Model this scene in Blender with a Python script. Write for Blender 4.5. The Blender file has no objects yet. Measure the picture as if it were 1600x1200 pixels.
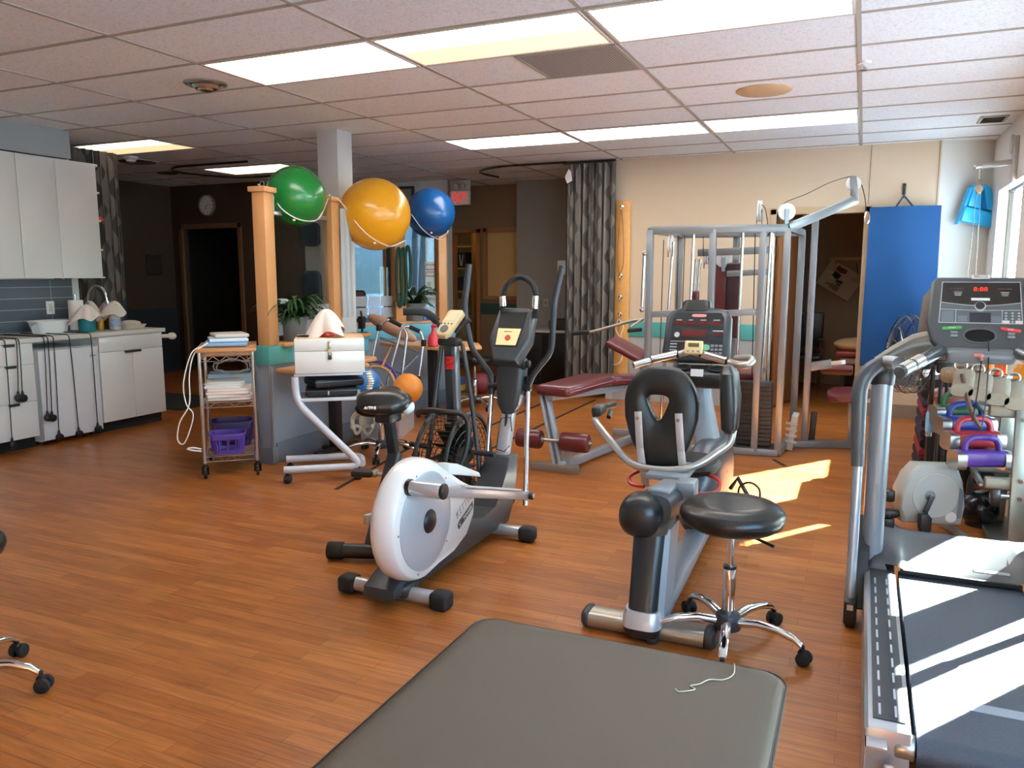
import bpy, bmesh, math, random
from mathutils import Vector, Matrix, Quaternion
random.seed(7)
SC = bpy.context.scene
COL = SC.collection
PI = math.pi
def V3(p): return Vector((p[0], p[1], p[2]))

# ------------------------------------------------------------------ materials
def lin(c):
    c /= 255.0
    return c / 12.92 if c <= 0.04045 else ((c + 0.055) / 1.055) ** 2.4
def rgb(h):
    h = h.lstrip('#')
    return (lin(int(h[0:2], 16)), lin(int(h[2:4], 16)), lin(int(h[4:6], 16)), 1.0)
MATS = {}
def mat(name, col, rough=0.5, metal=0.0, bump=None, vary=None, coat=0.0, emit=None, spec=0.5, alpha=None, sheen=0.0):
    """principled material; bump=(scale,strength), vary=(scale,amount) mottles the colour"""
    if name in MATS: return MATS[name]
    m = bpy.data.materials.new(name); m.use_nodes = True
    nt = m.node_tree; b = nt.nodes['Principled BSDF']
    b.inputs['Base Color'].default_value = rgb(col)
    b.inputs['Roughness'].default_value = rough
    b.inputs['Metallic'].default_value = metal
    b.inputs['Specular IOR Level'].default_value = spec
    b.inputs['Coat Weight'].default_value = coat
    b.inputs['Sheen Weight'].default_value = sheen
    if alpha is not None: b.inputs['Alpha'].default_value = alpha
    if emit:
        b.inputs['Emission Color'].default_value = rgb(emit[0]); b.inputs['Emission Strength'].default_value = emit[1]
    tc = None
    if bump or vary:
        tc = nt.nodes.new('ShaderNodeTexCoord')
    if vary:
        n = nt.nodes.new('ShaderNodeTexNoise'); n.inputs['Scale'].default_value = vary[0]; n.inputs['Detail'].default_value = 4
        nt.links.new(tc.outputs['Object'], n.inputs['Vector'])
        mx = nt.nodes.new('ShaderNodeMix'); mx.data_type = 'RGBA'
        c = rgb(col); a = vary[1]
        mx.inputs['A'].default_value = tuple(max(0, x * (1 - a)) for x in c[:3]) + (1,)
        mx.inputs['B'].default_value = tuple(min(1, x * (1 + a)) for x in c[:3]) + (1,)
        nt.links.new(n.outputs['Fac'], mx.inputs['Factor']); nt.links.new(mx.outputs['Result'], b.inputs['Base Color'])
    if bump:
        n = nt.nodes.new('ShaderNodeTexNoise'); n.inputs['Scale'].default_value = bump[0]; n.inputs['Detail'].default_value = 3
        nt.links.new(tc.outputs['Object'], n.inputs['Vector'])
        bp = nt.nodes.new('ShaderNodeBump'); bp.inputs['Strength'].default_value = bump[1]; bp.inputs['Distance'].default_value = 0.01
        nt.links.new(n.outputs['Fac'], bp.inputs['Height']); nt.links.new(bp.outputs['Normal'], b.inputs['Normal'])
    MATS[name] = m
    return m
def glass(name, tint='ffffff', refl=0.06, rough=0.0):
    """thin window glass: clear transmission with a little mirror"""
    m = bpy.data.materials.new(name); m.use_nodes = True; nt = m.node_tree
    for n in list(nt.nodes): nt.nodes.remove(n)
    o = nt.nodes.new('ShaderNodeOutputMaterial'); t = nt.nodes.new('ShaderNodeBsdfTransparent'); g = nt.nodes.new('ShaderNodeBsdfGlossy')
    t.inputs['Color'].default_value = rgb(tint); g.inputs['Roughness'].default_value = rough
    mx = nt.nodes.new('ShaderNodeMixShader'); mx.inputs['Fac'].default_value = refl
    nt.links.new(t.outputs[0], mx.inputs[1]); nt.links.new(g.outputs[0], mx.inputs[2]); nt.links.new(mx.outputs[0], o.inputs['Surface'])
    MATS[name] = m
    return m

# ------------------------------------------------------------------ mesh builder
def frame_of(d, up=(0, 0, 1)):
    d = V3(d).normalized(); up = V3(up)
    if abs(d.dot(up.normalized())) > 0.98: up = Vector((1, 0, 0)) if abs(d.x) < 0.9 else Vector((0, 1, 0))
    u = up.cross(d).normalized(); v = d.cross(u).normalized()
    return u, v, d
def fillet_path(pts, r, n=6):
    """round the corners of a polyline"""
    pts = [V3(p) for p in pts]; out = [pts[0]]
    for i in range(1, len(pts) - 1):
        a, b, c = pts[i - 1], pts[i], pts[i + 1]
        d1 = (a - b); d2 = (c - b); k = min(r, d1.length * 0.48, d2.length * 0.48)
        p, q = b + d1.normalized() * k, b + d2.normalized() * k
        for j in range(n + 1):
            t = j / n; out.append(p * (1 - t) ** 2 + b * 2 * t * (1 - t) + q * t * t)
    out.append(pts[-1]); return out
def spline(pts, n=8, closed=False):
    """Catmull-Rom through the points"""
    P = [V3(p) for p in pts]; N = len(P); out = []
    for i in range(N if closed else N - 1):
        g = lambda k: P[k % N] if closed else P[max(0, min(N - 1, k))]
        a, b, c, d = g(i - 1), g(i), g(i + 1), g(i + 2)
        for j in range(n):
            t = j / n
            out.append(0.5 * ((2 * b) + (c - a) * t + (2 * a - 5 * b + 4 * c - d) * t * t + (3 * b - a - 3 * c + d) * t ** 3))
    if not closed: out.append(P[-1])
    return out
def se(c, u, v, a, b, n=2.6, k=24):
    """superellipse ring round c in the plane u,v"""
    c, u, v = V3(c), V3(u), V3(v); o = []
    for i in range(k):
        t = 2 * PI * i / k; x, y = math.cos(t), math.sin(t)
        o.append(c + u * (a * math.copysign(abs(x) ** (2 / n), x)) + v * (b * math.copysign(abs(y) ** (2 / n), y)))
    return o
class MB:
    def __init__(s): s.bm = bmesh.new(); s.m = 0
    def _faces(s, rings, closed_u, cap0=True, cap1=True, loop=False):
        bm = s.bm; R = [[bm.verts.new(p) for p in r] for r in rings]; n = len(R[0]); fs = []
        last = len(R) if loop else len(R) - 1
        for i in range(last):
            a, b = R[i], R[(i + 1) % len(R)]
            for j in range(n if closed_u else n - 1):
                fs.append(bm.faces.new((a[j], a[(j + 1) % n], b[(j + 1) % n], b[j])))
        if closed_u and not loop:
            if cap0: fs.append(bm.faces.new(list(reversed(R[0]))))
            if cap1: fs.append(bm.faces.new(R[-1]))
        for f in fs: f.material_index = s.m
        return s
    def loft(s, rings, cap0=True, cap1=True, loop=False): return s._faces(rings, True, cap0, cap1, loop)
    def obox(s, c, size, R=None, bev=0.0, seg=2):
        M = Matrix.Translation(V3(c)) @ (R.to_4x4() if R else Matrix.Identity(4)) @ Matrix.Diagonal((size[0], size[1], size[2], 1))
        t = bmesh.new(); bmesh.ops.create_cube(t, size=1.0, matrix=M)
        if bev > 0:
            bev = min(bev, min(size) * 0.49)
            bmesh.ops.bevel(t, geom=t.edges[:], offset=bev, segments=seg, affect='EDGES', profile=0.5)
        s._merge(t); return s
    def box(s, lo, hi, bev=0.0, seg=2):
        lo, hi = [min(a, b) for a, b in zip(lo, hi)], [max(a, b) for a, b in zip(lo, hi)]
        return s.obox([(a + b) / 2 for a, b in zip(lo, hi)], [max(1e-4, b - a) for a, b in zip(lo, hi)], None, bev, seg)
    def _merge(s, t):
        mp = {v: s.bm.verts.new(v.co) for v in t.verts}
        for f in t.faces:
            g = s.bm.faces.new([mp[v] for v in f.verts]); g.material_index = s.m
        t.free()
    def beam(s, p0, p1, w, h, bev=0.0, up=(0, 0, 1), seg=2):
        p0, p1 = V3(p0), V3(p1); u, v, d = frame_of(p1 - p0, up)
        R = Matrix((u, v, d)).transposed()
        return s.obox((p0 + p1) / 2, (w, h, (p1 - p0).length), R, bev, seg)
    def cyl(s, p0, p1, r, r1=None, seg=16, bev=0.0, caps=True):
        p0, p1 = V3(p0), V3(p1); r1 = r if r1 is None else r1; u, v, d = frame_of(p1 - p0)
        L = (p1 - p0).length
        ring = lambda c, q: [c + (u * math.cos(2 * PI * i / seg) + v * math.sin(2 * PI * i / seg)) * q for i in range(seg)]
        if bev > 0:
            b = min(bev, L * 0.45, r * 0.9, r1 * 0.9)
            st = [(0, r - b), (b * 0.3, r - b * 0.3), (b, r), (L - b, r1), (L - b * 0.3, r1 - b * 0.3), (L, r1 - b)]
        else: st = [(0, r), (L, r1)]
        return s.loft([ring(p0 + d * z, q) for z, q in st], caps, caps)
    def tube(s, pts, r, seg=10, closed=False, fillet=0.0, smooth=0, sq=None):
        if fillet: pts = fillet_path(pts, fillet)
        if smooth: pts = spline(pts, smooth, closed)
        P = [V3(p) for p in pts]; N = len(P); rings = []
        rr = r if isinstance(r, (list, tuple)) else None
        T = []
        for i in range(N):
            a = P[(i - 1) % N] if closed else P[max(0, i - 1)]; b = P[(i + 1) % N] if closed else P[min(N - 1, i + 1)]
            T.append((b - a).normalized())
        u, v, d = frame_of(T[0])
        for i in range(N):
            if i:
                ax = T[i - 1].cross(T[i])
                if ax.length > 1e-7:
                    q = Quaternion(ax.normalized(), T[i - 1].angle(T[i])); u = q @ u; v = q @ v
            if rr:
                x = i / (N - 1) * (len(rr) - 1); k = min(int(x), len(rr) - 2); q_ = rr[k] + (rr[k + 1] - rr[k]) * (x - k)
            else: q_ = r
            rings.append([P[i] + (u * math.cos(2 * PI * j / seg) + v * math.sin(2 * PI * j / seg)) * q_ for j in range(seg)])
        return s.loft(rings, loop=closed)
    def ball(s, c, r, seg=20, rings=12, R=None):
        c = V3(c); r = (r, r, r) if not isinstance(r, (tuple, list)) else r
        R = R or Matrix.Identity(3); L = []
        for i in range(1, rings):
            t = PI * i / rings
            L.append([c + R @ Vector((r[0] * math.sin(t) * math.cos(2 * PI * j / seg), r[1] * math.sin(t) * math.sin(2 * PI * j / seg), -r[2] * math.cos(t))) for j in range(seg)])
        bm = s.bm; VV = [[bm.verts.new(p) for p in q] for q in L]; b0 = bm.verts.new(c + R @ Vector((0, 0, -r[2]))); b1 = bm.verts.new(c + R @ Vector((0, 0, r[2]))); fs = []
        for i in range(len(VV) - 1):
            for j in range(seg): fs.append(bm.faces.new((VV[i][j], VV[i][(j + 1) % seg], VV[i + 1][(j + 1) % seg], VV[i + 1][j])))
        for j in range(seg):
            fs.append(bm.faces.new((b0, VV[0][(j + 1) % seg], VV[0][j]))); fs.append(bm.faces.new((b1, VV[-1][j], VV[-1][(j + 1) % seg])))
        for f in fs: f.material_index = s.m
        return s
    def lathe(s, prof, o=(0, 0, 0), axis=(0, 0, 1), seg=24, caps=True):
        o = V3(o); u, v, d = frame_of(axis)
        return s.loft([[o + d * z + (u * math.cos(2 * PI * i / seg) + v * math.sin(2 * PI * i / seg)) * max(r, 1e-4) for i in range(seg)] for r, z in prof], caps, caps)
    def prism(s, pts, o, u, v, depth, bev=0.0, seg=2, centre=False):
        """polygon (x,y) in the plane o+u*x+v*y, extruded by depth along u x v"""
        o, u, v = V3(o), V3(u).normalized(), V3(v).normalized(); n = u.cross(v)
        if centre: o = o - n * depth / 2
        t = bmesh.new(); a = [t.verts.new(o + u * x + v * y) for x, y in pts]; b = [t.verts.new(o + u * x + v * y + n * depth) for x, y in pts]
        k = len(pts); t.faces.new(list(reversed(a))); t.faces.new(b)
        for i in range(k): t.faces.new((a[i], a[(i + 1) % k], b[(i + 1) % k], b[i]))
        if bev > 0:
            rim = [e for e in t.edges if all(w in set(a) for w in e.verts) or all(w in set(b) for w in e.verts)]
            bmesh.ops.bevel(t, geom=rim, offset=bev, segments=seg, affect='EDGES', profile=0.5)
        s._merge(t); return s
    def grid(s, nu, nv, fn, thick=0.0, uv=False):
        """sheet fn(u,v)->point, u,v in 0..1; thickened along its normals"""
        P = [[V3(fn(i / nu, j / nv)) for j in range(nv + 1)] for i in range(nu + 1)]; bm = s.bm
        def nrm(i, j):
            a = P[min(nu, i + 1)][j] - P[max(0, i - 1)][j]; b = P[i][min(nv, j + 1)] - P[i][max(0, j - 1)]
            n = a.cross(b); return n.normalized() if n.length > 1e-9 else Vector((0, 0, 1))
        A = [[bm.verts.new(P[i][j]) for j in range(nv + 1)] for i in range(nu + 1)]; fs = []
        for i in range(nu):
            for j in range(nv): fs.append(bm.faces.new((A[i][j], A[i + 1][j], A[i + 1][j + 1], A[i][j + 1])))
        if thick:
            B = [[bm.verts.new(P[i][j] - nrm(i, j) * thick) for j in range(nv + 1)] for i in range(nu + 1)]
            for i in range(nu):
                for j in range(nv): fs.append(bm.faces.new((B[i][j + 1], B[i + 1][j + 1], B[i + 1][j], B[i][j])))
            for i in range(nu):
                fs.append(bm.faces.new((A[i + 1][0], A[i][0], B[i][0], B[i + 1][0]))); fs.append(bm.faces.new((A[i][nv], A[i + 1][nv], B[i + 1][nv], B[i][nv])))
            for j in range(nv):
                fs.append(bm.faces.new((A[0][j], A[0][j + 1], B[0][j + 1], B[0][j]))); fs.append(bm.faces.new((A[nu][j + 1], A[nu][j], B[nu][j], B[nu][j + 1])))
        for f in fs: f.material_index = s.m
        if uv:
            lay = bm.loops.layers.uv.verify(); W = {A[i][j]: (i / nu, j / nv) for i in range(nu + 1) for j in range(nv + 1)}
            if thick: W.update({B[i][j]: (i / nu, j / nv) for i in range(nu + 1) for j in range(nv + 1)})
            for f in fs:
                for l in f.loops: l[lay].uv = W[l.vert]
        return s
    def text(s, txt, o, u, v, size, depth=0.0006, align='CENTER', width=None):
        """raised lettering in the plane u,v, centred on o"""
        cu = bpy.data.curves.new('t', 'FONT'); cu.body = txt; cu.size = 1.0; cu.align_x = align; cu.align_y = 'CENTER'; cu.extrude = 0.5; cu.resolution_u = 3
        ob = bpy.data.objects.new('t', cu); COL.objects.link(ob); dg = bpy.context.evaluated_depsgraph_get(); me = bpy.data.meshes.new_from_object(ob.evaluated_get(dg))
        bpy.data.objects.remove(ob); bpy.data.curves.remove(cu)
        o, u, v = V3(o), V3(u).normalized(), V3(v).normalized(); n = u.cross(v); t = bmesh.new(); t.from_mesh(me); bpy.data.meshes.remove(me)
        sx = size
        if width:
            xs = [q.co.x for q in t.verts]; sx = width / max(1e-6, max(xs) - min(xs))
        for q in t.verts:
            x, y, z = q.co; q.co = o + u * x * sx + v * y * size + n * (z * depth + depth * 0.5)
        s._merge(t); return s
def mesh_of(name, mb, mats, M=None, ang=38):
    bm = mb.bm
    if M is not None: bm.transform(M)
    bmesh.ops.recalc_face_normals(bm, faces=bm.faces[:])
    me = bpy.data.meshes.new(name); bm.to_mesh(me); bm.free()
    for m in (mats if isinstance(mats, (list, tuple)) else [mats]): me.materials.append(m)
    for p in me.polygons: p.use_smooth = True
    me.set_sharp_from_angle(angle=math.radians(ang))
    return me
def local_inv(p):
    M = Matrix.Identity(4)
    chain = []
    while p is not None: chain.append(p); p = p.parent
    for q in reversed(chain): M = M @ q.matrix_basis
    return M.inverted()
def part(name, mb, mats, parent, label=None, ang=38, stuff=False):
    """one part of a thing; the builder works in world coordinates"""
    me = mesh_of(name, mb, mats, local_inv(parent), ang); o = bpy.data.objects.new(name, me); COL.objects.link(o); o.parent = parent
    if label: o['label'] = label
    if stuff: o['kind'] = 'stuff'
    return o
def thing(name, label, cat, loc=(0, 0, 0), group=None, rz=0.0):
    o = bpy.data.objects.new(name, None); o.empty_display_size = 0.1; COL.objects.link(o); o.location = loc; o.rotation_euler = (0, 0, rz)
    o['label'] = label; o['category'] = cat
    if group: o['group'] = group
    return o
def solo(name, label, cat, mb, mats, group=None, ang=38, kind=None):
    """a thing that is one mesh; origin at the middle of its base"""
    vs = [v.co for v in mb.bm.verts]; lo = [min(v[i] for v in vs) for i in range(3)]; hi = [max(v[i] for v in vs) for i in range(3)]
    c = Vector(((lo[0] + hi[0]) / 2, (lo[1] + hi[1]) / 2, lo[2])); me = mesh_of(name, mb, mats, Matrix.Translation(-c), ang)
    o = bpy.data.objects.new(name, me); COL.objects.link(o); o.location = c; o['label'] = label; o['category'] = cat
    if group: o['group'] = group
    if kind: o['kind'] = kind
    return o
def struct(name, mb, mats, parent=None, ang=38):
    me = mesh_of(name, mb, mats, local_inv(parent) if parent else None, ang); o = bpy.data.objects.new(name, me); COL.objects.link(o)
    if parent: o.parent = parent
    else: o['kind'] = 'structure'
    return o
def dup(root, loc, rz, label, group=None):
    r = root.copy(); COL.objects.link(r); r.location = loc; r.rotation_euler = (0, 0, rz); r['label'] = label
    if group: r['group'] = group
    for ch in list(root.children):
        c = ch.copy(); COL.objects.link(c); c.parent = r
        for g in list(ch.children):
            d = g.copy(); COL.objects.link(d); d.parent = c
    return r
def Rz(a): return Matrix.Rotation(a, 3, 'Z')
def Rx(a): return Matrix.Rotation(a, 3, 'X')
def Ry(a): return Matrix.Rotation(a, 3, 'Y')
XU, YU, ZU = Vector((1, 0, 0)), Vector((0, 1, 0)), Vector((0, 0, 1))


# ================================================================== setting
H = 2.72
def nodes_mat(name):
    m = bpy.data.materials.new(name); m.use_nodes = True; MATS[name] = m
    return m, m.node_tree, m.node_tree.nodes['Principled BSDF']
def N(nt, t, **k):
    n = nt.nodes.new(t)
    for a, b in k.items():
        if a in n.inputs: n.inputs[a].default_value = b
        else: setattr(n, a, b)
    return n
def floor_material():
    m, nt, b = nodes_mat('laminate_floor'); L = nt.links.new
    tc = N(nt, 'ShaderNodeTexCoord')
    def rows(w, h, off, c1, c2, mort):
        br = N(nt, 'ShaderNodeTexBrick'); br.offset = off; br.offset_frequency = 2; br.squash = 1
        for k, v in (('Scale', 1.0), ('Brick Width', w), ('Row Height', h), ('Mortar Size', mort), ('Mortar Smooth', 0.0), ('Bias', 0.0)): br.inputs[k].default_value = v
        br.inputs['Color1'].default_value = rgb(c1); br.inputs['Color2'].default_value = rgb(c2); br.inputs['Mortar'].default_value = rgb('5a3218')
        return br
    a = rows(0.47, 0.064, 0.37, 'a55f2a', 'bd773b', 0.0007); c = rows(1.29, 0.192, 0.41, '8a8a8a', 'b4b4b4', 0.0)
    L(tc.outputs['Object'], a.inputs['Vector']); L(tc.outputs['Object'], c.inputs['Vector'])
    mp = N(nt, 'ShaderNodeMapping'); mp.inputs['Scale'].default_value = (1.6, 26, 1); L(tc.outputs['Object'], mp.inputs['Vector'])
    g = N(nt, 'ShaderNodeTexNoise', Scale=2.2, Detail=6.0, Roughness=0.62, Distortion=0.6); L(mp.outputs[0], g.inputs['Vector'])
    rp = N(nt, 'ShaderNodeValToRGB'); rp.color_ramp.elements[0].position = 0.33; rp.color_ramp.elements[0].color = (0.50, 0.47, 0.45, 1); rp.color_ramp.elements[1].position = 0.62; rp.color_ramp.elements[1].color = (1.04, 1.04, 1.04, 1)
    L(g.outputs['Fac'], rp.inputs['Fac'])
    m1 = N(nt, 'ShaderNodeMix', data_type='RGBA', blend_type='MULTIPLY'); m1.inputs['Factor'].default_value = 0.75
    L(a.outputs['Color'], m1.inputs['A']); L(rp.outputs['Color'], m1.inputs['B'])
    m2 = N(nt, 'ShaderNodeMix', data_type='RGBA', blend_type='OVERLAY'); m2.inputs['Factor'].default_value = 0.3
    L(m1.outputs['Result'], m2.inputs['A']); L(c.outputs['Color'], m2.inputs['B']); L(m2.outputs['Result'], b.inputs['Base Color'])
    b.inputs['Roughness'].default_value = 0.33; b.inputs['Specular IOR Level'].default_value = 0.3
    bp = N(nt, 'ShaderNodeBump', Strength=0.06, Distance=0.004); L(g.outputs['Fac'], bp.inputs['Height']); L(bp.outputs['Normal'], b.inputs['Normal'])
    return m
def tile_material():
    m, nt, b = nodes_mat('ceiling_tile'); L = nt.links.new
    tc = N(nt, 'ShaderNodeTexCoord'); n = N(nt, 'ShaderNodeTexNoise', Scale=70.0, Detail=5.0, Roughness=0.7); L(tc.outputs['Object'], n.inputs['Vector'])
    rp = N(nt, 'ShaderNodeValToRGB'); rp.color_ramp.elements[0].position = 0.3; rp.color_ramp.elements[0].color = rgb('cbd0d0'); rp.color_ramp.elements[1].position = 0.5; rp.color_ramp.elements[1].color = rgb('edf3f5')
    L(n.outputs['Fac'], rp.inputs['Fac'])
    # each tile a hair lighter or darker than the next
    br = N(nt, 'ShaderNodeTexBrick'); br.offset = 0.0
    for k, v in (('Scale', 1.0), ('Brick Width', 1.228), ('Row Height', 0.61), ('Mortar Size', 0.0)): br.inputs[k].default_value = v
    br.inputs['Color1'].default_value = (0.93, 0.93, 0.93, 1); br.inputs['Color2'].default_value = (1, 1, 1, 1)
    mp = N(nt, 'ShaderNodeMapping'); mp.inputs['Location'].default_value = (0.095, -0.14, 0); L(tc.outputs['Object'], mp.inputs['Vector']); L(mp.outputs[0], br.inputs['Vector'])
    mx = N(nt, 'ShaderNodeMix', data_type='RGBA', blend_type='MULTIPLY'); mx.inputs['Factor'].default_value = 1
    L(rp.outputs['Color'], mx.inputs['A']); L(br.outputs['Color'], mx.inputs['B']); L(mx.outputs['Result'], b.inputs['Base Color'])
    b.inputs['Roughness'].default_value = 0.95; b.inputs['Specular IOR Level'].default_value = 0.1
    bp = N(nt, 'ShaderNodeBump', Strength=0.35, Distance=0.004); L(n.outputs['Fac'], bp.inputs['Height']); L(bp.outputs['Normal'], b.inputs['Normal'])
    return m
def wallpaint(name, col): return mat(name, col, 0.75, bump=(220, 0.06), spec=0.25)
W_BEIGE = wallpaint('beige_wall_paint', 'cbb79e'); W_GREY = wallpaint('grey_wall_paint', 'a3a29f'); W_LIGHT = wallpaint('pale_grey_paint', 'c3c2bd')
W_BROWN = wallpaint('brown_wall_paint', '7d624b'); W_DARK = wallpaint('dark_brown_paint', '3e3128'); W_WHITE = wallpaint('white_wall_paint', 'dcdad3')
W_TAUPE = wallpaint('taupe_base_paint', '84766a'); W_BLUEGREY = wallpaint('blue_grey_panel', '8e949c')
TEAL = mat('teal_laminate', '4f9a94', 0.45); TEALBLUE = mat('blue_teal_laminate', '5aa5b8', 0.45)
OAK = mat('honey_wood', 'c08a58', 0.42, vary=(9, 0.10), coat=0.15); OAKD = mat('brown_wood', '9a6138', 0.45, vary=(9, 0.12)); PINE = mat('knotty_pine', 'dca35c', 0.5, vary=(14, 0.14))
METAL = mat('grid_metal', 'a39d92', 0.6, 0.1); ALU = mat('aluminium', 'b9bcbe', 0.35, 0.9); DARKALU = mat('bronze_window_frame', '5b554e', 0.45, 0.6)
CHROME = mat('chrome', 'e8eaec', 0.09, 1.0); STEEL = mat('brushed_steel', 'b8b8b4', 0.3, 0.95)
BLACK = mat('black_plastic', '17181a', 0.42); BLACKM = mat('matt_black', '0f0f10', 0.75); WHITE = mat('white_plastic', 'e4e4e0', 0.4); CHAR = mat('charcoal_plastic', '2c2f33', 0.42)
WHITEM = mat('white_melamine', 'dfdfda', 0.3, coat=0.2); GLASS = glass('clear_glass', 'eef4f4', 0.07); RUBBER = mat('rubber', '121314', 0.7)
PAPER = mat('white_paper', 'e9e7e1', 0.8); REDP = mat('red_plastic', 'c8252a', 0.4); SNOW = mat('snow', 'f4f6fa', 0.9, bump=(3, 0.4))
FROST = mat('frosted_film', 'aeb4b6', 0.6, alpha=0.55)

b = MB(); b.box((-11, -2.7, -0.1), (1.28, 12.2, 0)); struct('floor', b, floor_material())
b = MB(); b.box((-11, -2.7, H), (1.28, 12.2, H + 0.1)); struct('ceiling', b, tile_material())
b = MB()
gx = [-0.095 - 1.228 * k for k in range(0, 9)]; gy = [3.80 + 0.61 * k for k in range(-10, 12)]
for x in gx: b.box((x - 0.012, -2.6, H - 0.006), (x + 0.012, 10.5, H + 0.004))
for y in gy: b.box((-10.2, y - 0.012, H - 0.0055), (1.08, y + 0.012, H + 0.004))
struct('trim_1', b, METAL)

# window wall on the right: out-of-view piers and openings shaped to cut the sun
XW = 1.08
b = MB(); WT = 0.14; FILL_BAND = (3.3, 6.2, 1.6, 2.22)  # high window band, unseen, added to feed daylight to the ceiling
wins = [(-1.0, 2.4, 0.6, 2.1), (3.52, 4.14, 0.45, 1.17), (4.36, 5.0, 0.45, 1.17), (6.45, 6.73, 0.45, 1.6), (7.27, 8.5, 1.1, 2.2)]  # first opening is unseen, added to bring in sky light
def wall_col(y0, y1, holes):
    z = 0
    for h0, h1 in list(holes) + [(H, H)]:
        if h0 - z > 1e-4: b.box((XW, y0, z), (XW + WT, y1, h0))
        z = h1
cuts = sorted(set([-2.7, 12.2] + [v for w in wins + [FILL_BAND] for v in w[:2]]))
for y0, y1 in zip(cuts, cuts[1:]): wall_col(y0, y1, sorted((w[2], w[3]) for w in wins + [FILL_BAND] if w[0] <= y0 + 1e-6 and w[1] >= y1 - 1e-6))
struct('wall_right', b, W_WHITE)
for k, (y0, y1, SILL, HEAD) in enumerate([FILL_BAND] + wins):
    b = MB(); x0, x1 = XW + 0.085, XW + 0.12; t = 0.022
    b.box((x0, y0, SILL), (x1, y0 + t, HEAD)); b.box((x0, y1 - t, SILL), (x1, y1, HEAD)); b.box((x0, y0, SILL), (x1, y1, SILL + t)); b.box((x0, y0, HEAD - t), (x1, y1, HEAD))
    if y1 - y0 > 3:
        for q in (1, 2): ym = y0 + (y1 - y0) * q / 3; b.box((x0, ym - 0.03, SILL), (x1, ym + 0.03, HEAD))
    w = struct('window_%d' % (8 if k == 0 else k), b, DARKALU)  # the first two built here are added windows, only for their light
    g = MB(); g.box((XW + 0.106, y0 + t, SILL + t), (XW + 0.112, y1 - t, HEAD - t)); struct('pane', g, GLASS, w)
b = MB(); b.box((XW + WT, 2.3, 2.5), (XW + 1.4, 7.7, 2.56), 0.01); struct('trim_added_awning', b, W_TAUPE)  # unseen awning added to keep direct sun out of the high band
b = MB(); b.box((XW - 0.05, 7.2, SILL - 0.03), (XW + 0.08, 8.65, SILL), 0.004); struct('trim_2', b, WHITE)

# back wall: beige above, teal band, grey below, doorway to the treatment room
YB = 8.8
DX0, DX1, DZ = -0.87, -0.03, 2.06
b = MB()
for x0, x1, z0, z1 in ((-2.62, DX0, 0.91, H), (DX0, DX1, DZ, H), (DX1, 0.62, 0, H)): b.box((x0, YB, z0), (x1, YB + 0.1, z1))
struct('wall_back', b, W_BEIGE)
b = MB(); b.box((-2.62, YB, 0), (DX0, YB + 0.1, 0.74)); struct('wall_back_lower', b, W_GREY)
b = MB(); b.box((-2.62, YB - 0.012, 0.74), (DX0 - 0.07, YB + 0.1, 0.91), 0.003); struct('trim_3', b, TEAL)
b = MB(); b.prism([(0.62, YB), (1.08, 8.99), (1.22, 9.2), (0.62, 9.2)], (0, 0, 0), XU, YU, H); struct('wall_corner', b, W_WHITE)
b = MB(); b.box((DX1 + 0.06, YB - 0.012, 0), (0.62, YB, 0.135)); struct('baseboard_back', b, W_TAUPE)
b = MB()
for x in (DX0 - 0.06, DX1): b.box((x, YB - 0.02, 0), (x + 0.06, YB + 0.12, DZ + 0.06), 0.004)
b.box((DX0 - 0.06, YB - 0.02, DZ), (DX1 + 0.06, YB + 0.12, DZ + 0.07), 0.004); dr = struct('door_1', b, mat('beige_door_casing', 'b89f80', 0.5))
g = MB(); c_, s_ = math.cos(math.radians(76)), math.sin(math.radians(76)); hx, hy = DX0 + 0.02, YB + 0.13
g.obox((hx + c_ * 0.41, hy + s_ * 0.41, 1.03), (0.82, 0.04, 2.04), Rz(math.radians(76)), 0.003); lf = struct('door_leaf', g, OAKD, dr)
g = MB(); q = Vector((hx + c_ * 0.75, hy + s_ * 0.75, 1.0)); nv = Vector((s_, -c_, 0)); g.cyl(q + nv * 0.02, q + nv * 0.07, 0.01, seg=10); g.tube([q + nv * 0.065, q + nv * 0.065 - Vector((c_, s_, 0)) * 0.11], 0.009, 8); g.cyl(q + nv * 0.018, q + nv * 0.03, 0.027, seg=16); struct('door_handle', g, CHROME, lf)
# panel seam on the back wall
b = MB(); b.box((-0.003, YB - 0.004, DZ + 0.08), (0.003, YB, H)); b.box((0.6, YB - 0.004, 2.1), (0.606, YB, H)); struct('trim_4', b, W_TAUPE)
# treatment room behind the doorway
b = MB(); b.box((-1.6, 11.2, 0), (1.28, 11.3, H)); struct('wall_room_back', b, wallpaint('tan_room_paint', 'a08a72'))
b = MB(); b.box((-1.7, YB + 0.1, 0), (-1.6, 11.3, H)); struct('wall_room_left', b, MATS['tan_room_paint'])

# opening beside the curtain and the passage behind it
b = MB(); b.box((-2.7, YB, 0), (-2.62, 10.3, H)); struct('wall_passage_right', b, W_LIGHT)
b = MB(); b.box((-4.45, 10.2, 0), (-2.62, 10.3, H)); struct('wall_passage_back', b, wallpaint('passage_grey_paint', '8b8681'))
b = MB(); b.box((-4.45, 10.3, 0), (-4.38, 11.0, H)); struct('wall_passage_left', b, W_BROWN)
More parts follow.
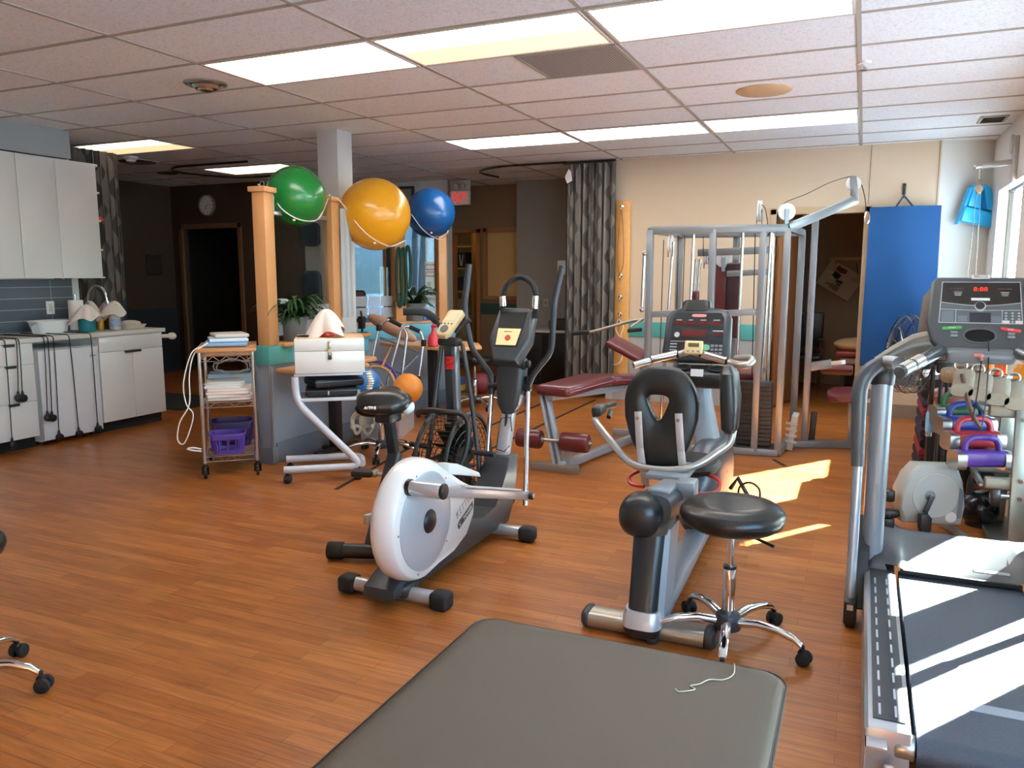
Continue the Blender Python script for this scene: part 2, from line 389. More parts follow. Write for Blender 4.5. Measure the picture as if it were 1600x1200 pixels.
# brown wall under the exit sign with a doorway and a lit hatch
b = MB(); EY = 10.5
for x0, x1, z0, z1 in ((-5.9, -5.62, 0, H), (-5.62, -5.2, 2.05, H), (-5.2, -5.06, 0, H), (-5.06, -4.45, 2.06, H), (-5.06, -4.45, 0, 1.12)): b.box((x0, EY, z0), (x1, EY + 0.1, z1))
struct('wall_exit', b, W_BROWN)
b = MB(); b.box((-6.3, 11.4, 0), (-4.3, 11.5, H)); b.prism([(-5.9, EY + 0.05), (-5.82, EY + 0.05), (-6.24, 11.45), (-6.34, 11.45)], (0, 0, 0), XU, YU, H); b.box((-4.4, 11.0, 0), (-4.3, 11.4, H)); struct('wall_store_back', b, wallpaint('cream_store_paint', 'b89a6c'))
b = MB(); b.box((-5.2, EY - 0.012, 0.86), (-4.45, EY, 1.02)); struct('trim_5', b, mat('dark_teal_band', '2c4640', 0.5))
b = MB(); b.box((-5.1, EY - 0.03, 2.05), (-4.45, EY, 2.11)); b.box((-5.1, EY - 0.05, 1.08), (-4.45, EY, 1.13)); b.box((-5.11, EY - 0.03, 1.08), (-5.05, EY, 2.11)); struct('window_6', b, OAKD)
b = MB(); b.box((-5.06, EY + 0.03, 1.13), (-4.45, EY + 0.05, 2.05)); struct('blind', b, mat('tan_roller_blind', 'c39a63', 0.8), bpy.data.objects['window_6'])
b = MB(); b.box((-5.66, EY - 0.02, 0), (-5.6, EY + 0.11, 2.1)); b.box((-5.22, EY - 0.02, 0), (-5.16, EY + 0.11, 2.1)); b.box((-5.66, EY - 0.02, 2.05), (-5.16, EY + 0.11, 2.1)); struct('door_2', b, OAKD)
# waiting area window wall
b = MB(); FY = 9.7; WX0, WX1, WZ0, WZ1 = -7.05, -5.34, 0.62, 2.25
for x0, x1, z0, z1 in ((-7.8, WX0, 0, H), (WX0, WX1, WZ1, H), (WX0, WX1, 0, WZ0), (WX1, -5.26, 0, H)): b.box((x0, FY, z0), (x1, FY + 0.12, z1))
b.prism([(-5.34, FY + 0.12), (-5.26, FY + 0.12), (-5.8, EY + 0.1), (-5.9, EY + 0.1)], (0, 0, 0), XU, YU, H); struct('wall_front', b, W_LIGHT)
b = MB()
for x in (WX0, -6.35, WX1 - 0.05): b.box((x, FY + 0.03, WZ0), (x + 0.05, FY + 0.09, WZ1))
b.box((WX0, FY + 0.03, WZ0), (WX1, FY + 0.09, WZ0 + 0.05)); b.box((WX0, FY + 0.03, WZ1 - 0.05), (WX1, FY + 0.09, WZ1)); w = struct('window_7', b, OAKD)
g = MB(); g.box((WX0 + 0.02, FY + 0.055, WZ0 + 0.02), (WX1 - 0.02, FY + 0.061, WZ1 - 0.02)); struct('pane', g, glass('dimming_glass', '636f7a', 0.04), w)  # dark tint added to dim the bright outdoors behind this pane
# dark hall on the left with the clock
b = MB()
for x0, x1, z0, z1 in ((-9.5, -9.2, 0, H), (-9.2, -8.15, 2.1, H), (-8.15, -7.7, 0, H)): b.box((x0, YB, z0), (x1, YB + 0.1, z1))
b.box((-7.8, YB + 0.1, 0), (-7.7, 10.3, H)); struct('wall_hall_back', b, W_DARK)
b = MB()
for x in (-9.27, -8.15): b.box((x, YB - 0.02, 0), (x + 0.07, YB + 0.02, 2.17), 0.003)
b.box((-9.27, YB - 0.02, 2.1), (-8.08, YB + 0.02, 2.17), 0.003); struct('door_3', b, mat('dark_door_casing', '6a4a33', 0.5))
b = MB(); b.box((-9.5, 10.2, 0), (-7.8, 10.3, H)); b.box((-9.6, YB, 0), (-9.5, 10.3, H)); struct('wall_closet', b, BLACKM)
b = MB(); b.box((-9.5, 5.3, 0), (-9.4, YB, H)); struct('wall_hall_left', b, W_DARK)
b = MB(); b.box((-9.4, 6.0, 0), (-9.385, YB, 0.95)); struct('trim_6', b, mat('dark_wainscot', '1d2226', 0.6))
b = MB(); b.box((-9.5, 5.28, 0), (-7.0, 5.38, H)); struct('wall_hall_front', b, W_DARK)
b = MB(); b.box((-7.0, -2.7, 0), (-6.9, 5.28, H)); struct('wall_left', b, W_WHITE)
b = MB(); b.box((-7.0, -2.7, 0), (1.28, -2.6, H)); struct('wall_behind', b, W_BEIGE)
b = MB(); b.box((-6.9, -2.6, 2.475), (-6.6, 5.07, H)); struct('trim_7', b, mat('grey_soffit_paint', '98a09f', 0.7))
b = MB(); b.box((-6.9, 3.2, 0.93), (-6.885, 5.2, 1.4)); 
def tile_wall():
    m, nt, bb = nodes_mat('slate_tile'); L = nt.links.new
    tc = N(nt, 'ShaderNodeTexCoord'); sp = N(nt, 'ShaderNodeSeparateXYZ'); cb = N(nt, 'ShaderNodeCombineXYZ'); L(tc.outputs['Object'], sp.inputs[0]); L(sp.outputs['Y'], cb.inputs['X']); L(sp.outputs['Z'], cb.inputs['Y'])
    br = N(nt, 'ShaderNodeTexBrick'); br.offset = 0
    for k, v in (('Scale', 1.0), ('Brick Width', 0.6), ('Row Height', 0.1), ('Mortar Size', 0.003), ('Mortar Smooth', 0.0)): br.inputs[k].default_value = v
    br.inputs['Color1'].default_value = rgb('59626b'); br.inputs['Color2'].default_value = rgb('525b64'); br.inputs['Mortar'].default_value = rgb('a3a7aa')
    mp = N(nt, 'ShaderNodeMapping'); mp.inputs['Location'].default_value = (-0.18, -0.03, 0); L(cb.outputs[0], mp.inputs['Vector']); L(mp.outputs[0], br.inputs['Vector']); L(br.outputs['Color'], bb.inputs['Base Color']); bb.inputs['Roughness'].default_value = 0.35
    return m
struct('trim_8', b, tile_wall())
# free-standing column
b = MB(); b.box((-4.55, 5.95, 0), (-4.33, 6.17, H), 0.004); struct('wall_column', b, W_LIGHT)

# ------------------------------------------------------------------ outside
b = MB(); b.box((-40, 12.3, -0.4), (40, 60, -0.3)); b.box((1.29, -30, -0.4), (40, 12.3, -0.3)); b.box((-40, 10.35, -0.4), (-9.7, 12.3, -0.3)); b.box((-9.6, 10.36, -0.4), (-5.95, 12.3, -0.12)); struct('ground_outside', b, SNOW)
random.seed(3)
def tree(x, y, h, lean, label, r=0.2, col='4a382b'):
    t = thing('bare_tree', label, 'tree', (x, y, -0.3), 'bare trees outside the front window'); b = MB()
    b.tube([(x, y, -0.3), (x + lean * 0.4, y, h * 0.4), (x + lean, y + 0.2, h)], [r, r * 0.8, r * 0.35], 10, smooth=5); part('trunk', b, mat('bark_' + col, col, 0.9, bump=(14, 0.6)), t)
    b = MB()
    for k in range(16):
        z = h * (0.35 + 0.6 * random.random()); f = (z / h); p = Vector((x + lean * f, y + 0.1, z)); d = Vector((random.uniform(-1, 1), random.uniform(-0.7, 0.7), random.uniform(0.2, 0.9))).normalized() * random.uniform(0.8, 2.2)
        b.tube([p, p + d * 0.5 + Vector((0, 0, 0.1)), p + d], [0.05, 0.03, 0.012], 5, smooth=3)
        for j in range(3):
            e = Vector((random.uniform(-1, 1), random.uniform(-1, 1), random.uniform(0, 1))).normalized() * 0.6; s0 = p + d * random.uniform(0.4, 0.9); b.tube([s0, s0 + e], [0.018, 0.006], 4)
    part('branches', b, mat('twig_' + col, '7b7067', 0.9), t)
tree(-8.3, 13.2, 6.5, -0.35, 'thick dark tree trunk close outside the front window', 0.17, '3d2b22')
tree(-11.5, 19.5, 8, 0.6, 'pale bare tree left of the dark trunk, beyond the snow', 0.14, '8d8278')
tree(-9.4, 20.5, 8, -0.5, 'pale bare tree right of the dark trunk, beyond the snow', 0.12, '857c74')
tree(-13.5, 22.5, 9, 0.3, 'farthest pale bare tree behind the leaning ones', 0.13, '958b82')
b = MB(); b.box((-11.6, 24, -0.3), (-3.0, 30, 1.35)); t = thing('house', 'low blue grey house across the snowy street', 'house', (-7.3, 27, -0.3)); part('wall', b, mat('blue_siding', '6f8aa3', 0.8), t)
b = MB(); b.prism([(-0.4, 0), (3.0, 1.1), (6.4, 0)], (-12.0, 24 - 0.0, 1.35), YU, ZU, 9.4); part('roof', b, mat('snowy_roof', 'cfd8e2', 0.85), t)
b = MB(); b.box((-9.8, 23.95, -0.2), (-8.8, 24.0, 1.1)); part('door', b, mat('dark_door', '3b3634', 0.6), t)
for x in (-7.8, -5.6):
    b = MB(); b.box((x, 23.95, 0.2), (x + 1.0, 24.0, 0.9)); part('window', b, mat('dark_house_glass', '3a4754', 0.2), t)
b = MB(); b.box((-16, 33, -0.3), (4, 33.5, 7)); solo('hedge', 'grey winter hedge forming the skyline behind the house', 'hedge', b, mat('winter_brush', '8b8b8c', 0.95, vary=(1.5, 0.5), bump=(4, 1.0)))
b = MB(); b.box((-7.3, 15.5, -0.3), (-2.2, 17.2, -0.05), 0.1); b.box((-13, 16.5, -0.3), (-8, 18.0, 0.12), 0.2); solo('snow_bank', 'long bank of ploughed snow along the street', 'snow bank', b, SNOW, kind='stuff')


# ================================================================== things on the ceiling
WARM = (1.0, 0.80, 0.56)
def lamp_mat(name, st, col):
    m, nt, b = nodes_mat(name); b.inputs['Base Color'].default_value = (0.9, 0.88, 0.82, 1); b.inputs['Roughness'].default_value = 0.6
    b.inputs['Emission Color'].default_value = col + (1,); b.inputs['Emission Strength'].default_value = st; return m
L_ON = lamp_mat('lit_diffuser', 9.0, (1.0, 0.98, 0.94)); L_HALF = lamp_mat('dim_diffuser', 2.6, (1.0, 0.83, 0.62)); L_DIM = lamp_mat('amber_diffuser', 0.9, (1.0, 0.66, 0.36)); TROFFER = mat('troffer_white', 'd8d4ca', 0.6)
def light(x0, y0, label, dif=None):
    x1, y1 = x0 + 1.228, y0 + 0.61; t = thing('ceiling_light', label, 'ceiling light', ((x0 + x1) / 2, (y0 + y1) / 2, H - 0.012), 'recessed ceiling lights')
    b = MB()
    for a in ((x0 + 0.012, y0 + 0.012, x1 - 0.012, y0 + 0.03), (x0 + 0.012, y1 - 0.03, x1 - 0.012, y1 - 0.012), (x0 + 0.012, y0 + 0.03, x0 + 0.03, y1 - 0.03), (x1 - 0.03, y0 + 0.03, x1 - 0.012, y1 - 0.03)): b.box((a[0], a[1], H - 0.01), (a[2], a[3], H - 0.001))
    part('frame', b, TROFFER, t)
    b = MB(); xm = (y0 + y1) / 2; b.box((x0 + 0.03, y0 + 0.03, H - 0.006), (x1 - 0.03, y1 - 0.03 if dif is None else xm, H - 0.001)); part('diffuser', b, L_ON if dif is None else dif[0], t)
    if dif: b = MB(); b.box((x0 + 0.03, xm, H - 0.006), (x1 - 0.03, y1 - 0.03, H - 0.001)); part('diffuser', b, dif[1], t)
gxk = lambda k: -0.095 - 1.228 * k; gyk = lambda k: 3.80 + 0.61 * k
light(gxk(3), gyk(0), 'ceiling light left of the half dim one, nearest the round vent')
light(gxk(2), gyk(0), 'ceiling light with one half dim and amber, beside the grey grille', (L_ON, L_DIM))
light(gxk(1), gyk(0), 'ceiling light at the top edge of the photo, right of the half dim one')
light(gxk(3), gyk(5), 'leftmost ceiling light of the far row, above the curtain side')
light(gxk(2), gyk(5), 'middle ceiling light of the far row')
light(gxk(1), gyk(5), 'rightmost ceiling light of the far row, near the weight machine')
light(gxk(6), gyk(3), 'dim amber ceiling light over the end of the white kitchen', (L_HALF, L_DIM))
light(gxk(6), gyk(6), 'small far ceiling light partly hidden by the green ball', (L_HALF, L_HALF))
def disc(name, label, cat, c, prof, m, seg=28):
    b = MB(); b.lathe(prof, (c[0], c[1], H), (0, 0, -1), seg); return solo(name, label, cat, b, m)
t = thing('ceiling_vent', 'round chrome ceiling diffuser left of the first lit panel', 'vent', (-4.12, 4.21, H - 0.05))
b = MB(); b.lathe([(0.14, 0), (0.14, 0.008), (0.115, 0.02), (0.10, 0.008), (0.10, 0)], (-4.12, 4.21, H), (0, 0, -1), 32); part('ring', b, STEEL, t)
for r, z in ((0.085, 0.03), (0.055, 0.042)):
    b = MB(); b.lathe([(r, z - 0.012), (r + 0.004, z - 0.012), (r - 0.012, z + 0.008), (r - 0.02, z + 0.008)], (-4.12, 4.21, H), (0, 0, -1), 28); part('cone', b, STEEL, t)
b = MB(); b.lathe([(0.012, 0), (0.012, 0.03), (0.03, 0.035), (0.02, 0.05), (0.004, 0.052)], (-4.12, 4.21, H), (0, 0, -1), 20); part('hub', b, STEEL, t)
disc('ceiling_speaker', 'round beige ceiling speaker cover above the weight machine', 'speaker', (-0.71, 5.94), [(0.0, 0), (0.19, 0), (0.19, 0.006), (0.18, 0.012), (0, 0.013)], mat('beige_speaker_grille', 'c0a27c', 0.7, bump=(300, 0.3)))
disc('ceiling_speaker', 'dark round ceiling speaker beside the smoke detector', 'speaker', (-7.65, 6.72), [(0.0, 0), (0.2, 0), (0.2, 0.006), (0.19, 0.012), (0, 0.013)], mat('dark_speaker_grille', '4a3a30', 0.8))
disc('ceiling_speaker', 'small dark round fitting on the hall ceiling before the clock', 'speaker', (-8.15, 7.6), [(0.0, 0), (0.13, 0), (0.13, 0.006), (0.12, 0.012), (0, 0.013)], MATS['dark_speaker_grille'])
t = thing('smoke_detector', 'white smoke detector on the hall ceiling behind the amber light', 'smoke detector', (-7.41, 6.42, H - 0.06))
b = MB(); b.lathe([(0, 0), (0.075, 0), (0.075, 0.02), (0.065, 0.03), (0, 0.03)], (-7.41, 6.42, H), (0, 0, -1), 24); part('base', b, WHITE, t)
b = MB(); b.lathe([(0.05, 0.03), (0.05, 0.048), (0.035, 0.058), (0, 0.06)], (-7.41, 6.42, H), (0, 0, -1), 24); part('cap', b, WHITE, t)
t = thing('sprinkler', 'small white sprinkler head on the ceiling rail at right', 'sprinkler', (-0.07, 5.42, H - 0.05))
b = MB(); b.lathe([(0, 0), (0.045, 0), (0.04, 0.012), (0.012, 0.016), (0.012, 0.03), (0, 0.03)], (-0.07, 5.42, H), (0, 0, -1), 20); part('rose', b, WHITE, t)
b = MB(); b.cyl((-0.07, 5.42, H - 0.03), (-0.07, 5.42, H - 0.045), 0.006, seg=8); b.cyl((-0.07, 5.42, H - 0.045), (-0.07, 5.42, H - 0.05), 0.026, seg=14); part('deflector', b, STEEL, t)
t = thing('return_grille', 'grey perforated return air grille beside the half dim light', 'grille', (-1.65, 4.715, H - 0.01))
b = MB(); x0, x1, y0, y1 = -1.95, -1.335, 4.425, 5.005
for a in ((x0, y0, x1, y0 + 0.015), (x0, y1 - 0.015, x1, y1), (x0, y0, x0 + 0.015, y1), (x1 - 0.015, y0, x1, y1)): b.box((a[0], a[1], H - 0.01), (a[2], a[3], H - 0.001))
part('frame', b, METAL, t)
def perf():
    m, nt, bb = nodes_mat('perforated_metal'); L = nt.links.new; tc = N(nt, 'ShaderNodeTexCoord'); mp = N(nt, 'ShaderNodeMapping'); mp.inputs['Scale'].default_value = (60, 60, 60); L(tc.outputs['Object'], mp.inputs[0])
    v = N(nt, 'ShaderNodeTexVoronoi', Scale=1.0, Randomness=0.0); L(mp.outputs[0], v.inputs['Vector']); r = N(nt, 'ShaderNodeValToRGB'); r.color_ramp.interpolation = 'CONSTANT'; r.color_ramp.elements[0].color = rgb('4a4742'); r.color_ramp.elements[1].position = 0.42; r.color_ramp.elements[1].color = rgb('a5a29c'); L(v.outputs['Distance'], r.inputs[0]); L(r.outputs[0], bb.inputs['Base Color']); bb.inputs['Roughness'].default_value = 0.6
    return m
b = MB(); b.box((x0 + 0.015, y0 + 0.015, H - 0.006), (x1 - 0.015, y1 - 0.015, H - 0.001)); part('mesh_panel', b, perf(), t)
t = thing('ceiling_vent', 'small square dark vent in the ceiling beside the window wall', 'vent', (0.9, 7.77, H - 0.012))
b = MB(); 
for a in ((0.8, 7.62, 1.0, 7.64), (0.8, 7.90, 1.0, 7.92), (0.8, 7.64, 0.82, 7.90), (0.98, 7.64, 1.0, 7.90)): b.box((a[0], a[1], H - 0.012), (a[2], a[3], H - 0.001))
part('frame', b, METAL, t)
b = MB()
for k in range(8): b.obox((0.9, 7.655 + k * 0.033, H - 0.006), (0.16, 0.026, 0.002), Rx(0.5))
part('louvres', b, mat('dark_vent', '33302c', 0.7), t)
b = MB(); b.tube([(-6.35, 7.05, H - 0.03), (-7.5, 7.05, H - 0.03), (-7.85, 7.4, H - 0.03), (-7.6, 8.2, H - 0.03), (-6.4, 8.2, H - 0.03)], 0.014, 6, fillet=0.3); solo('curtain_track', 'dark bent curtain track on the hall ceiling at left', 'curtain track', b, BLACK)
b = MB(); b.tube([(-3.12, 8.55, H - 0.03), (-4.0, 8.55, H - 0.03), (-4.45, 8.9, H - 0.03), (-4.4, 9.5, H - 0.03)], 0.014, 6, fillet=0.3); solo('curtain_track', 'dark bent curtain track near the exit sign', 'curtain track', b, BLACK)
t = thing('exit_sign', 'white box exit sign with red EXIT letters and lamp heads', 'sign', (-5.025, 9.62, 2.36))
b = MB(); b.box((-5.17, 9.59, 2.37), (-4.88, 9.65, 2.555), 0.006); part('box', b, mat('sign_white', 'cfcac2', 0.5), t)
b = MB(); b.text('EXIT', (-5.025, 9.589, 2.458), XU, ZU, 0.19, 0.003, width=0.215); part('lettering', b, mat('sign_red', 'e01a1c', 0.5, emit=('ff2a20', 0.6)), t, 'red EXIT letters')
b = MB(); b.box((-5.17, 9.59, 2.565), (-4.88, 9.65, 2.69), 0.01); part('battery_box', b, mat('sign_grey', 'b3aca2', 0.5), t)
for x in (-5.07, -4.97): b = MB(); b.cyl((x, 9.6, 2.62), (x + 0.01, 9.55, 2.61), 0.04, seg=16, bev=0.01); part('lamp_head', b, mat('lamp_glass', '9a938a', 0.2), t)
b = MB(); b.cyl((-5.025, 9.62, 2.68), (-5.025, 9.62, H), 0.012, seg=8); part('mount', b, STEEL, t)
t = thing('wall_clock', 'round white wall clock above the dark doorway', 'clock', (-8.685, 8.79, 2.28))
b = MB(); b.lathe([(0.135, 0), (0.15, 0.005), (0.15, 0.035), (0.135, 0.04), (0.13, 0.02), (0.13, 0)], (-8.685, 8.8, 2.426), (0, -1, 0), 32); part('rim', b, mat('clock_rim', '8b8176', 0.5), t)
b = MB(); b.cyl((-8.685, 8.8, 2.426), (-8.685, 8.78, 2.426), 0.13, seg=32); part('face', b, PAPER, t)
for q, w_ in (((-8.6, 8.775, 2.44), 0.006), ((-8.72, 8.775, 2.37), 0.008)): b = MB(); b.beam((-8.685, 8.775, 2.426), q, w_, 0.003); part('clock_hand', b, BLACK, t)
b = MB()
for k in range(12):
    a = k * PI / 6; b.obox((-8.685 + 0.11 * math.sin(a), 8.777, 2.426 + 0.11 * math.cos(a)), (0.008, 0.003, 0.018), Ry(a))
part('hour_marks', b, BLACK, t, stuff=True)
t = thing('picture', 'small dark framed picture on the dark hall wall', 'picture', (-9.39, 8.42, 1.43))
b = MB(); b.box((-9.4, 8.29, 1.43), (-9.375, 8.55, 1.72), 0.004); part('frame', b, BLACK, t)
b = MB(); b.box((-9.376, 8.31, 1.45), (-9.372, 8.53, 1.70)); part('print', b, mat('dark_print', '2a211c', 0.5), t)
t = thing('picture', 'black framed picture high on the wall between yellow and blue balls', 'picture', (-5.96, 9.69, 2.36))
b = MB(); b.box((-6.15, 9.67, 2.36), (-5.78, 9.7, 2.66), 0.004); part('frame', b, BLACK, t)
b = MB(); b.box((-6.11, 9.665, 2.4), (-5.82, 9.672, 2.62)); part('print', b, mat('grey_print', '8d9494', 0.5, vary=(9, 0.6)), t)


def curtain_mat(dark=False):
    nm = 'dark_wave_curtain' if dark else 'wave_curtain'
    if nm in MATS: return MATS[nm]
    m, nt, bb = nodes_mat(nm); L = nt.links.new
    tc = N(nt, 'ShaderNodeTexCoord'); sp = N(nt, 'ShaderNodeSeparateXYZ'); L(tc.outputs['UV'], sp.inputs[0])
    def mth(op, a, bv=None):
        n = N(nt, 'ShaderNodeMath', operation=op)
        for i, q in enumerate((a, bv)):
            if q is None: continue
            if isinstance(q, (int, float)): n.inputs[i].default_value = q
            else: L(q, n.inputs[i])
        return n.outputs[0]
    # woven leaf shapes: bands whose edges swing in and out down the cloth
    u = mth('MULTIPLY', sp.outputs['X'], 9.0); fu = mth('FRACT', u); row = mth('FLOOR', u)
    ph = mth('MULTIPLY', row, 2.4); w = mth('SINE', mth('ADD', mth('MULTIPLY', sp.outputs['Y'], 44.0), ph)); lim = mth('ADD', mth('MULTIPLY', w, 0.22), 0.26)
    f = mth('LESS_THAN', mth('ABSOLUTE', mth('SUBTRACT', fu, 0.5)), lim)
    mx = N(nt, 'ShaderNodeMix', data_type='RGBA'); mx.inputs['A'].default_value = rgb('1c1714' if dark else '3b3632'); mx.inputs['B'].default_value = rgb('5c5148' if dark else '6e665e'); L(f, mx.inputs['Factor']); L(mx.outputs['Result'], bb.inputs['Base Color'])
    bb.inputs['Roughness'].default_value = 0.55; bb.inputs['Sheen Weight'].default_value = 0.2
    return m


# ================================================================== kitchen on the left
FX = -6.27
HANDLE = mat('dark_edge_pull', '55524c', 0.4, 0.6)
def pull(y, z, parent, out=0.016):
    b = MB(); b.box((FX, y - 0.045, z - 0.004), (FX + out, y + 0.045, z + 0.004), 0.002); b.box((FX + out - 0.004, y - 0.045, z - 0.016), (FX + out, y + 0.045, z + 0.004), 0.001); part('handle', b, HANDLE, parent)
def front(name, y0, y1, z0, z1, root):
    b = MB(); b.box((FX - 0.018, y0 + 0.0015, z0 + 0.0015), (FX, y1 - 0.0015, z1 - 0.0015), 0.0015); return part(name, b, WHITEM, root)
def cabinet(y0, y1, label, group=None):
    t = thing('base_cabinet', label, 'cabinet', (-6.58, (y0 + y1) / 2, 0), group); b = MB()
    b.box((-6.88, y0, 0.1), (FX - 0.02, y1, 0.885)); part('body', b, WHITEM, t)
    b = MB(); b.box((-6.84, y0, 0), (FX - 0.07, y1, 0.1)); part('toe_kick', b, BLACKM, t); return t
t = sink_cab = cabinet(4.955, 5.66, 'white sink cabinet with two doors at the end of the counter')
front('false_front', 4.955, 5.66, 0.745, 0.885, t)
d = front('door', 4.955, 5.307, 0.1, 0.742, t); pull(5.262, 0.737, d); d = front('door', 5.307, 5.66, 0.1, 0.742, t); pull(5.352, 0.737, d)
t = cabinet(3.73, 4.335, 'white three drawer cabinet left of the small fridge')
for z0, z1 in ((0.1, 0.40), (0.403, 0.71), (0.713, 0.885)): d = front('drawer', 3.94, 4.335, z0, z1, t); pull(4.13, z1 - 0.005, d)
for z0, z1 in ((0.1, 0.40), (0.403, 0.71), (0.713, 0.885)): front('drawer', 3.73, 3.94, z0, z1, t)
t = cabinet(2.9, 3.728, 'white base cabinet cut off by the left edge of the photo')
for z0, z1 in ((0.1, 0.40), (0.403, 0.71), (0.713, 0.885)): front('drawer', 2.9, 3.728, z0, z1, t)
# worktop
t = thing('countertop', 'long white kitchen countertop with black rubber straps across it', 'countertop', (-6.57, 4.3, 0.885))
b = MB(); b.box((-6.885, 2.9, 0.888), (FX + 0.02, 5.69, 0.926), 0.003); part('slab', b, mat('speckled_laminate', 'd6d2c9', 0.35, vary=(180, 0.05)), t)
# small fridge
t = thing('small_fridge', 'white under counter fridge with a bowed door between the cabinets', 'fridge', (-6.55, 4.645, 0))
b = MB(); b.box((-6.86, 4.375, 0.03), (FX - 0.05, 4.94, 0.815), 0.006); part('body', b, mat('fridge_white', 'dcdedf', 0.4), t)
b = MB(); b.prism([(4.375, 0), (4.375, 0.045), (4.45, 0.062), (4.66, 0.072), (4.87, 0.062), (4.94, 0.045), (4.94, 0)], (FX - 0.045, 0, 0.05), YU, XU, -0.76, 0.003); d = part('door', b, MATS['fridge_white'], t)
b = MB(); b.box((FX + 0.018, 4.84, 0.725), (FX + 0.024, 4.9, 0.735)); part('badge', b, STEEL, d, 'small grey fridge badge')
b = MB()
for y in (4.4, 4.9): b.cyl((FX - 0.09, y, 0), (FX - 0.09, y, 0.035), 0.018, seg=10)
part('foot', b, BLACK, t)
# wall cabinets
UX = -6.6
for k, (y0, y1, lb) in enumerate(((3.6, 4.545, 'white wall cabinet at the left edge of the photo'), (4.547, 5.315, 'white wall cabinet with two doors beside the open end shelf'))):
    t = thing('wall_cabinet', lb, 'wall cabinet', (-6.75, (y0 + y1) / 2, 1.41)); b = MB(); b.box((-6.9, y0, 1.41), (UX - 0.02, y1, 2.465)); part('body', b, WHITEM, t)
    m_ = 4.14 if k == 0 else 4.905
    for a, c in ((y0, m_), (m_, y1)):
        b = MB(); b.box((UX - 0.018, a + 0.0015, 1.412), (UX, c - 0.0015, 2.463), 0.0015); d = part('door', b, WHITEM, t)
        b = MB(); yy = c - 0.05 if a == y0 else a + 0.05; b.box((UX - 0.012, yy - 0.03, 1.405), (UX + 0.012, yy + 0.03, 1.412), 0.002); part('handle', b, HANDLE, d)
t = thing('open_end_shelf', 'white open corner shelf ending the wall cabinets', 'shelf', (-6.75, 5.36, 1.41))
b = MB(); b.box((-6.9, 5.316, 1.41), (-6.88, 5.44, 2.465)); part('back_panel', b, WHITEM, t); b = MB(); b.box((-6.9, 5.316, 1.41), (-6.64, 5.33, 2.465)); part('side_panel', b, WHITEM, t)
for z in (1.41, 1.67, 1.94, 2.2, 2.452):
    b = MB(); b.prism([(0, 0)] + [(0.25 * math.cos(a), 0.12 * math.sin(a)) for a in [k * PI / 16 for k in range(9)]], (-6.88, 5.33, z), XU, YU, 0.014); part('shelf', b, WHITEM, t)
b = MB(); b.box((-6.74, 5.345, 1.955), (-6.66, 5.42, 1.968), 0.002); b.box((-6.74, 5.345, 1.972), (-6.67, 5.41, 1.986), 0.002); solo('folded_cloth', 'small orange folded pack on the open end shelf', 'cloth', b, mat('orange_cloth', 'e0552a', 0.7))
b = MB(); b.box((-6.886, 4.92, 1.08), (-6.878, 5.0, 1.2), 0.003); t = thing('wall_outlet', 'white wall outlet on the slate tiles', 'outlet', (-6.882, 4.96, 1.08)); part('cover_plate', b, WHITE, t)
b = MB(); b.box((-6.879, 4.945, 1.105), (-6.875, 4.975, 1.175), 0.001); part('socket', b, mat('outlet_insert', 'cfcdc6', 0.4), t)
# things on the counter
CT = 0.926
t = thing('paper_towel_holder', 'upright paper towel roll on a stand beside the white basin', 'paper towel', (-6.62, 5.02, CT))
b = MB(); b.lathe([(0.07, 0), (0.072, 0.008), (0.01, 0.012), (0.006, 0.32), (0.012, 0.325), (0.012, 0.335), (0, 0.338)], (-6.62, 5.02, CT), seg=20); part('stand', b, CHROME, t)
b = MB(); b.lathe([(0.02, 0.014), (0.062, 0.014), (0.064, 0.02), (0.064, 0.28), (0.062, 0.285), (0.02, 0.285)], (-6.62, 5.02, CT), seg=28); part('roll', b, PAPER, t)
def basin(x, y):
    b = MB(); P = lambda s, z: [(x + s * px, y + s * py, CT + z) for px, py in [(math.copysign(abs(math.cos(a)) ** 0.6, math.cos(a)) * 0.12, math.copysign(abs(math.sin(a)) ** 0.6, math.sin(a)) * 0.17) for a in [2 * PI * k / 28 for k in range(28)]]]
    b.loft([P(0.80, 0), P(0.94, 0.10), P(1.04, 0.102), P(1.04, 0.112), P(0.9, 0.11), P(0.76, 0.01)]); return b
solo('plastic_basin', 'white rectangular plastic basin on the counter by the outlet', 'basin', basin(-6.68, 4.79), WHITE)
b = MB(); b.obox((-6.62, 4.63, CT + 0.045), (0.012, 0.12, 0.085), Rz(0.2) @ Rx(0.25), 0.004); solo('phone_handset', 'pale handset leaning against the white basin', 'handset', b, mat('pale_grey_plastic', 'b9bcbc', 0.4))
t = thing('faucet', 'tall chrome gooseneck kitchen faucet behind the towels', 'faucet', (-6.78, 5.28, CT))
b = MB(); b.lathe([(0.03, 0), (0.03, 0.01), (0.018, 0.02), (0.018, 0.10), (0.014, 0.11)], (-6.78, 5.28, CT)); part('base', b, CHROME, t)
b = MB(); b.tube([(-6.78, 5.28, CT + 0.1), (-6.78, 5.28, CT + 0.3), (-6.74, 5.29, CT + 0.39), (-6.66, 5.3, CT + 0.41), (-6.59, 5.31, CT + 0.36), (-6.57, 5.32, CT + 0.25)], 0.012, 10, smooth=6); b.cyl((-6.57, 5.32, CT + 0.26), (-6.567, 5.322, CT + 0.15), 0.016, 0.018, 12, 0.004); part('spout', b, CHROME, t)
b = MB(); b.tube([(-6.78, 5.28, CT + 0.08), (-6.75, 5.33, CT + 0.11), (-6.74, 5.36, CT + 0.13)], 0.007, 8); part('lever', b, CHROME, t)
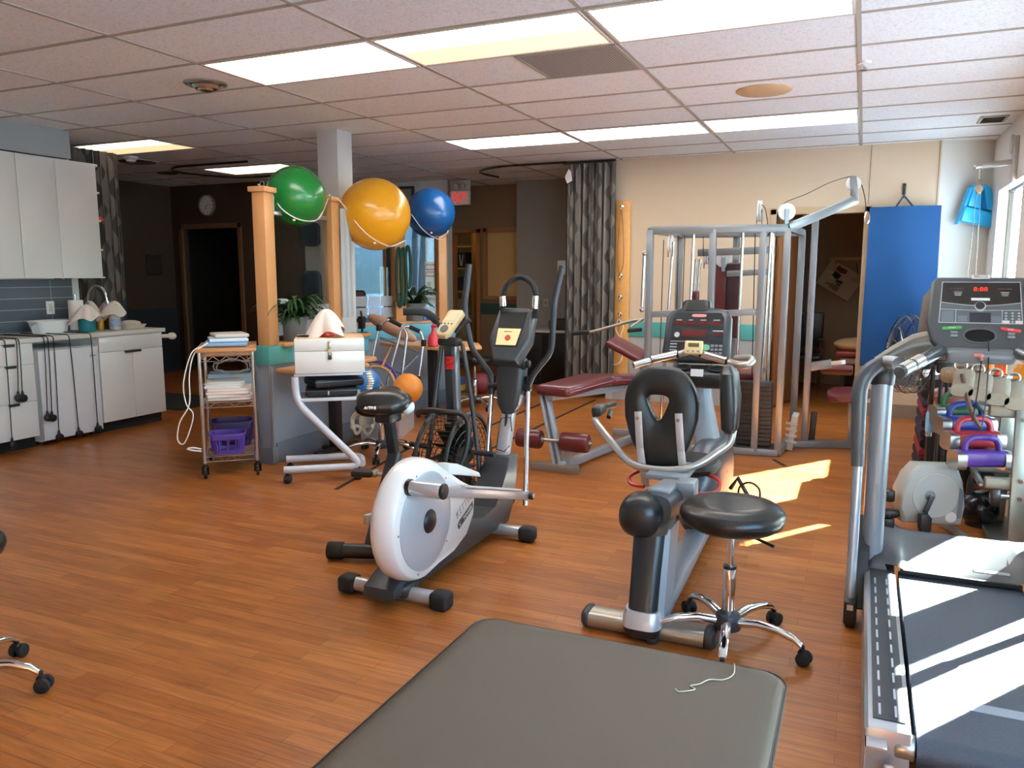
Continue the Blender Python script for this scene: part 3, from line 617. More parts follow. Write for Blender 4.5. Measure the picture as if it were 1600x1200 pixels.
def towel_over(x, y, z, r, drop, seed, m, name, label):
    rr = random.Random(seed); ph = [rr.uniform(0, 6.28) for _ in range(4)]
    def fn(u, v):
        a = 2 * PI * u; q = v; fold = 1 + 0.22 * q * math.sin(3 * a + ph[0]) + 0.12 * q * math.sin(5 * a + ph[1])
        cn = 0.5 + 0.5 * math.cos(4 * a + ph[3]); rad = r * (0.02 + 1.3 * q ** 0.8) * fold * 0.75 * (1 + 0.22 * cn * q); return (x + rad * math.cos(a), y + rad * math.sin(a), z - drop * q ** 1.5 * (0.95 + 0.2 * math.sin(a + ph[2]) + 0.3 * cn * q) + 0.005 * math.sin(7 * a) * q)
    b = MB(); b.grid(56, 12, fn, 0.004); return solo(name, label, 'towel', b, m)
TOWEL = mat('cream_towel', 'd8cdbf', 0.95, bump=(160, 0.4), sheen=0.3); TOWELP = mat('pink_white_towel', 'e9d9ce', 0.95, bump=(160, 0.4), sheen=0.3)
t = thing('canister', 'teal cylindrical wipes tub under a cream towel', 'tub', (-6.46, 5.0, CT)); b = MB(); b.lathe([(0.06, 0), (0.068, 0.004), (0.07, 0.01), (0.07, 0.125), (0.066, 0.13)], (-6.46, 5.0, CT), seg=28); part('body', b, mat('teal_tub', '13707a', 0.35), t)
b = MB(); b.lathe([(0.072, 0.13), (0.073, 0.15), (0.06, 0.165), (0, 0.168)], (-6.46, 5.0, CT), seg=28); part('lid', b, mat('dark_lid', '26302f', 0.4), t)
towel_over(-6.46, 5.0, CT + 0.245, 0.1, 0.135, 1, TOWELP, 'face_towel', 'cream towel draped over the teal wipes tub')
t = thing('spray_bottle', 'translucent bottle with a blue label under a cream towel', 'bottle', (-6.43, 5.27, CT)); b = MB(); b.lathe([(0.042, 0), (0.05, 0.006), (0.05, 0.12), (0.038, 0.15), (0.016, 0.18), (0.016, 0.21)], (-6.43, 5.27, CT), seg=22); part('body', b, mat('milky_plastic', 'b9b7a8', 0.3), t)
b = MB(); b.lathe([(0.0505, 0.03), (0.0512, 0.03), (0.0512, 0.105), (0.0505, 0.105)], (-6.43, 5.27, CT), seg=22, caps=False); part('label', b, mat('blue_white_label', '8fa3bd', 0.4, vary=(40, 0.6)), t)
b = MB(); b.cyl((-6.43, 5.27, CT + 0.2), (-6.43, 5.27, CT + 0.225), 0.02, seg=14); b.box((-6.46, 5.255, CT + 0.225), (-6.38, 5.285, CT + 0.25), 0.006); part('trigger_head', b, WHITE, t)
towel_over(-6.43, 5.28, CT + 0.27, 0.085, 0.1, 4, TOWEL, 'face_towel', 'cream towel draped over the translucent bottle')
towel_over(-6.62, 5.17, CT + 0.27, 0.08, 0.13, 7, TOWEL, 'face_towel', 'cream towel bunched between the paper roll and the faucet')
towel_over(-6.62, 5.36, CT + 0.27, 0.08, 0.16, 9, TOWEL, 'face_towel', 'cream towel bunched behind the faucet spout')
t = thing('bottle_stand', 'hidden upright dish brush pot under the towel by the faucet', 'pot', (-6.62, 5.36, CT)); b = MB(); b.lathe([(0.04, 0), (0.045, 0.01), (0.045, 0.22), (0.03, 0.26), (0, 0.262)], (-6.62, 5.36, CT), seg=18); part('body', b, mat('brown_bottle', '6a5330', 0.3), t)
t = thing('bottle_stand', 'hidden upright pot under the towel by the paper roll', 'pot', (-6.62, 5.17, CT)); b = MB(); b.lathe([(0.04, 0), (0.045, 0.01), (0.045, 0.22), (0.03, 0.26), (0, 0.262)], (-6.62, 5.17, CT), seg=18); part('body', b, mat('grey_bottle', '77756e', 0.4), t)
b = MB(); b.lathe([(0.025, 0), (0.028, 0.01), (0.028, 0.1), (0.012, 0.13), (0.012, 0.17), (0.016, 0.172), (0.016, 0.18), (0, 0.182)], (-6.52, 5.19, CT), seg=18); solo('soap_bottle', 'small amber soap bottle behind the teal tub', 'bottle', b, mat('amber_soap', 'b98a2c', 0.15))
b = MB(); P = lambda s, z: [(-6.52 + s * px, 5.49 + s * py, CT + z) for px, py in [(math.copysign(abs(math.cos(a)) ** 0.5, math.cos(a)) * 0.15, math.copysign(abs(math.sin(a)) ** 0.5, math.sin(a)) * 0.12) for a in [2 * PI * k / 28 for k in range(28)]]]
b.loft([P(0.85, 0), P(1.0, 0.035), P(1.03, 0.035), P(1.03, 0.04), P(0.97, 0.038), P(0.83, 0.006)]); solo('drying_tray', 'low cream tray near the end of the counter', 'tray', b, mat('cream_plastic', 'cfc5b5', 0.45))
b = MB(); b.ball((-6.5, 5.5, CT + 0.05), (0.10, 0.075, 0.03), 18, 8, Rz(0.4)); solo('folded_towel', 'white folded cloth lying in the cream tray', 'cloth', b, TOWEL)
b = MB(); b.ball((-6.20, 5.72, 0.845), (0.05, 0.035, 0.035), 14, 8); b.cyl((-6.3, 5.655, 0.845), (-6.22, 5.71, 0.845), 0.02, seg=10); part('towel_knob', b, WHITE, sink_cab)
# rubber straps lying over the counter with hanging black grips
STRAP = mat('black_strap', '16171a', 0.7)
def strap(y_top, drops, label, y_back, z_end, dy=0.02):
    t = thing('exercise_strap', label, 'strap', (FX + 0.03, y_top, z_end), 'straps hanging over the counter edge')
    b = MB()
    for k, (yt, yb, zb) in enumerate(drops):
        xo = FX + 0.034
        b.tube([(-6.8, y_back + k * 0.03, CT + 0.004), (-6.5, (y_back + yt) / 2, CT + 0.004), (FX + 0.005, yt, CT + 0.005), (xo, yt, CT - 0.01), (xo + 0.008, (yt * 2 + yb) / 3, (CT * 2 + zb) / 3), (xo + 0.01, yb, zb + 0.05)], 0.0042, 6, fillet=0.012)
    part('cord', b, STRAP, t)
    for k, (yt, yb, zb) in enumerate(drops):
        b = MB(); b.cyl((FX + 0.044, yb, zb + 0.06), (FX + 0.044, yb, zb + 0.03), 0.007, 0.012, 10); b.lathe([(0.01, 0), (0.03, 0.008), (0.034, 0.02), (0.03, 0.034), (0.012, 0.042)], (FX + 0.028, yb, zb), (1, 0, 0), 16); part('grip', b, BLACK, t)

strap(4.08, [(4.085, 4.066, 0.08)], 'leftmost black strap, its grip hanging lowest over the drawers', 4.0, 0.08)
strap(4.19, [(4.18, 4.15, 0.45), (4.2, 4.185, 0.445)], 'black strap with two grips over the middle drawer front', 4.2, 0.45)
strap(4.43, [(4.415, 4.385, 0.25), (4.45, 4.425, 0.24)], 'black strap with two grips high on the left of the fridge door', 4.42, 0.25)
strap(4.5, [(4.5, 4.475, 0.065)], 'thin black strap left of the middle of the fridge door, grip near the floor', 4.6, 0.06)
strap(4.65, [(4.645, 4.66, 0.06)], 'thin black strap down the middle of the fridge door', 4.72, 0.05)
strap(4.85, [(4.855, 4.85, 0.07)], 'thin black strap at the right of the fridge door by the sink cabinet', 4.86, 0.06)
b = MB()
def curt(u, v):
    a = u * 2 * PI * 7; return (-6.96 + 0.03 * math.sin(a), 5.31 + 0.55 * u + 0.01 * math.sin(a * 2), 0.05 + 2.6 * v)
b.grid(72, 12, curt, 0.002, uv=True); solo('curtain', 'dark patterned curtain hanging behind the faucet at the end of the kitchen', 'curtain', b, curtain_mat(True))
b = MB(); b.box((-8.3, 6.15, 0.0), (-6.62, 7.0, 0.012), 0.004); solo('floor_mat', 'dark floor mat on the hall floor beyond the kitchen end', 'mat', b, mat('dark_mat', '24201e', 0.95))


# ================================================================== half wall, glass and what stands round it
TW = 0.13
b = MB(); b.box((-4.185, 4.66, 0), (-4.075, 5.95, 0.765)); b.box((-4.19, 4.65, 0.0), (-4.06, 4.68, 0.765), 0.003); struct('wall_partition_near', b, W_BLUEGREY)
b = MB(); b.box((-4.195, 4.64, 0), (-4.055, 4.70, 0.13), 0.003); b.box((-4.075, 4.70, 0), (-4.063, 5.95, 0.16), 0.003); struct('baseboard_partition', b, mat('grey_base', '6b6f75', 0.6))
b = MB(); b.box((-4.196, 4.644, 0.13), (-4.184, 4.656, 0.765)); b.box((-4.066, 4.644, 0.13), (-4.054, 4.656, 0.765)); struct('trim_9', b, ALU)
b = MB(); b.box((-4.205, 4.635, 0.765), (-4.05, 4.9, 0.91), 0.004); struct('trim_10', b, TEAL)
b = MB(); b.box((-4.20, 4.9, 0.765), (-4.05, 5.95, 0.895), 0.004); struct('trim_11', b, TEALBLUE)
b = MB(); b.box((-4.22, 4.78, 0.895), (-4.02, 5.95, 0.925), 0.006); struct('trim_12', b, OAK)
def post(p, z0, z1, w, d, label, ang=0.0):
    t = thing('wooden_post', label, 'post', (p[0], p[1], z0), 'wooden posts of the glass partition'); R = Rz(ang)
    b = MB(); b.obox((p[0], p[1], (z0 + z1 - 0.04) / 2), (w, d, z1 - 0.04 - z0), R, 0.004); part('shaft', b, OAK, t)
    b = MB(); b.obox((p[0], p[1], z1 - 0.02), (w + 0.04, d + 0.04, 0.04), R, 0.006); part('cap', b, OAK, t)
    b = MB(); hk = Vector((p[0], p[1], z1 + 0.01)); b.tube([hk + Vector((0.02 * math.cos(a), 0, 0.012 + 0.02 * math.sin(a))) for a in [k * PI / 6 for k in range(12)]], 0.003, 6, closed=True); b.cyl(hk - Vector((0, 0, 0.015)), hk, 0.003, seg=6); part('eye_hook', b, STEEL, t)
post((-4.13, 4.73), 0.91, 2.09, 0.105, 0.12, 'wooden post left of the green ball, at the end of the half wall', 0.1)
post((-4.13, 5.56), 0.925, 2.09, 0.09, 0.11, 'wooden post between the green and yellow balls')
BU = Vector((0.518, 0.855, 0)); BP = Vector((-4.87, 6.69, 0)); BN = Vector((0.855, -0.518, 0)); angB = math.atan2(0.855, 0.518)
def bp(t, n=0.0, z=0.0): return BP + BU * t + BN * n + Vector((0, 0, z))
def wallB(b, t0, t1, n0, n1, z0, z1, bev=0.0): b.obox((bp(t0) + bp(t1)) / 2 + BN * (n0 + n1) / 2 + Vector((0, 0, (z0 + z1) / 2)), (t1 - t0, n1 - n0, z1 - z0), Rz(angB), bev)
b = MB(); wallB(b, -0.15, 1.32, -0.06, 0.04, 0, 0.77); struct('wall_partition_far', b, W_BLUEGREY)
b = MB(); wallB(b, -0.15, 1.32, 0.04, 0.052, 0, 0.17, 0.003); struct('baseboard_partition_far', b, MATS['grey_base'])
b = MB(); wallB(b, -0.15, 1.32, -0.07, 0.06, 0.77, 0.915, 0.004); struct('trim_13', b, TEALBLUE)
b = MB(); wallB(b, -0.15, 1.32, -0.09, 0.05, 0.915, 0.945, 0.006); struct('trim_14', b, OAK)
post(bp(0.644), 0.945, 2.09, 0.12, 0.12, 'wooden post between the yellow and blue balls, dark green band hung on it', angB)
post(bp(1.165), 0.945, 2.09, 0.10, 0.10, 'rightmost wooden post of the glass partition, right of the blue ball', angB)
PGLASS = glass('partition_glass', 'eef4f4', 0.012)
def pane(name, label, c0, c1, z0, z1):
    t = thing(name, label, 'glass panel', ((c0[0] + c1[0]) / 2, (c0[1] + c1[1]) / 2, z0), 'glass panels between the posts'); d = (V3(c1) - V3(c0)); a = math.atan2(d.y, d.x); m_ = (V3(c0) + V3(c1)) / 2; L_ = d.length
    b = MB(); b.obox((m_.x, m_.y, (z0 + z1) / 2), (L_, 0.008, z1 - z0), Rz(a)); part('glass', b, PGLASS, t)
    b = MB(); b.obox((m_.x, m_.y, z1 + 0.01), (L_, 0.03, 0.03), Rz(a), 0.004); part('top_rail', b, ALU, t)
    n = max(2, int(L_ / 0.14)); nv = V3((-d.y, d.x, 0)).normalized() * 0.006
    for zz in (z0 + 0.05, z0 + 0.17):
        b = MB()
        for k in range(n):
            q = V3(c0) + d * ((k + 0.5) / n); b.obox((q.x - nv.x, q.y - nv.y, zz + 0.05), (L_ / n - 0.012, 0.002, 0.105), Rz(a))
        part('frosted_band', b, FROST, t)
pane('glass_panel', 'clear glass panel under the green ball, between two wooden posts', (-4.14, 4.80, 0), (-4.14, 5.50, 0), 0.926, 1.9)
pane('glass_panel', 'clear glass panel right of the column, under the yellow ball', tuple(bp(0.0, -0.01)), tuple(bp(0.58, -0.01)), 0.946, 2.0)
pane('glass_panel', 'clear glass panel under the blue ball', tuple(bp(0.71, -0.01)), tuple(bp(1.11, -0.01)), 0.946, 2.0)
b = MB(); b.box((-4.075, 5.60, 1.08), (-4.063, 5.75, 2.0), 0.004); b.cyl((-4.069, 5.68, 1.08), (-4.069, 5.68, 2.0), 0.03, seg=14); solo('rolled_poster', 'pale grey roll hanging beside the post left of the yellow ball', 'roll', b, mat('grey_roll', 'a7adad', 0.5))

# the three balls and their cords
def ball(c, r, m, label, pts, clabel, top):
    t = thing('exercise_ball', label, 'ball', (c[0], c[1], c[2] - r), 'exercise balls tied to the posts'); b = MB(); b.ball(c, r, 48, 32); part('ball', b, m, t, ang=180)
    b = MB(); q = Vector((c[0], c[1], c[2])) - Vector((-0.55, 0.83, 0.1)).normalized() * -r * 0; b.ball(V3(c) + Vector((0.3, -0.5, -0.81)).normalized() * r, 0.012, 10, 6); part('plug', b, WHITE, t)
    b = MB(); b.tube(pts, 0.0045, 6, smooth=8); solo('cord', clabel, 'cord', b, mat('white_cord', 'e6e2da', 0.7))
def vinyl(name, col): return mat(name, col, 0.27, coat=0.15, bump=(6, 0.02))
ball((-4.13,5.11,2.055), 0.234, vinyl('green_vinyl', '0c6a2a'), 'green exercise ball tied between the first two wooden posts', [(-4.151,4.711,2.109), (-4.161,4.872,2.054), (-4.098,4.9,1.944), (-4.027,4.995,1.871), (-3.987,5.139,1.864), (-3.953,5.195,1.916), (-4.136,5.556,2.109)], 'white cord holding the green ball', None)
ball((-3.951,5.949,1.967), 0.311, vinyl('yellow_vinyl', 'dc9a1c'), 'large yellow exercise ball in front of the column', [(-4.128,5.562,2.099), (-4.039,5.545,2.063), (-4.044,5.648,2.003), (-3.923,5.653,1.856), (-3.851,5.733,1.757), (-3.801,5.9,1.692), (-3.795,6.025,1.702), (-4.433,7.241,1.804)], 'white cord holding the yellow ball', None)
ball((-4.165,7.307,2.078), 0.256, vinyl('blue_vinyl', '0a4c88'), 'blue exercise ball tied beside the exit sign', [(-4.45,7.231,2.167), (-4.233,7.058,2.031), (-4.154,7.112,1.904), (-4.108,7.266,1.826), (-4.075,7.37,1.816), (-3.985,7.346,1.892), (-4.221,7.711,2.025)], 'white cord holding the blue ball', None)
b = MB(); q = V3((-4.131,4.824,2.063)); b.tube([(-4.143,4.865,2.038), (-4.159,4.88,1.973), (-4.193,4.929,1.901)], 0.0055, 6, smooth=4); solo('cord', 'loose white cord end hanging over the green ball', 'cord', b, MATS['white_cord'])
b = MB()
for k, (dx, dz, l) in enumerate(((0, 0, 0.62), (0.05, 0, 0.6), (0.10, 0.02, 0.44))):
    c = bp(0.62 + dx, 0.075, 1.72 + dz); pts = []
    for i in range(24):
        a = 2 * PI * i / 24; pts.append(c + BU * (0.03 * math.sin(a)) + Vector((0, 0, -l / 2 + l / 2 * math.cos(a))) + BN * 0.006 * k)
    b.tube(pts, 0.016, 6, closed=True)
solo('resistance_band', 'dark green loop bands hanging on the post under the yellow ball', 'band', b, mat('dark_green_rubber', '0d3d2c', 0.7))

# potted plants on the sill
def plant(c, s, seed, label, nl):
    rr = random.Random(seed); t = thing('potted_plant', label, 'plant', c, 'grassy plants on the partition sill'); c = V3(c)
    b = MB(); b.lathe([(0.085 * s, 0), (0.09 * s, 0.01), (0.11 * s, 0.17 * s), (0.118 * s, 0.17 * s), (0.118 * s, 0.19 * s), (0.105 * s, 0.19 * s), (0.1 * s, 0.165 * s), (0.0, 0.16 * s)], c, seg=26); part('pot', b, mat('grey_plant_pot', '6d7172', 0.5), t)
    b = MB(); b.cyl(c + Vector((0, 0, 0.15 * s)), c + Vector((0, 0, 0.165 * s)), 0.1 * s, seg=20); part('soil', b, mat('potting_soil', '2a211a', 0.95, bump=(80, 0.8)), t)
    b = MB()
    for k in range(nl):
        a = rr.uniform(0, 2 * PI); l = s * rr.uniform(0.26, 0.42); up = rr.uniform(0.4, 1.35); w = s * rr.uniform(0.014, 0.024); d = Vector((math.cos(a), math.sin(a), 0)); sd = Vector((-d.y, d.x, 0)); b0 = c + Vector((rr.uniform(-.03, .03) * s, rr.uniform(-.03, .03) * s, 0.16 * s)); rows = []
        for i in range(8):
            f = i / 7; p = b0 + d * l * 0.8 * f + Vector((0, 0, l * (1.4 * up * f - (up + 0.25) * f * f))); ww = w * math.sin(PI * min(1, 0.18 + 0.82 * f) ** 1.0) + 0.0006; rows.append([p - sd * ww, p + Vector((0, 0, -ww * 0.3)), p + sd * ww])
        b._faces(rows, False)
    part('leaves', b, mat('plant_leaf', '233f1d', 0.4, vary=(12, 0.4)), t, stuff=True)
plant((-4.11, 5.0, 0.925), 1.0, 5, 'bushy grassy potted plant on the sill below the green ball', 120)
plant(tuple(bp(0.83, 0.0, 0.945)), 1.0, 11, 'grassy potted plant under the blue ball', 55)
b = MB(); q = Vector((-4.13, 5.0, 0)); b.ball((-4.2, 4.98, 1.22), (0.03, 0.07, 0.02), 12, 8, Rz(0.6)); b.ball((-4.2, 4.98, 1.24), (0.07, 0.025, 0.018), 12, 8); b.tube([(-4.16, 5.0, 1.0), (-4.19, 4.99, 1.12), (-4.2, 4.98, 1.22)], 0.006, 6); solo('ornament', 'white dragonfly shaped ornament standing in the bushy plant', 'ornament', b, WHITE)

# narrow table along the half wall and the one under the far window
def table(name, label, box, ped, top=0.74, fa=0.3, fl=0.27):
    t = thing(name, label, 'table', (ped[0], ped[1], 0)); b = MB(); b.prism(box, (0, 0, top - 0.035), XU, YU, 0.035, 0.012, 3); part('top', b, mat('table_wood', 'cf9a68', 0.4, vary=(8, 0.08)), t)
    b = MB(); b.box((ped[0] - 0.04, ped[1] - 0.04, 0.03), (ped[0] + 0.04, ped[1] + 0.04, top - 0.035), 0.004); part('pedestal', b, BLACK, t)
    for a in (fa, fa + PI / 2):
        d = Vector((math.cos(a), math.sin(a), 0)) * (fl if a == fa else 0.27); b = MB(); b.beam(V3((ped[0], ped[1], 0.02)) - d, V3((ped[0], ped[1], 0.02)) + d, 0.06, 0.035, 0.01); part('foot', b, BLACK, t)
table('narrow_table', 'wood topped pedestal table along the half wall behind the white trolley', [(-4.046, 4.70), (-3.86, 4.68), (-3.80, 4.74), (-3.80, 5.7), (-3.86, 5.76), (-4.046, 5.76)], (-3.92, 5.25), 0.74, 0.0, 0.125)
table('pedestal_table', 'wood topped table with black pedestal below the teal band', [(-4.6, 6.95), (-4.35, 6.85), (-3.75, 6.72), (-3.5, 6.78), (-3.42, 6.98), (-3.62, 7.32), (-4.1, 7.6)], (-4.02, 7.05))
t = thing('spray_bottle', 'red plastic spray bottle on the pedestal table', 'bottle', (-3.86, 6.79, 0.74)); b = MB(); b.lathe([(0.05, 0), (0.06, 0.01), (0.062, 0.05), (0.045, 0.11), (0.02, 0.14), (0.016, 0.17)], (-3.86, 6.79, 0.74), seg=20); part('body', b, mat('red_clear_plastic', 'd63d4c', 0.25), t)
b = MB(); b.cyl((-3.86, 6.79, 0.9), (-3.86, 6.79, 0.93), 0.018, seg=12); b.box((-3.88, 6.775, 0.925), (-3.82, 6.805, 0.95), 0.006); b.cyl((-3.86, 6.79, 0.95), (-3.86, 6.79, 1.0), 0.007, seg=8); part('trigger_head', b, REDP, t)

# wire shelf cart
cu = Vector((0.75, 0.66, 0)).normalized(); cv = Vector((-0.66, 0.75, 0)).normalized(); CF = Vector((-4.218, 4.119, 0)); CW, CD = 0.355, 0.56
def cp(u, v, z): return CF + cu * u + cv * v + Vector((0, 0, z))
WIRE = mat('chrome_wire', 'cfd0cf', 0.2, 1.0)
t = thing('wire_cart', 'chrome wire cart on casters with a wooden top beside the half wall', 'cart', tuple(cp(CW / 2, CD / 2, 0)))
for u in (0, CW):
    for v in (0, CD):
        b = MB(); b.cyl(cp(u, v, 0.10), cp(u, v, 0.905), 0.0125, seg=12); part('pole', b, WIRE, t)
        b = MB(); b.cyl(cp(u, v, 0.08), cp(u, v, 0.11), 0.016, seg=12); b.cyl(cp(u, v, 0.032) - cu * 0.011, cp(u, v, 0.032) + cu * 0.011, 0.032, seg=20, bev=0.005)
        for s in (-1, 1): b.beam(cp(u, v, 0.09) + cu * 0.016 * s, cp(u, v, 0.03) + cu * 0.016 * s, 0.004, 0.024)
        part('caster', b, RUBBER, t)
def wire_shelf(z):
    b = MB()
    for v in (0, CD):
        b.tube([cp(0, v, z), cp(CW, v, z)], 0.003, 6); b.tube([cp(0, v, z - 0.035), cp(CW, v, z - 0.035)], 0.003, 6); n = 8
        b.tube([cp(CW * k / n, v, z - (0.035 if k % 2 else 0)) for k in range(n + 1)], 0.0025, 5)
    for u in (0, CW):
        b.tube([cp(u, 0, z), cp(u, CD, z)], 0.003, 6); b.tube([cp(u, 0, z - 0.035), cp(u, CD, z - 0.035)], 0.003, 6); n = 12
        b.tube([cp(u, CD * k / n, z - (0.035 if k % 2 else 0)) for k in range(n + 1)], 0.0025, 5)
    for k in range(1, 14): b.tube([cp(0, CD * k / 14, z + 0.002), cp(CW, CD * k / 14, z + 0.002)], 0.0022, 5)
    for k in (1, 2): b.tube([cp(CW * k / 3, 0, z - 0.002), cp(CW * k / 3, CD, z - 0.002)], 0.003, 6)
    part('wire_shelf', b, WIRE, t)
for z in (0.155, 0.545, 0.875): wire_shelf(z)
b = MB(); b.obox(cp(CW / 2, CD / 2, 0.917), (CW + 0.05, CD + 0.06, 0.025), Rz(math.atan2(cu.y, cu.x)), 0.004); part('wooden_top', b, mat('cart_wood', 'b9814f', 0.4, vary=(8, 0.1)), t)
# heating pads and towels on it
PAD = mat('blue_white_pad', 'c9d3dc', 0.7); ca = math.atan2(cu.y, cu.x)
for k, (z, w_, d_, m_, lb) in enumerate(((0.935, 0.30, 0.36, mat('blue_pad_cover', '7f9fbe', 0.8), 'blue heating pad lying flat on the wooden cart top'), (0.962, 0.27, 0.32, PAD, 'white heating pad with side handles, middle of the pile on the cart'), (0.99, 0.24, 0.28, mat('beige_pad', 'c3beb2', 0.8), 'beige folded pad on top of the pile on the cart'))):
    b = MB(); b.obox(cp(0.17 + 0.01 * k, 0.26 + 0.04 * k, z + 0.012), (w_, d_, 0.026), Rz(ca + 0.1 * k), 0.011, 3); solo('heating_pad', lb, 'pad', b, m_, 'pads piled on the wire cart')
def stack(name, label, cat, n, u0, u1, v0, v1, z0, h, m, group):
    for k in range(n):
        b = MB(); j = random.uniform(-0.006, 0.006); b.obox(cp((u0 + u1) / 2 + j, (v0 + v1) / 2 + j, z0 + h * (k + 0.5)), (u1 - u0, v1 - v0, h * 0.96), Rz(ca + random.uniform(-0.05, 0.05)), h * 0.4, 3); solo(name, label[k], cat, b, m, group)
stack('folded_towel', ['white folded towel at the bottom of the stack on the cart', 'white folded towel, second from the bottom on the cart', 'white folded towel, third from the bottom on the cart', 'topmost white folded towel on the cart, below the paper stack'], 'towel', 4, 0.03, 0.33, 0.03, 0.3, 0.549, 0.022, TOWELP, 'folded towels on the middle cart shelf')
b = MB()
for k in range(5): b.obox(cp(0.15, 0.17 + 0.006 * k, 0.642 + 0.009 * k), (0.25, 0.24, 0.008), Rz(ca + random.uniform(-0.12, 0.12)), 0.003)
solo('paper_stack', 'loose white sheets on top of the folded towels on the cart', 'paper', b, PAPER, kind='stuff')
b = MB(); R = Rz(ca); c = cp(0.18, 0.42, 0.55)
for a in ((0, -0.1, 0.3, 0.008), (0, 0.1, 0.3, 0.008), (-0.15, 0, 0.008, 0.2), (0.15, 0, 0.008, 0.2)): b.obox(c + R @ Vector((a[0], a[1], 0.08)), (a[2], a[3], 0.16), R)
b.obox(c + Vector((0, 0, 0.004)), (0.3, 0.2, 0.008), R); solo('storage_box', 'pale blue grey plastic box behind the towels on the cart', 'box', b, mat('blue_grey_box', '9fb0bb', 0.5))
def basket(c, w, d, h, m, label):
    t = thing('laundry_basket', label, 'basket', tuple(c), 'purple baskets on the lower cart shelf'); R = Rz(ca); T0, T1 = 0.86, 1.0
    def ringp(s, z): return [c + R @ Vector((x * w / 2 * s, y * d / 2 * s, z)) for x, y in [(math.copysign(abs(math.cos(a)) ** 0.45, math.cos(a)), math.copysign(abs(math.sin(a)) ** 0.45, math.sin(a))) for a in [2 * PI * k / 32 for k in range(32)]]]
    b = MB(); b.loft([ringp(T1, h), ringp(1.08, h), ringp(1.08, h - 0.014), ringp(1.02, h - 0.014), ringp(0.99, h * 0.7), ringp(0.95, h * 0.7), ringp(0.97, h)], loop=True); part('rim', b, m, t)
    b = MB(); b.loft([ringp(T0, 0), ringp(0.9, h * 0.2), ringp(0.87, h * 0.2), ringp(0.83, 0.006)]); part('base', b, m, t)
    b = MB(); n = 30
    for k in range(n):
        a = 2 * PI * (k + 0.5) / n; x, y = math.copysign(abs(math.cos(a)) ** 0.45, math.cos(a)), math.copysign(abs(math.sin(a)) ** 0.45, math.sin(a)); b.beam(c + R @ Vector((x * w / 2 * 0.885, y * d / 2 * 0.885, h * 0.18)), c + R @ Vector((x * w / 2 * 0.97, y * d / 2 * 0.97, h * 0.72)), 0.012, 0.004)
    part('slat_wall', b, m, t, stuff=True)
PURPLE = mat('purple_plastic', '5b3f9c', 0.4)
basket(cp(0.155, 0.125, 0.16), 0.24, 0.2, 0.15, PURPLE, 'purple slotted plastic basket at the front of the lower cart shelf')
basket(cp(0.18, 0.4, 0.16), 0.30, 0.24, 0.19, mat('dark_purple_plastic', '3a2a5e', 0.45), 'darker purple basket behind the front one on the cart')
b = MB(); pts = [cp(0.02, -0.01, 0.95), cp(-0.05, -0.02, 0.9), cp(-0.11, -0.02, 0.7), cp(-0.1, -0.02, 0.55), cp(-0.06, -0.02, 0.48), cp(-0.08, -0.02, 0.38), cp(-0.13, -0.02, 0.27), cp(-0.17, -0.02, 0.3), cp(-0.15, -0.02, 0.42), cp(-0.08, -0.02, 0.55), cp(-0.07, -0.02, 0.75), cp(-0.03, 0.0, 0.9), cp(0.06, 0.05, 0.97)]; b.tube(pts, 0.0045, 6, smooth=8); solo('power_cord', 'white electric cord looping down the left side of the cart', 'cord', b, MATS['white_cord'])
b = MB(); c = cp(0.2, 0.3, 0.77); b.tube([c + cu * 0.13 * math.cos(a) + cv * 0.02 * math.sin(2 * a) + Vector((0, 0, 0.05 * math.sin(a) + 0.01 * math.sin(5 * a))) for a in [2 * PI * k / 20 for k in range(20)]], 0.006, 6, closed=True); b.tube([c + cu * 0.11 * math.cos(a) + cv * 0.03 + Vector((0, 0, 0.06 * math.sin(a) - 0.01)) for a in [2 * PI * k / 20 for k in range(20)]], 0.005, 6, closed=True); b.tube([c + cu * 0.13, c + cu * 0.1 + cv * 0.1 + Vector((0, 0, 0.09))], 0.005, 6); solo('cable_coil', 'grey coiled cable hanging under the wooden cart top', 'cable', b, mat('grey_cable', '9a9a98', 0.6))
b = MB(); b.tube([cp(-0.02, -0.01, 0.22), cp(-0.07, -0.02, 0.235), cp(-0.11, -0.02, 0.23), cp(-0.07, -0.02, 0.215), cp(-0.02, -0.01, 0.205)], 0.006, 6, smooth=6); solo('cord', 'white cord loop poking out of the purple basket', 'cord', b, MATS['white_cord'])

# white box on its tubular trolley
tu = Vector((0.8, 0.6, 0)); tv = Vector((-0.6, 0.8, 0)); TF = Vector((-3.56, 4.33, 0)); TA = math.atan2(0.6, 0.8); TW_, TD = 0.475, 0.40
def tp(u, v, z): return TF + tu * u + tv * v + Vector((0, 0, z))
TUBEW = mat('grey_white_enamel', 'c6cbd3', 0.35, coat=0.2)
t = thing('trolley', 'grey white tubular trolley on casters carrying a white lidded box', 'trolley', tuple(tp(0.24, 0.2, 0)))
for k, v in enumerate((0.03, 0.36)):
    q0 = tp(-0.10, v - 0.06, 0.095); q1 = tp(0.44, v - 0.06, 0.095)
    b = MB(); b.tube([q0, q1] + ([tp(0.0, 0.03, 0.56), tp(-0.005, 0.03, 0.74)] if k == 0 else [tp(0.44, 0.05, 0.095)]), 0.026, 14, fillet=0.09); part('frame_tube', b, TUBEW, t)
    for q in (q0 + tu * 0.025, q1 - tu * 0.03):
        b = MB(); q = V3((q.x, q.y, 0)); b.cyl(q + Vector((0, 0, 0.05)), q + Vector((0, 0, 0.09)), 0.01, seg=10)
        for s in (-0.016, 0.016): b.cyl(q + tv * (s - 0.009) + Vector((0, 0, 0.03)), q + tv * (s + 0.009) + Vector((0, 0, 0.03)), 0.03, seg=18, bev=0.006)
        part('caster', b, RUBBER, t)
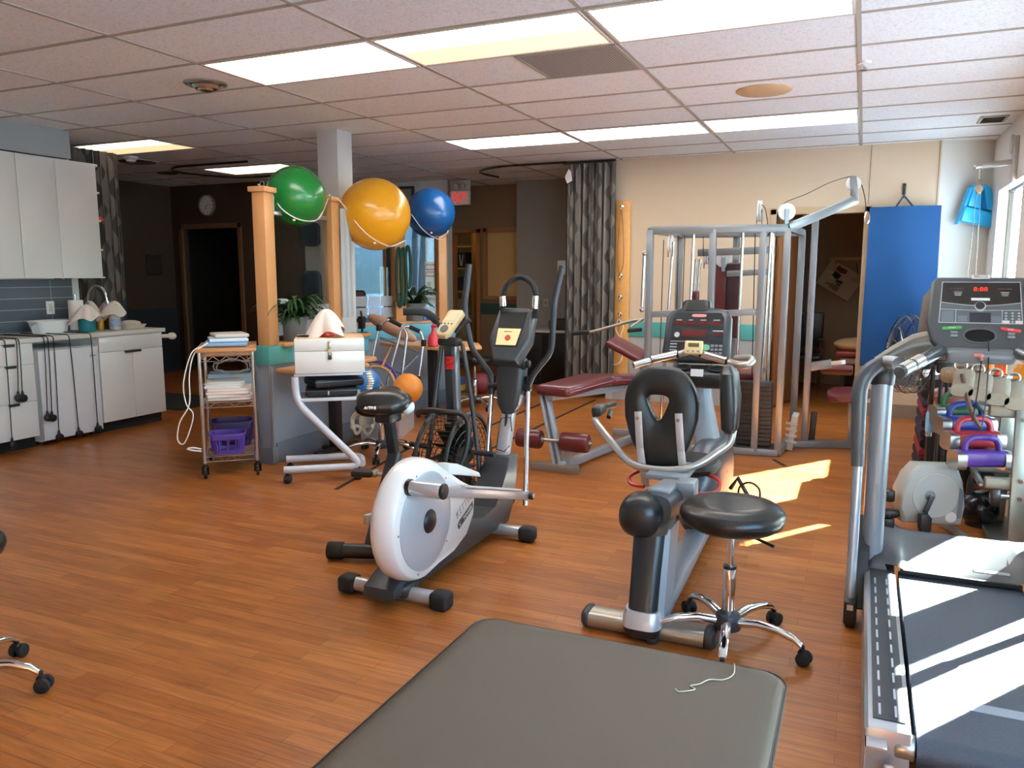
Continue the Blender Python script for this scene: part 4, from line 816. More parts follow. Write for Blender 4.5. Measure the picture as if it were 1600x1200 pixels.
b = MB(); b.obox(tp(0.22, 0.2, 0.575), (0.46, 0.38, 0.022), Rz(TA), 0.004); part('shelf', b, TUBEW, t)
b = MB(); b.obox(tp(0.0, 0.2, 0.665), (0.02, 0.36, 0.16), Rz(TA), 0.004); part('side_panel', b, TUBEW, t)
b = MB(); b.obox(tp(0.225, 0.2, 0.752), (0.47, 0.39, 0.016), Rz(TA), 0.003); part('top_plate', b, TUBEW, t)
t = thing('storage_box', 'white lidded wooden box with a hasp and padlock on the trolley', 'box', tuple(tp(0.2375, 0.2, 0.76)))
b = MB(); b.obox(tp(TW_ / 2, TD / 2, 0.84), (TW_, TD, 0.155), Rz(TA), 0.003); part('body', b, WHITEM, t)
b = MB(); b.obox(tp(TW_ / 2, TD / 2, 0.962), (TW_, TD, 0.085), Rz(TA), 0.003); part('lid', b, WHITEM, t)
b = MB(); b.obox(tp(TW_ / 2, TD / 2, 1.006), (TW_ - 0.01, TD - 0.01, 0.004), Rz(TA)); part('lid_top', b, mat('birch_ply', 'd9b88a', 0.5, vary=(10, 0.08)), t, 'bare wood top of the lid')
b = MB(); b.obox(tp(TW_ / 2, -0.004, 0.955), (0.024, 0.008, 0.06), Rz(TA), 0.002); b.cyl(tp(TW_ / 2, -0.004, 0.92), tp(TW_ / 2, -0.02, 0.92), 0.014, seg=14); part('hasp', b, mat('brass_steel', 'a99d80', 0.3, 0.9), t)
b = MB(); b.obox(tp(TW_ / 2, -0.012, 0.875), (0.026, 0.014, 0.03), Rz(TA), 0.003); b.tube([tp(TW_ / 2 - 0.009, -0.012, 0.888), tp(TW_ / 2 - 0.009, -0.012, 0.91), tp(TW_ / 2, -0.012, 0.918), tp(TW_ / 2 + 0.009, -0.012, 0.91), tp(TW_ / 2 + 0.009, -0.012, 0.888)], 0.003, 6); part('padlock', b, BLACK, t)
for k, (z, rz, lb) in enumerate(((0.588, 0.0, 'black zip pouch at the bottom of the trolley shelf'), (0.655, 0.3, 'black open zip pouch lying on the other pouch'))):
    t = thing('zip_pouch', lb, 'pouch', tuple(tp(0.24, 0.2, z))); b = MB(); b.obox(tp(0.24 + 0.02 * k, 0.18, z + 0.031), (0.36, 0.30, 0.06), Rz(TA + rz), 0.02, 3); part('bag', b, mat('navy_black_nylon', '12141b', 0.6, bump=(60, 0.3)), t)
    b = MB(); b.obox(tp(0.24 + 0.02 * k, 0.18, z + 0.045), (0.362, 0.302, 0.006), Rz(TA + rz), 0.002); part('zip', b, mat('grey_zip', '5b5f66', 0.4, 0.5), t)
    b = MB(); b.obox(tp(0.22, 0.02 - 0.005 * k, z + 0.03), (0.012, 0.006, 0.03), Rz(TA), 0.002); part('zip_pull', b, STEEL, t)
b = MB(); c = tp(TW_ + 0.035, 0.02, 0.56)
for k in range(12): q = c + Vector((0.008 * math.sin(k), 0, 0.017 * k)); b.ball(q, (0.024, 0.024, 0.009), 14, 6); b.ball(q + tv * 0.025, (0.009, 0.016, 0.007), 8, 5)
b.cyl(c, c + Vector((0, 0, 0.2)), 0.009, seg=8); b.cyl(c + Vector((0, 0, 0.19)), c + Vector((0, 0, 0.212)), 0.006, seg=6); b.tube([c + Vector((0, 0, 0.205)), tp(TW_, 0.02, 0.765)], 0.004, 6); solo('spine_model', 'white model spine hanging at the right side of the trolley', 'model', b, mat('bone_white', 'e3dcc8', 0.5))
# model pelvis under the saddle
pc = V3((-3.718,5.347,0.245))
b = MB()
for s in (-1, 1):
    ax = Vector((0.914, 0.405, 0)) * s; 
    def fn(u, v, ax=ax):
        a = -0.5 + 2.4 * u; r = 0.055 + 0.035 * v; return pc + ax * (0.022 + r * math.sin(a) * 0.85) + Vector((0, 0, r * math.cos(a) * 1.0)) + Vector((0.4, -0.9, 0)) * (0.03 * v * v)
    b.grid(14, 5, fn, 0.01); b.tube([pc + ax * 0.085 + Vector((0, 0, 0.02)), pc + ax * 0.075 + Vector((0.02, -0.03, -0.05)), pc + ax * 0.045 + Vector((0.02, -0.04, -0.10)), pc + ax * 0.012 + Vector((0.02, -0.04, -0.055)), pc + ax * 0.045 + Vector((0.02, -0.04, -0.03)), pc + ax * 0.075 + Vector((0.02, -0.03, -0.05))], 0.013, 8, smooth=5); b.ball(pc + ax * 0.075 + Vector((0.02, -0.04, -0.04)), 0.024, 12, 8)
b.ball(pc + Vector((0, 0, 0.0)), (0.035, 0.03, 0.065), 14, 10)
b.tube([pc + Vector((0, 0, 0.05)), pc + Vector((-0.01, 0.02, 0.2)), pc + Vector((-0.02, 0.03, 0.27))], 0.02, 8)
solo('pelvis_model', 'bone coloured model pelvis hanging below the bicycle saddle', 'model', b, MATS['bone_white'])
# towel and red bottle on the white box
t = thing('spray_bottle', 'red bottle under a pale pink towel on the white box', 'bottle', tuple(tp(0.22, 0.17, 1.008))); b = MB(); b.lathe([(0.05, 0), (0.06, 0.01), (0.058, 0.05), (0.035, 0.11), (0.018, 0.14), (0.016, 0.19), (0, 0.195)], tp(0.22, 0.17, 1.008), seg=22); part('body', b, mat('red_orange_bottle', 'd9442f', 0.3), t)
c = tp(0.22, 0.17, 1.2); towel_over(c.x, c.y, c.z, 0.125, 0.16, 12, TOWELP, 'face_towel', 'pale pink towel draped over the red bottle on the white box')
b = MB(); b.ball(tp(0.1, 0.14, 1.016), (0.1, 0.035, 0.008), 16, 6, Rz(TA)); solo('brush', 'flat black brush lying on the white box', 'brush', b, BLACK)
b = MB(); b.cyl(tp(0.33, 0.22, 1.012), tp(0.25, 0.30, 1.17), 0.008, seg=8); solo('wooden_stick', 'wooden stick leaning on the pink towel', 'stick', b, OAKD)


# ================================================================== elliptical trainer with the white flywheel housing
EX = -1.85
SILV = mat('silver_paint', 'c4c7ca', 0.32, 0.6); HOUSE = mat('white_housing', 'e6e6e2', 0.28, coat=0.3); DISC = mat('silver_grey_disc', 'b9c2cb', 0.35, 0.35)
FOAM = mat('black_foam', '1c1d1f', 0.85); DGREY = mat('dark_grey_plastic', '34373a', 0.4)
t = thing('elliptical_trainer', 'elliptical trainer with a round white flywheel housing and silver mast', 'exercise machine', (EX, 3.35, 0)); ell = t
# charcoal base frame under the housing
prof = [(2.74, 0.05), (2.74, 0.10), (2.86, 0.15), (3.0, 0.10), (3.2, 0.105), (3.38, 0.16), (3.46, 0.24), (3.50, 0.19), (3.62, 0.16), (3.78, 0.18), (3.88, 0.30), (3.97, 0.42), (4.09, 0.42), (4.05, 0.26), (4.0, 0.12), (3.95, 0.05)]
b = MB(); b.prism(prof, (EX, 0, 0), YU, ZU, 0.16, 0.012, 2, centre=True); part('base_frame', b, CHAR, t)
# white housing: rounded drum running into a nose
hp = []
for k in range(0, 23):
    a = math.radians(52 + k * (218 / 22)); hp.append((2.935 + 0.275 * math.cos(a), 0.365 + 0.275 * math.sin(a)))
hp += [(3.06, 0.108), (3.22, 0.118), (3.36, 0.165), (3.44, 0.25), (3.455, 0.34), (3.42, 0.405), (3.30, 0.465)]
def inset(ps, k, c=(3.0, 0.36)): return [(c[0] + (y - c[0]) * k, c[1] + (z - c[1]) * k) for y, z in ps]
b = MB(); rings = []
for x, k in ((0.0, 0.86), (0.005, 0.93), (0.02, 0.98), (0.04, 1.0), (0.07, 1.0), (0.098, 0.985), (0.118, 0.955), (0.126, 0.93)): rings.append([(EX + x, y, z) for y, z in inset(hp, k)])
b.loft(rings); part('housing', b, HOUSE, t, ang=50)
b = MB(); b.lathe([(0.0, 0), (0.222, 0), (0.222, 0.006), (0.21, 0.012), (0.1, 0.02), (0, 0.021)], (EX + 0.124, 2.945, 0.36), (1, 0, 0), 48); part('side_disc', b, DISC, t)
b = MB(); b.lathe([(0.055, 0), (0.052, 0.006), (0.035, 0.016), (0, 0.02)], (EX + 0.143, 2.945, 0.36), (1, 0, 0), 28); part('hub_cap', b, BLACK, t)
b = MB()
for a in (40, 110, 180, 250, 320): b.cyl((EX + 0.128, 2.945 + 0.236 * math.cos(math.radians(a)), 0.36 + 0.236 * math.sin(math.radians(a))), (EX + 0.131, 2.945 + 0.236 * math.cos(math.radians(a)), 0.36 + 0.236 * math.sin(math.radians(a))), 0.005, seg=8)
part('screws', b, STEEL, t, stuff=True)
lu = Vector((0, 0.92, 0.39)).normalized(); lv = Vector((0, -0.39, 0.92)).normalized()
b = MB(); b.text('KETTLER', (EX + 0.126, 3.325, 0.335), lu, lv, 0.052, 0.0012, width=0.2); part('brand_lettering', b, mat('silver_lettering', 'a8a59f', 0.3, 0.6), t)
pb = [(-0.085, -0.018), (0.075, -0.018), (0.088, -0.006), (0.092, 0.018), (-0.07, 0.018), (-0.088, 0.004)]
b = MB(); b.prism(pb, (EX + 0.124, 3.325, 0.275), lu, lv, 0.003); part('badge', b, BLACK, t)
b = MB(); b.text('C', (EX + 0.128, 3.263, 0.249), lu, lv, 0.026, 0.001); b.text('TOWER', (EX + 0.128, 3.345, 0.283), lu, lv, 0.026, 0.001, width=0.10); part('badge_lettering', b, WHITE, t)
for y in (2.86, 3.83):
    x0, x1 = EX - 0.28, EX + 0.29
    b = MB(); b.cyl((x0 + 0.05, y, 0.045), (x1 - 0.05, y, 0.045), 0.032, seg=18); part('stabilizer', b, SILV, t)
    for xa, xb in ((x0, x0 + 0.09), (x1 - 0.09, x1)): b = MB(); b.obox(((xa + xb) / 2, y, 0.042), (0.09, 0.085, 0.08), None, 0.02, 3); part('end_cap', b, RUBBER, t)
b = MB(); b.obox((EX, 2.87, 0.065), (0.2, 0.13, 0.07), None, 0.025, 3); part('rear_saddle', b, CHAR, t)
# mast
m0, m1, m2 = Vector((EX, 4.03, 0.36)), Vector((EX, 4.15, 0.70)), Vector((EX, 4.19, 0.90))
b = MB(); b.beam(m0 - (m1 - m0) * 0.5, m1, 0.075, 0.06, 0.012, up=(0, 1, 0)); part('mast', b, SILV, t)
b = MB(); b.tube([(EX + 0.04, 4.05, 0.47), (EX + 0.02, 4.02, 0.44), (EX - 0.03, 4.02, 0.45), (EX - 0.045, 4.07, 0.5), (EX - 0.03, 4.09, 0.62), (EX + 0.03, 4.085, 0.63), (EX + 0.045, 4.07, 0.55)], 0.003, 6); b.tube([(EX - 0.005, 4.05, 0.46), (EX, 4.08, 0.56), (EX + 0.005, 4.09, 0.66)], 0.008, 6); part('bottle_holder', b, BLACK, t)
b = MB(); b.loft([se((EX, 4.135, 0.645), XU, YU, 0.035, 0.04, 4), se((EX, 4.15, 0.70), XU, YU, 0.07, 0.055, 5), se((EX, 4.17, 0.80), XU, YU, 0.08, 0.06, 5), se((EX, 4.18, 0.925), XU, YU, 0.085, 0.06, 5), se((EX, 4.18, 0.96), XU, YU, 0.08, 0.055, 5)]); part('mast_head', b, CHAR, t)
b = MB(); b.cyl((EX - 0.09, 4.15, 0.935), (EX + 0.10, 4.15, 0.935), 0.034, seg=20, bev=0.006); part('hinge_barrel', b, BLACK, t)
b = MB(); b.cyl((EX + 0.10, 4.15, 0.935), (EX + 0.125, 4.15, 0.935), 0.022, seg=14, bev=0.004); part('knob', b, BLACK, t)
# console
cn = Vector((0, -0.86, 0.5)).normalized(); cv_ = Vector((0, 0.5, 0.86)).normalized(); cc = Vector((EX + 0.0, 4.13, 1.10))
outl = [(-0.065, -0.165), (0.08, -0.165), (0.135, -0.02), (0.125, 0.16), (0.08, 0.178), (-0.06, 0.178), (-0.10, 0.16), (-0.12, -0.02)]
b = MB(); b.prism(outl, cc - cn * 0.08, XU, cv_, 0.09, 0.02, 3); part('console_shell', b, DGREY, t)
b = MB(); b.prism([(-0.07, -0.075), (0.07, -0.075), (0.09, 0.145), (-0.078, 0.145)], cc + cn * 0.0105, XU, cv_, 0.003); part('console_recess', b, BLACKM, t)
SCR = mat('amber_lcd', 'd8c493', 0.3, emit=('d0b070', 0.25))
b = MB(); b.prism([(-0.062, -0.07), (0.062, -0.07), (0.075, 0.035), (-0.068, 0.035)], cc + cn * 0.0145, XU, cv_, 0.003); scr = part('screen', b, SCR, t)
b = MB(); q = cc + cn * 0.019 + cv_ * -0.025; b.lathe([(0.006, 0), (0.018, 0), (0.018, 0.002), (0.006, 0.002)], q + XU * 0.005, cn, 18); b.obox(q + cv_ * 0.04, (0.05, 0.001, 0.004)); part('display_mark', b, mat('display_red', 'b1452e', 0.5), scr)
b = MB(); b.tube([(-1.915,4.2,1.205), (-1.923,4.2,1.294), (-1.89,4.2,1.387), (-1.813,4.2,1.432), (-1.737,4.2,1.396), (-1.709,4.2,1.316), (-1.716,4.2,1.198)], 0.0165, 12, smooth=5); part('loop_handle', b, FOAM, t)
for k, (p0, p1) in enumerate((((-1.911,4.183,1.265), (-1.915,4.183,1.321)), ((-1.71,4.183,1.254), (-1.706,4.183,1.327)))):
    b = MB(); b.tube([p0, p1], 0.019, 12); part('pulse_sensor', b, CHROME, t)
# moving arms, cranks and pedals
def arm(sx, upper, low_top, low_bot):
    b = MB(); b.tube(upper, [0.017, 0.017, 0.017, 0.019, 0.019], 12, fillet=0.05); part('arm', b, mat('blue_black_grip', '23272d', 0.5), t)
    b = MB(); b.tube([low_top, low_bot], 0.0145, 12); part('lower_arm', b, CHROME, t)
    b = MB(); p = V3(low_top); b.cyl(p - XU * sx * 0.10, p + XU * sx * 0.022, 0.024, seg=16, bev=0.005); b.cyl(p + Vector((0, -0.01, -0.05)), p + Vector((0, 0.01, 0.06)), 0.02, seg=14); part('pivot', b, BLACK, t)
arm(1, [(-1.743,4.17,0.806), (-1.719,4.17,0.868), (-1.613,4.2,1.007), (-1.599,4.2,1.299), (-1.558,4.22,1.497)], (-1.747,4.17,0.799), (-1.655,3.92,0.169))
arm(-1, [(-1.977,4.17,0.804), (-1.985,4.17,0.861), (-2.126,4.2,1.005), (-2.176,4.2,1.234), (-2.149,4.22,1.507)], (-1.977,4.17,0.793), (-1.948,4,0.169))
def pedal(x, pts_y, label=None):
    (ya, za), (yb, zb) = pts_y
    b = MB(); b.beam((x, ya, za), (x, yb, zb), 0.03, 0.045, 0.004); part('pedal_bar', b, SILV, t)
    b = MB(); b.beam((x, ya + (yb - ya) * 0.35, za + (zb - za) * 0.35 + 0.03), (x, yb - (yb - ya) * 0.12, zb - (zb - za) * 0.12 + 0.03), 0.06, 0.01, 0.003); part('foot_plate', b, mat('foot_plate_grey', 'bfc3c2', 0.5), t)
    b = MB(); b.cyl((x - 0.06, yb, zb), (x + 0.04, yb, zb), 0.02, seg=12, bev=0.004); part('joint', b, BLACK, t)
pedal(EX + 0.20, ((2.79, 0.545), (3.93, 0.225)))
pedal(EX - 0.20, ((2.95, 0.32), (4.0, 0.2)))
b = MB(); b.cyl((EX + 0.14, 2.80, 0.55), (EX + 0.29, 2.80, 0.55), 0.033, seg=20, bev=0.006); part('crank_roller', b, SILV, t)
b = MB(); b.cyl((EX + 0.29, 2.80, 0.55), (EX + 0.305, 2.80, 0.55), 0.034, seg=20, bev=0.004); part('roller_cap', b, BLACK, t); b = MB(); b.cyl((EX + 0.125, 2.80, 0.55), (EX + 0.14, 2.80, 0.55), 0.036, seg=20); part('roller_cap', b, BLACK, t)
# far foot plate peeping over the nose of the housing
b = MB(); b.prism([(0, 0), (0.1, -0.02), (0.34, -0.12), (0.36, -0.15), (0, -0.05)], (EX - 0.04, 3.30, 0.53), YU, ZU, 0.09, 0.008); part('foot_tread', b, mat('tread_white', 'd9dcd9', 0.5), t)

# ================================================================== air bike behind it
AX = -2.25
t = thing('air_bike', 'black fan bike with a tan console, its saddle left of the white flywheel', 'exercise bike', (AX, 3.7, 0))
b = MB(); b.tube([(AX - 0.14, 3.17, 0.05), (AX + 0.25, 3.3, 0.05)], 0.038, 16); part('rear_stabilizer', b, BLACK, t)
for x, y in ((AX - 0.14, 3.17), (AX + 0.25, 3.3)): b = MB(); b.cyl((x - 0.04, y - 0.013, 0.05), (x + 0.04, y + 0.013, 0.05), 0.046, seg=18, bev=0.008); part('end_cap', b, RUBBER, t)
b = MB(); b.beam((AX + 0.03, 3.235, 0.06), (AX, 3.53, 0.50), 0.07, 0.055, 0.012, up=(0, 1, 0)); b.beam((AX, 3.47, 0.34), (AX, 4.0, 0.28), 0.06, 0.05, 0.01); part('frame', b, CHAR, t)
b = MB(); b.beam((AX, 3.52, 0.46), (AX - 0.03, 3.52, 0.68), 0.055, 0.045, 0.008, up=(0, 1, 0)); part('seat_post', b, BLACKM, t)
b = MB(); b.obox((AX - 0.035, 3.52, 0.69), (0.1, 0.12, 0.05), None, 0.012); part('seat_clamp', b, BLACK, t)
sd = Vector((-0.35, -0.94, 0)); su = Vector((0.914, 0.405, 0)); sf = Vector((-0.405, 0.914, 0)); sc_ = Vector((AX - 0.045, 3.52, 0.765)); SK = 1.18
def srow(f, w, z, h, n=2.6): return se(sc_ + sf * f * SK + ZU * z * SK, su, ZU, w * SK, h * SK, n, 26)
b = MB(); b.loft([srow(-0.15, 0.05, 0.0, 0.02), srow(-0.13, 0.105, 0.015, 0.045), srow(-0.06, 0.125, 0.02, 0.055), srow(0.0, 0.115, 0.012, 0.052), srow(0.07, 0.075, 0.012, 0.045), srow(0.14, 0.05, 0.02, 0.04), srow(0.19, 0.036, 0.016, 0.03), srow(0.205, 0.015, 0.01, 0.012)]); part('saddle', b, mat('black_saddle_vinyl', '1c1a18', 0.32, bump=(30, 0.1)), t, ang=60)
b = MB(); b.ball(sc_ + su * 0.125 + sf * -0.07 + ZU * -0.01, (0.03, 0.05, 0.035), 14, 8); part('saddle_bumper', b, mat('white_grey_rubber', 'c9d2d8', 0.4), t)
b = MB(); fu = (su * 0.94 - sf * 0.0); b.text('ACTIVE', sc_ + su * -0.05 + sf * -0.192 + ZU * 0.01, su, ZU, 0.017, 0.03, width=0.06); part('saddle_lettering', b, mat('white_print', 'd9d9d5', 0.5), t)
FX_, FC = AX + 0.06, Vector((AX + 0.06, 4.08, 0.33))
b = MB(); b.cyl(FC - XU * 0.06, FC + XU * 0.06, 0.10, seg=24, bev=0.02)
for k in range(16):
    a = 2 * PI * k / 16; d = Vector((0, math.cos(a), math.sin(a))); b.obox(FC + d * 0.165, (0.10, 0.004, 0.15), Matrix.Rotation(a - PI / 2 + 0.35, 3, 'X'))
part('fan_wheel', b, BLACKM, t, stuff=True)
b = MB()
for s in (-1, 1):
    for r in (0.10, 0.15, 0.20, 0.25, 0.285): b.tube([FC + XU * s * 0.085 + Vector((0, r * math.cos(a), r * math.sin(a))) for a in [2 * PI * k / 32 for k in range(32)]], 0.0028, 5, closed=True)
    for k in range(36):
        a = 2 * PI * k / 36; d = Vector((0, math.cos(a), math.sin(a))); b.tube([FC + XU * s * 0.09 + d * 0.08, FC + XU * s * 0.083 + d * 0.285], 0.002, 4)
for k in range(48):
    a = 2 * PI * k / 48; d = Vector((0, math.cos(a), math.sin(a))); b.tube([FC - XU * 0.085 + d * 0.287, FC + XU * 0.085 + d * 0.287], 0.002, 4)
part('fan_cage', b, mat('cage_wire', '3a3632', 0.35, 0.8), t, stuff=True)
b = MB(); b.tube([FC + Vector((-0.10, r * 0 + 0.3 * math.cos(a), 0.3 * math.sin(a))) for a in [2 * PI * k / 40 for k in range(40)]], 0.013, 8, closed=True); b.tube([FC + Vector((0.10, 0.3 * math.cos(a), 0.3 * math.sin(a))) for a in [2 * PI * k / 40 for k in range(40)]], 0.013, 8, closed=True); part('cage_hoop', b, BLACK, t)
b = MB(); b.tube([FC + Vector((-0.17, -0.12, 0.29)), FC + Vector((-0.14, -0.16, 0.33)), FC + Vector((0.02, -0.18, 0.34)), FC + Vector((0.16, -0.14, 0.30)), FC + Vector((0.17, -0.2, 0.08)), FC + Vector((0.08, -0.36, -0.1))], 0.016, 10, smooth=5); part('guard_bar', b, BLACK, t)
b = MB(); b.tube([(AX - 0.2, 4.42, 0.045), (AX + 0.3, 4.42, 0.045)], 0.035, 14); b.beam((AX + 0.06, 4.42, 0.05), (AX + 0.06, 4.12, 0.3), 0.05, 0.04, 0.008); part('front_stabilizer', b, BLACK, t)
b = MB(); b.beam((-2.219,4.12,0.563), (-2.235,4.12,1.035), 0.055, 0.05, 0.008, up=(0, 1, 0)); part('mast', b, CHAR, t)
b = MB(); b.beam((-2.177,4.115,0.536), (-2.193,4.115,1.037), 0.024, 0.06, 0.004, up=(0, 1, 0)); part('mast_rail', b, mat('grey_blue_metal', '6c7680', 0.35, 0.5), t)
b = MB()
for k in range(7): q = V3((-2.209,4.07,0.896)) + ZU * (0.011 * k); b.tube([q + Vector((0.024 * math.cos(a), 0.02 * math.sin(a), 0.004 * a / 6)) for a in [2 * PI * j / 12 for j in range(12)]], 0.005, 6, closed=True)
part('tension_spring', b, REDP, t, 'red tension spring')
for pts in ([(-2.254,4.06,1.028), (-2.276,4.04,0.804), (-2.297,3.95,0.348)], [(-2.117,4.06,1.048), (-2.051,4.04,0.742), (-1.9,3.9,0.107)]):
    b = MB(); b.tube(pts, 0.014, 10, smooth=5); part('side_tube', b, CHAR, t)
for p0, p1 in (((-2.413,3.95,0.446), (-2.278,3.95,0.443)), ((-1.974,3.93,0.441), (-1.852,3.93,0.441))):
    b = MB(); b.tube([p0, p1], 0.016, 12); part('foot_peg', b, FOAM, t)
b = MB(); b.obox((-2.192,4.05,1.057), (0.135, 0.08, 0.05), None, 0.02, 3); part('console_mount', b, FOAM, t)
n_ = Vector((-0.1, -0.72, 0.69)).normalized(); u_ = Vector((0.99, -0.14, 0)).normalized(); u_ = (u_ - n_ * u_.dot(n_)).normalized(); v_ = n_.cross(u_); q = V3((-2.197,4.03,1.166))
lean = u_ * 0.22
b = MB(); b.prism([(-0.045, -0.075), (-0.025, -0.098), (0.03, -0.098), (0.05, -0.075), (0.075, 0.085), (0.06, 0.1), (-0.02, 0.1), (-0.035, 0.085)], q - n_ * 0.03, u_, v_, 0.04, 0.01, 3); cns = part('console', b, mat('tan_console', 'c9ad80', 0.45), t, 'tan console')
b = MB(); b.prism([(-0.015, 0.01), (0.05, 0.01), (0.056, 0.07), (-0.012, 0.07)], q + n_ * 0.0102, u_, v_, 0.001); part('display', b, mat('olive_lcd', 'a08f52', 0.3), cns)
b = MB(); b.lathe([(0.012, 0), (0.026, 0), (0.026, 0.004), (0.012, 0.004)], q + n_ * 0.0102 + v_ * -0.05 + u_ * 0.008, n_, 20)
for k in range(4): b.lathe([(0, 0), (0.006, 0), (0.005, 0.003), (0, 0.003)], q + n_ * 0.0102 + v_ * -0.01 + u_ * (-0.03 + 0.024 * k), n_, 10)
part('buttons', b, BLACK, cns)
b = MB(); b.tube([(-2.244,4.06,1.107), (-2.28,4.05,1.175), (-2.314,4.02,1.213)], 0.013, 10, smooth=4); b.tube([(-2.159,4.06,1.11), (-2.113,4.07,1.166), (-2.072,4.08,1.185)], 0.013, 10); part('handlebar', b, CHAR, t)
b = MB(); b.tube([(-2.272,4.05,1.171), (-2.322,4.02,1.22), (-2.374,3.99,1.232), (-2.445,3.95,1.232)], 0.023, 14, smooth=5); part('grip', b, FOAM, t)
b = MB(); b.tube([(AX - 0.05, 3.74, 0.30), (AX - 0.14, 3.74, 0.30), (AX - 0.16, 3.70, 0.34)], 0.012, 8); part('crank', b, STEEL, t)
b = MB(); q = V3((-2.526,3.62,0.336)); b.obox(q, (0.12, 0.075, 0.035), Rz(0.2), 0.008); part('pedal', b, BLACK, t)
b = MB(); b.obox(q + Vector((0.07, 0.02, 0)), (0.03, 0.06, 0.04), Rz(0.2), 0.008); b.tube([q + Vector((0.08, 0.02, 0)), (AX - 0.05, 3.74, 0.30)], 0.012, 8); part('crank_arm', b, STEEL, t)

# ================================================================== red vinyl bench with leg rollers
RV = mat('oxblood_vinyl', '5c2025', 0.33, bump=(40, 0.08), coat=0.15); GFR = mat('grey_blue_frame_paint', 'a2adb8', 0.35, 0.25)
t = thing('weight_bench', 'oxblood vinyl bench with leg rollers beside the curtain', 'bench', (-2.0, 5.8, 0))
b = MB(); b.beam((-2.2, 5.32, 0.03), (-1.83, 5.32, 0.03), 0.06, 0.06, 0.004); part('front_foot', b, mat('taupe_frame', '8b8178', 0.4, 0.3), t)
b = MB(); b.beam((-1.96, 5.3, 0.05), (-1.70, 6.75, 0.05), 0.05, 0.06, 0.003); part('base_beam', b, GFR, t)
b = MB(); b.beam((-1.72, 6.75, 0.03), (-1.72, 6.75, 0.5), 0.05, 0.05, 0.003, up=(0, 1, 0)); b.beam((-2.0, 6.78, 0.03), (-1.45, 6.78, 0.03), 0.05, 0.06, 0.003); part('rear_leg', b, GFR, t)
b = MB()
for s in (-0.024, 0.024): b.beam((-1.99 + s, 5.34, 0.05), (-2.223,5.47,0.604)[0:1] and (-2.17 + s, 5.5, 0.56), 0.022, 0.06, 0.003, up=(0, 1, 0))
b.beam((-1.92, 5.36, 0.05), (-1.92, 5.36, 0.26), 0.05, 0.05, 0.004, up=(0, 1, 0)); part('front_post', b, GFR, t)
b = MB(); b.beam((-2.1, 5.45, 0.535), (-1.78, 6.75, 0.47), 0.05, 0.05, 0.003); part('seat_beam', b, GFR, t)
def pad(name, p0, p1, w, h, m=RV, side=None):
    p0, p1 = V3(p0), V3(p1); u, v, d = frame_of(p1 - p0); L = (p1 - p0).length; b = MB(); rg = []
    for f, k, hh in ((0.0, 0.82, 0.55), (0.012, 0.93, 0.82), (0.04, 1, 1), (L - 0.04, 1, 1), (L - 0.012, 0.93, 0.82), (L, 0.82, 0.55)): rg.append(se(p0 + d * f, u, v, w / 2 * k, h / 2 * hh, 5, 28))
    b.loft(rg); o = part(name, b, m, t, ang=50)
    b = MB(); b.tube([p for p in [p0 + d * 0.03 + u * (w / 2 + 0.001), p1 - d * 0.03 + u * (w / 2 + 0.001)]], 0.004, 6); b.tube([p0 + d * 0.03 - u * (w / 2 + 0.001), p1 - d * 0.03 - u * (w / 2 + 0.001)], 0.004, 6); part('piping', b, mat('mauve_piping', '9a7f92', 0.35), o); return o
pad('seat_pad', (-2.08, 5.40, 0.585), (-1.93, 6.1, 0.605), 0.30, 0.085); pad('back_pad', (-1.93, 6.11, 0.60), (-1.78, 6.9, 0.52), 0.28, 0.08)
for (x, y, z) in ((-1.93, 5.36, 0.225),):
    b = MB(); b.cyl((-2.34, y, z), (-1.74, y, z), 0.012, seg=10); part('roller_axle', b, STEEL, t)
    for x0, x1 in ((-2.33, -2.13), (-1.98, -1.76)):
        b = MB(); b.cyl((x0, y, z), (x1, y, z), 0.072, seg=26, bev=0.022); part('roller', b, RV, t)
        b = MB(); b.cyl((x1, y, z), (x1 + 0.006, y, z), 0.026, seg=18); part('roller_cap', b, STEEL, t)
b = MB(); b.beam((-1.70, 6.72, 0.5), (-1.72, 6.62, 0.76), 0.05, 0.04, 0.003, up=(0, 1, 0)); part('curl_bracket', b, GFR, t)
b = MB(); b.obox((-1.82, 6.55, 0.81), (0.34, 0.24, 0.05), Ry(0.45) @ Rx(0.2), 0.018, 3); part('curl_pad', b, RV, t)


# ================================================================== multi station weight machine
GA = mat('gym_silver_paint', '82888d', 0.3, 0.25, coat=0.2); ROD = mat('guide_rod_chrome', 'd5d6d6', 0.15, 1.0); CABLE = mat('black_cable', '141414', 0.5); PUL = mat('white_pulley', 'dcdcd8', 0.4); IRON = mat('black_iron_plate', '24262a', 0.45, 0.3)
t = thing('weight_machine', 'silver framed multi station weight machine with black plates and pulleys', 'weight machine', (-0.9, 6.9, 0)); gym = t
G0, G1, G2 = Vector((-1.60, 6.38, 0)), Vector((-0.555, 6.50, 0)), Vector((-0.385, 6.96, 0))
def gbeam(name, p0, p1, w=0.055, h=0.055, up=(0, 1, 0), m=None): b = MB(); b.beam(p0, p1, w, h, 0.003, up=up); return part(name, b, m or GA, t)
Z3 = lambda p, z: Vector((p[0], p[1], z))
gm = G0.lerp(G1, 0.47); gi = G0.lerp(G1, 0.83); back = Vector((0.06, 0.85, 0))
TOPZ = 1.80
for p in (G0, gm, gi, G1): gbeam('upright', Z3(p, 0.03), Z3(p, TOPZ), 0.05, 0.06)
gbeam('upright', Z3(G0 + back, 0.03), Z3(G0 + back, TOPZ)); gbeam('upright', Z3(gm + back, 0.03), Z3(gm + back, TOPZ + 0.02)); gbeam('upright', Z3(G1 + back * 0.9, 0.03), Z3(G1 + back * 0.9, TOPZ))
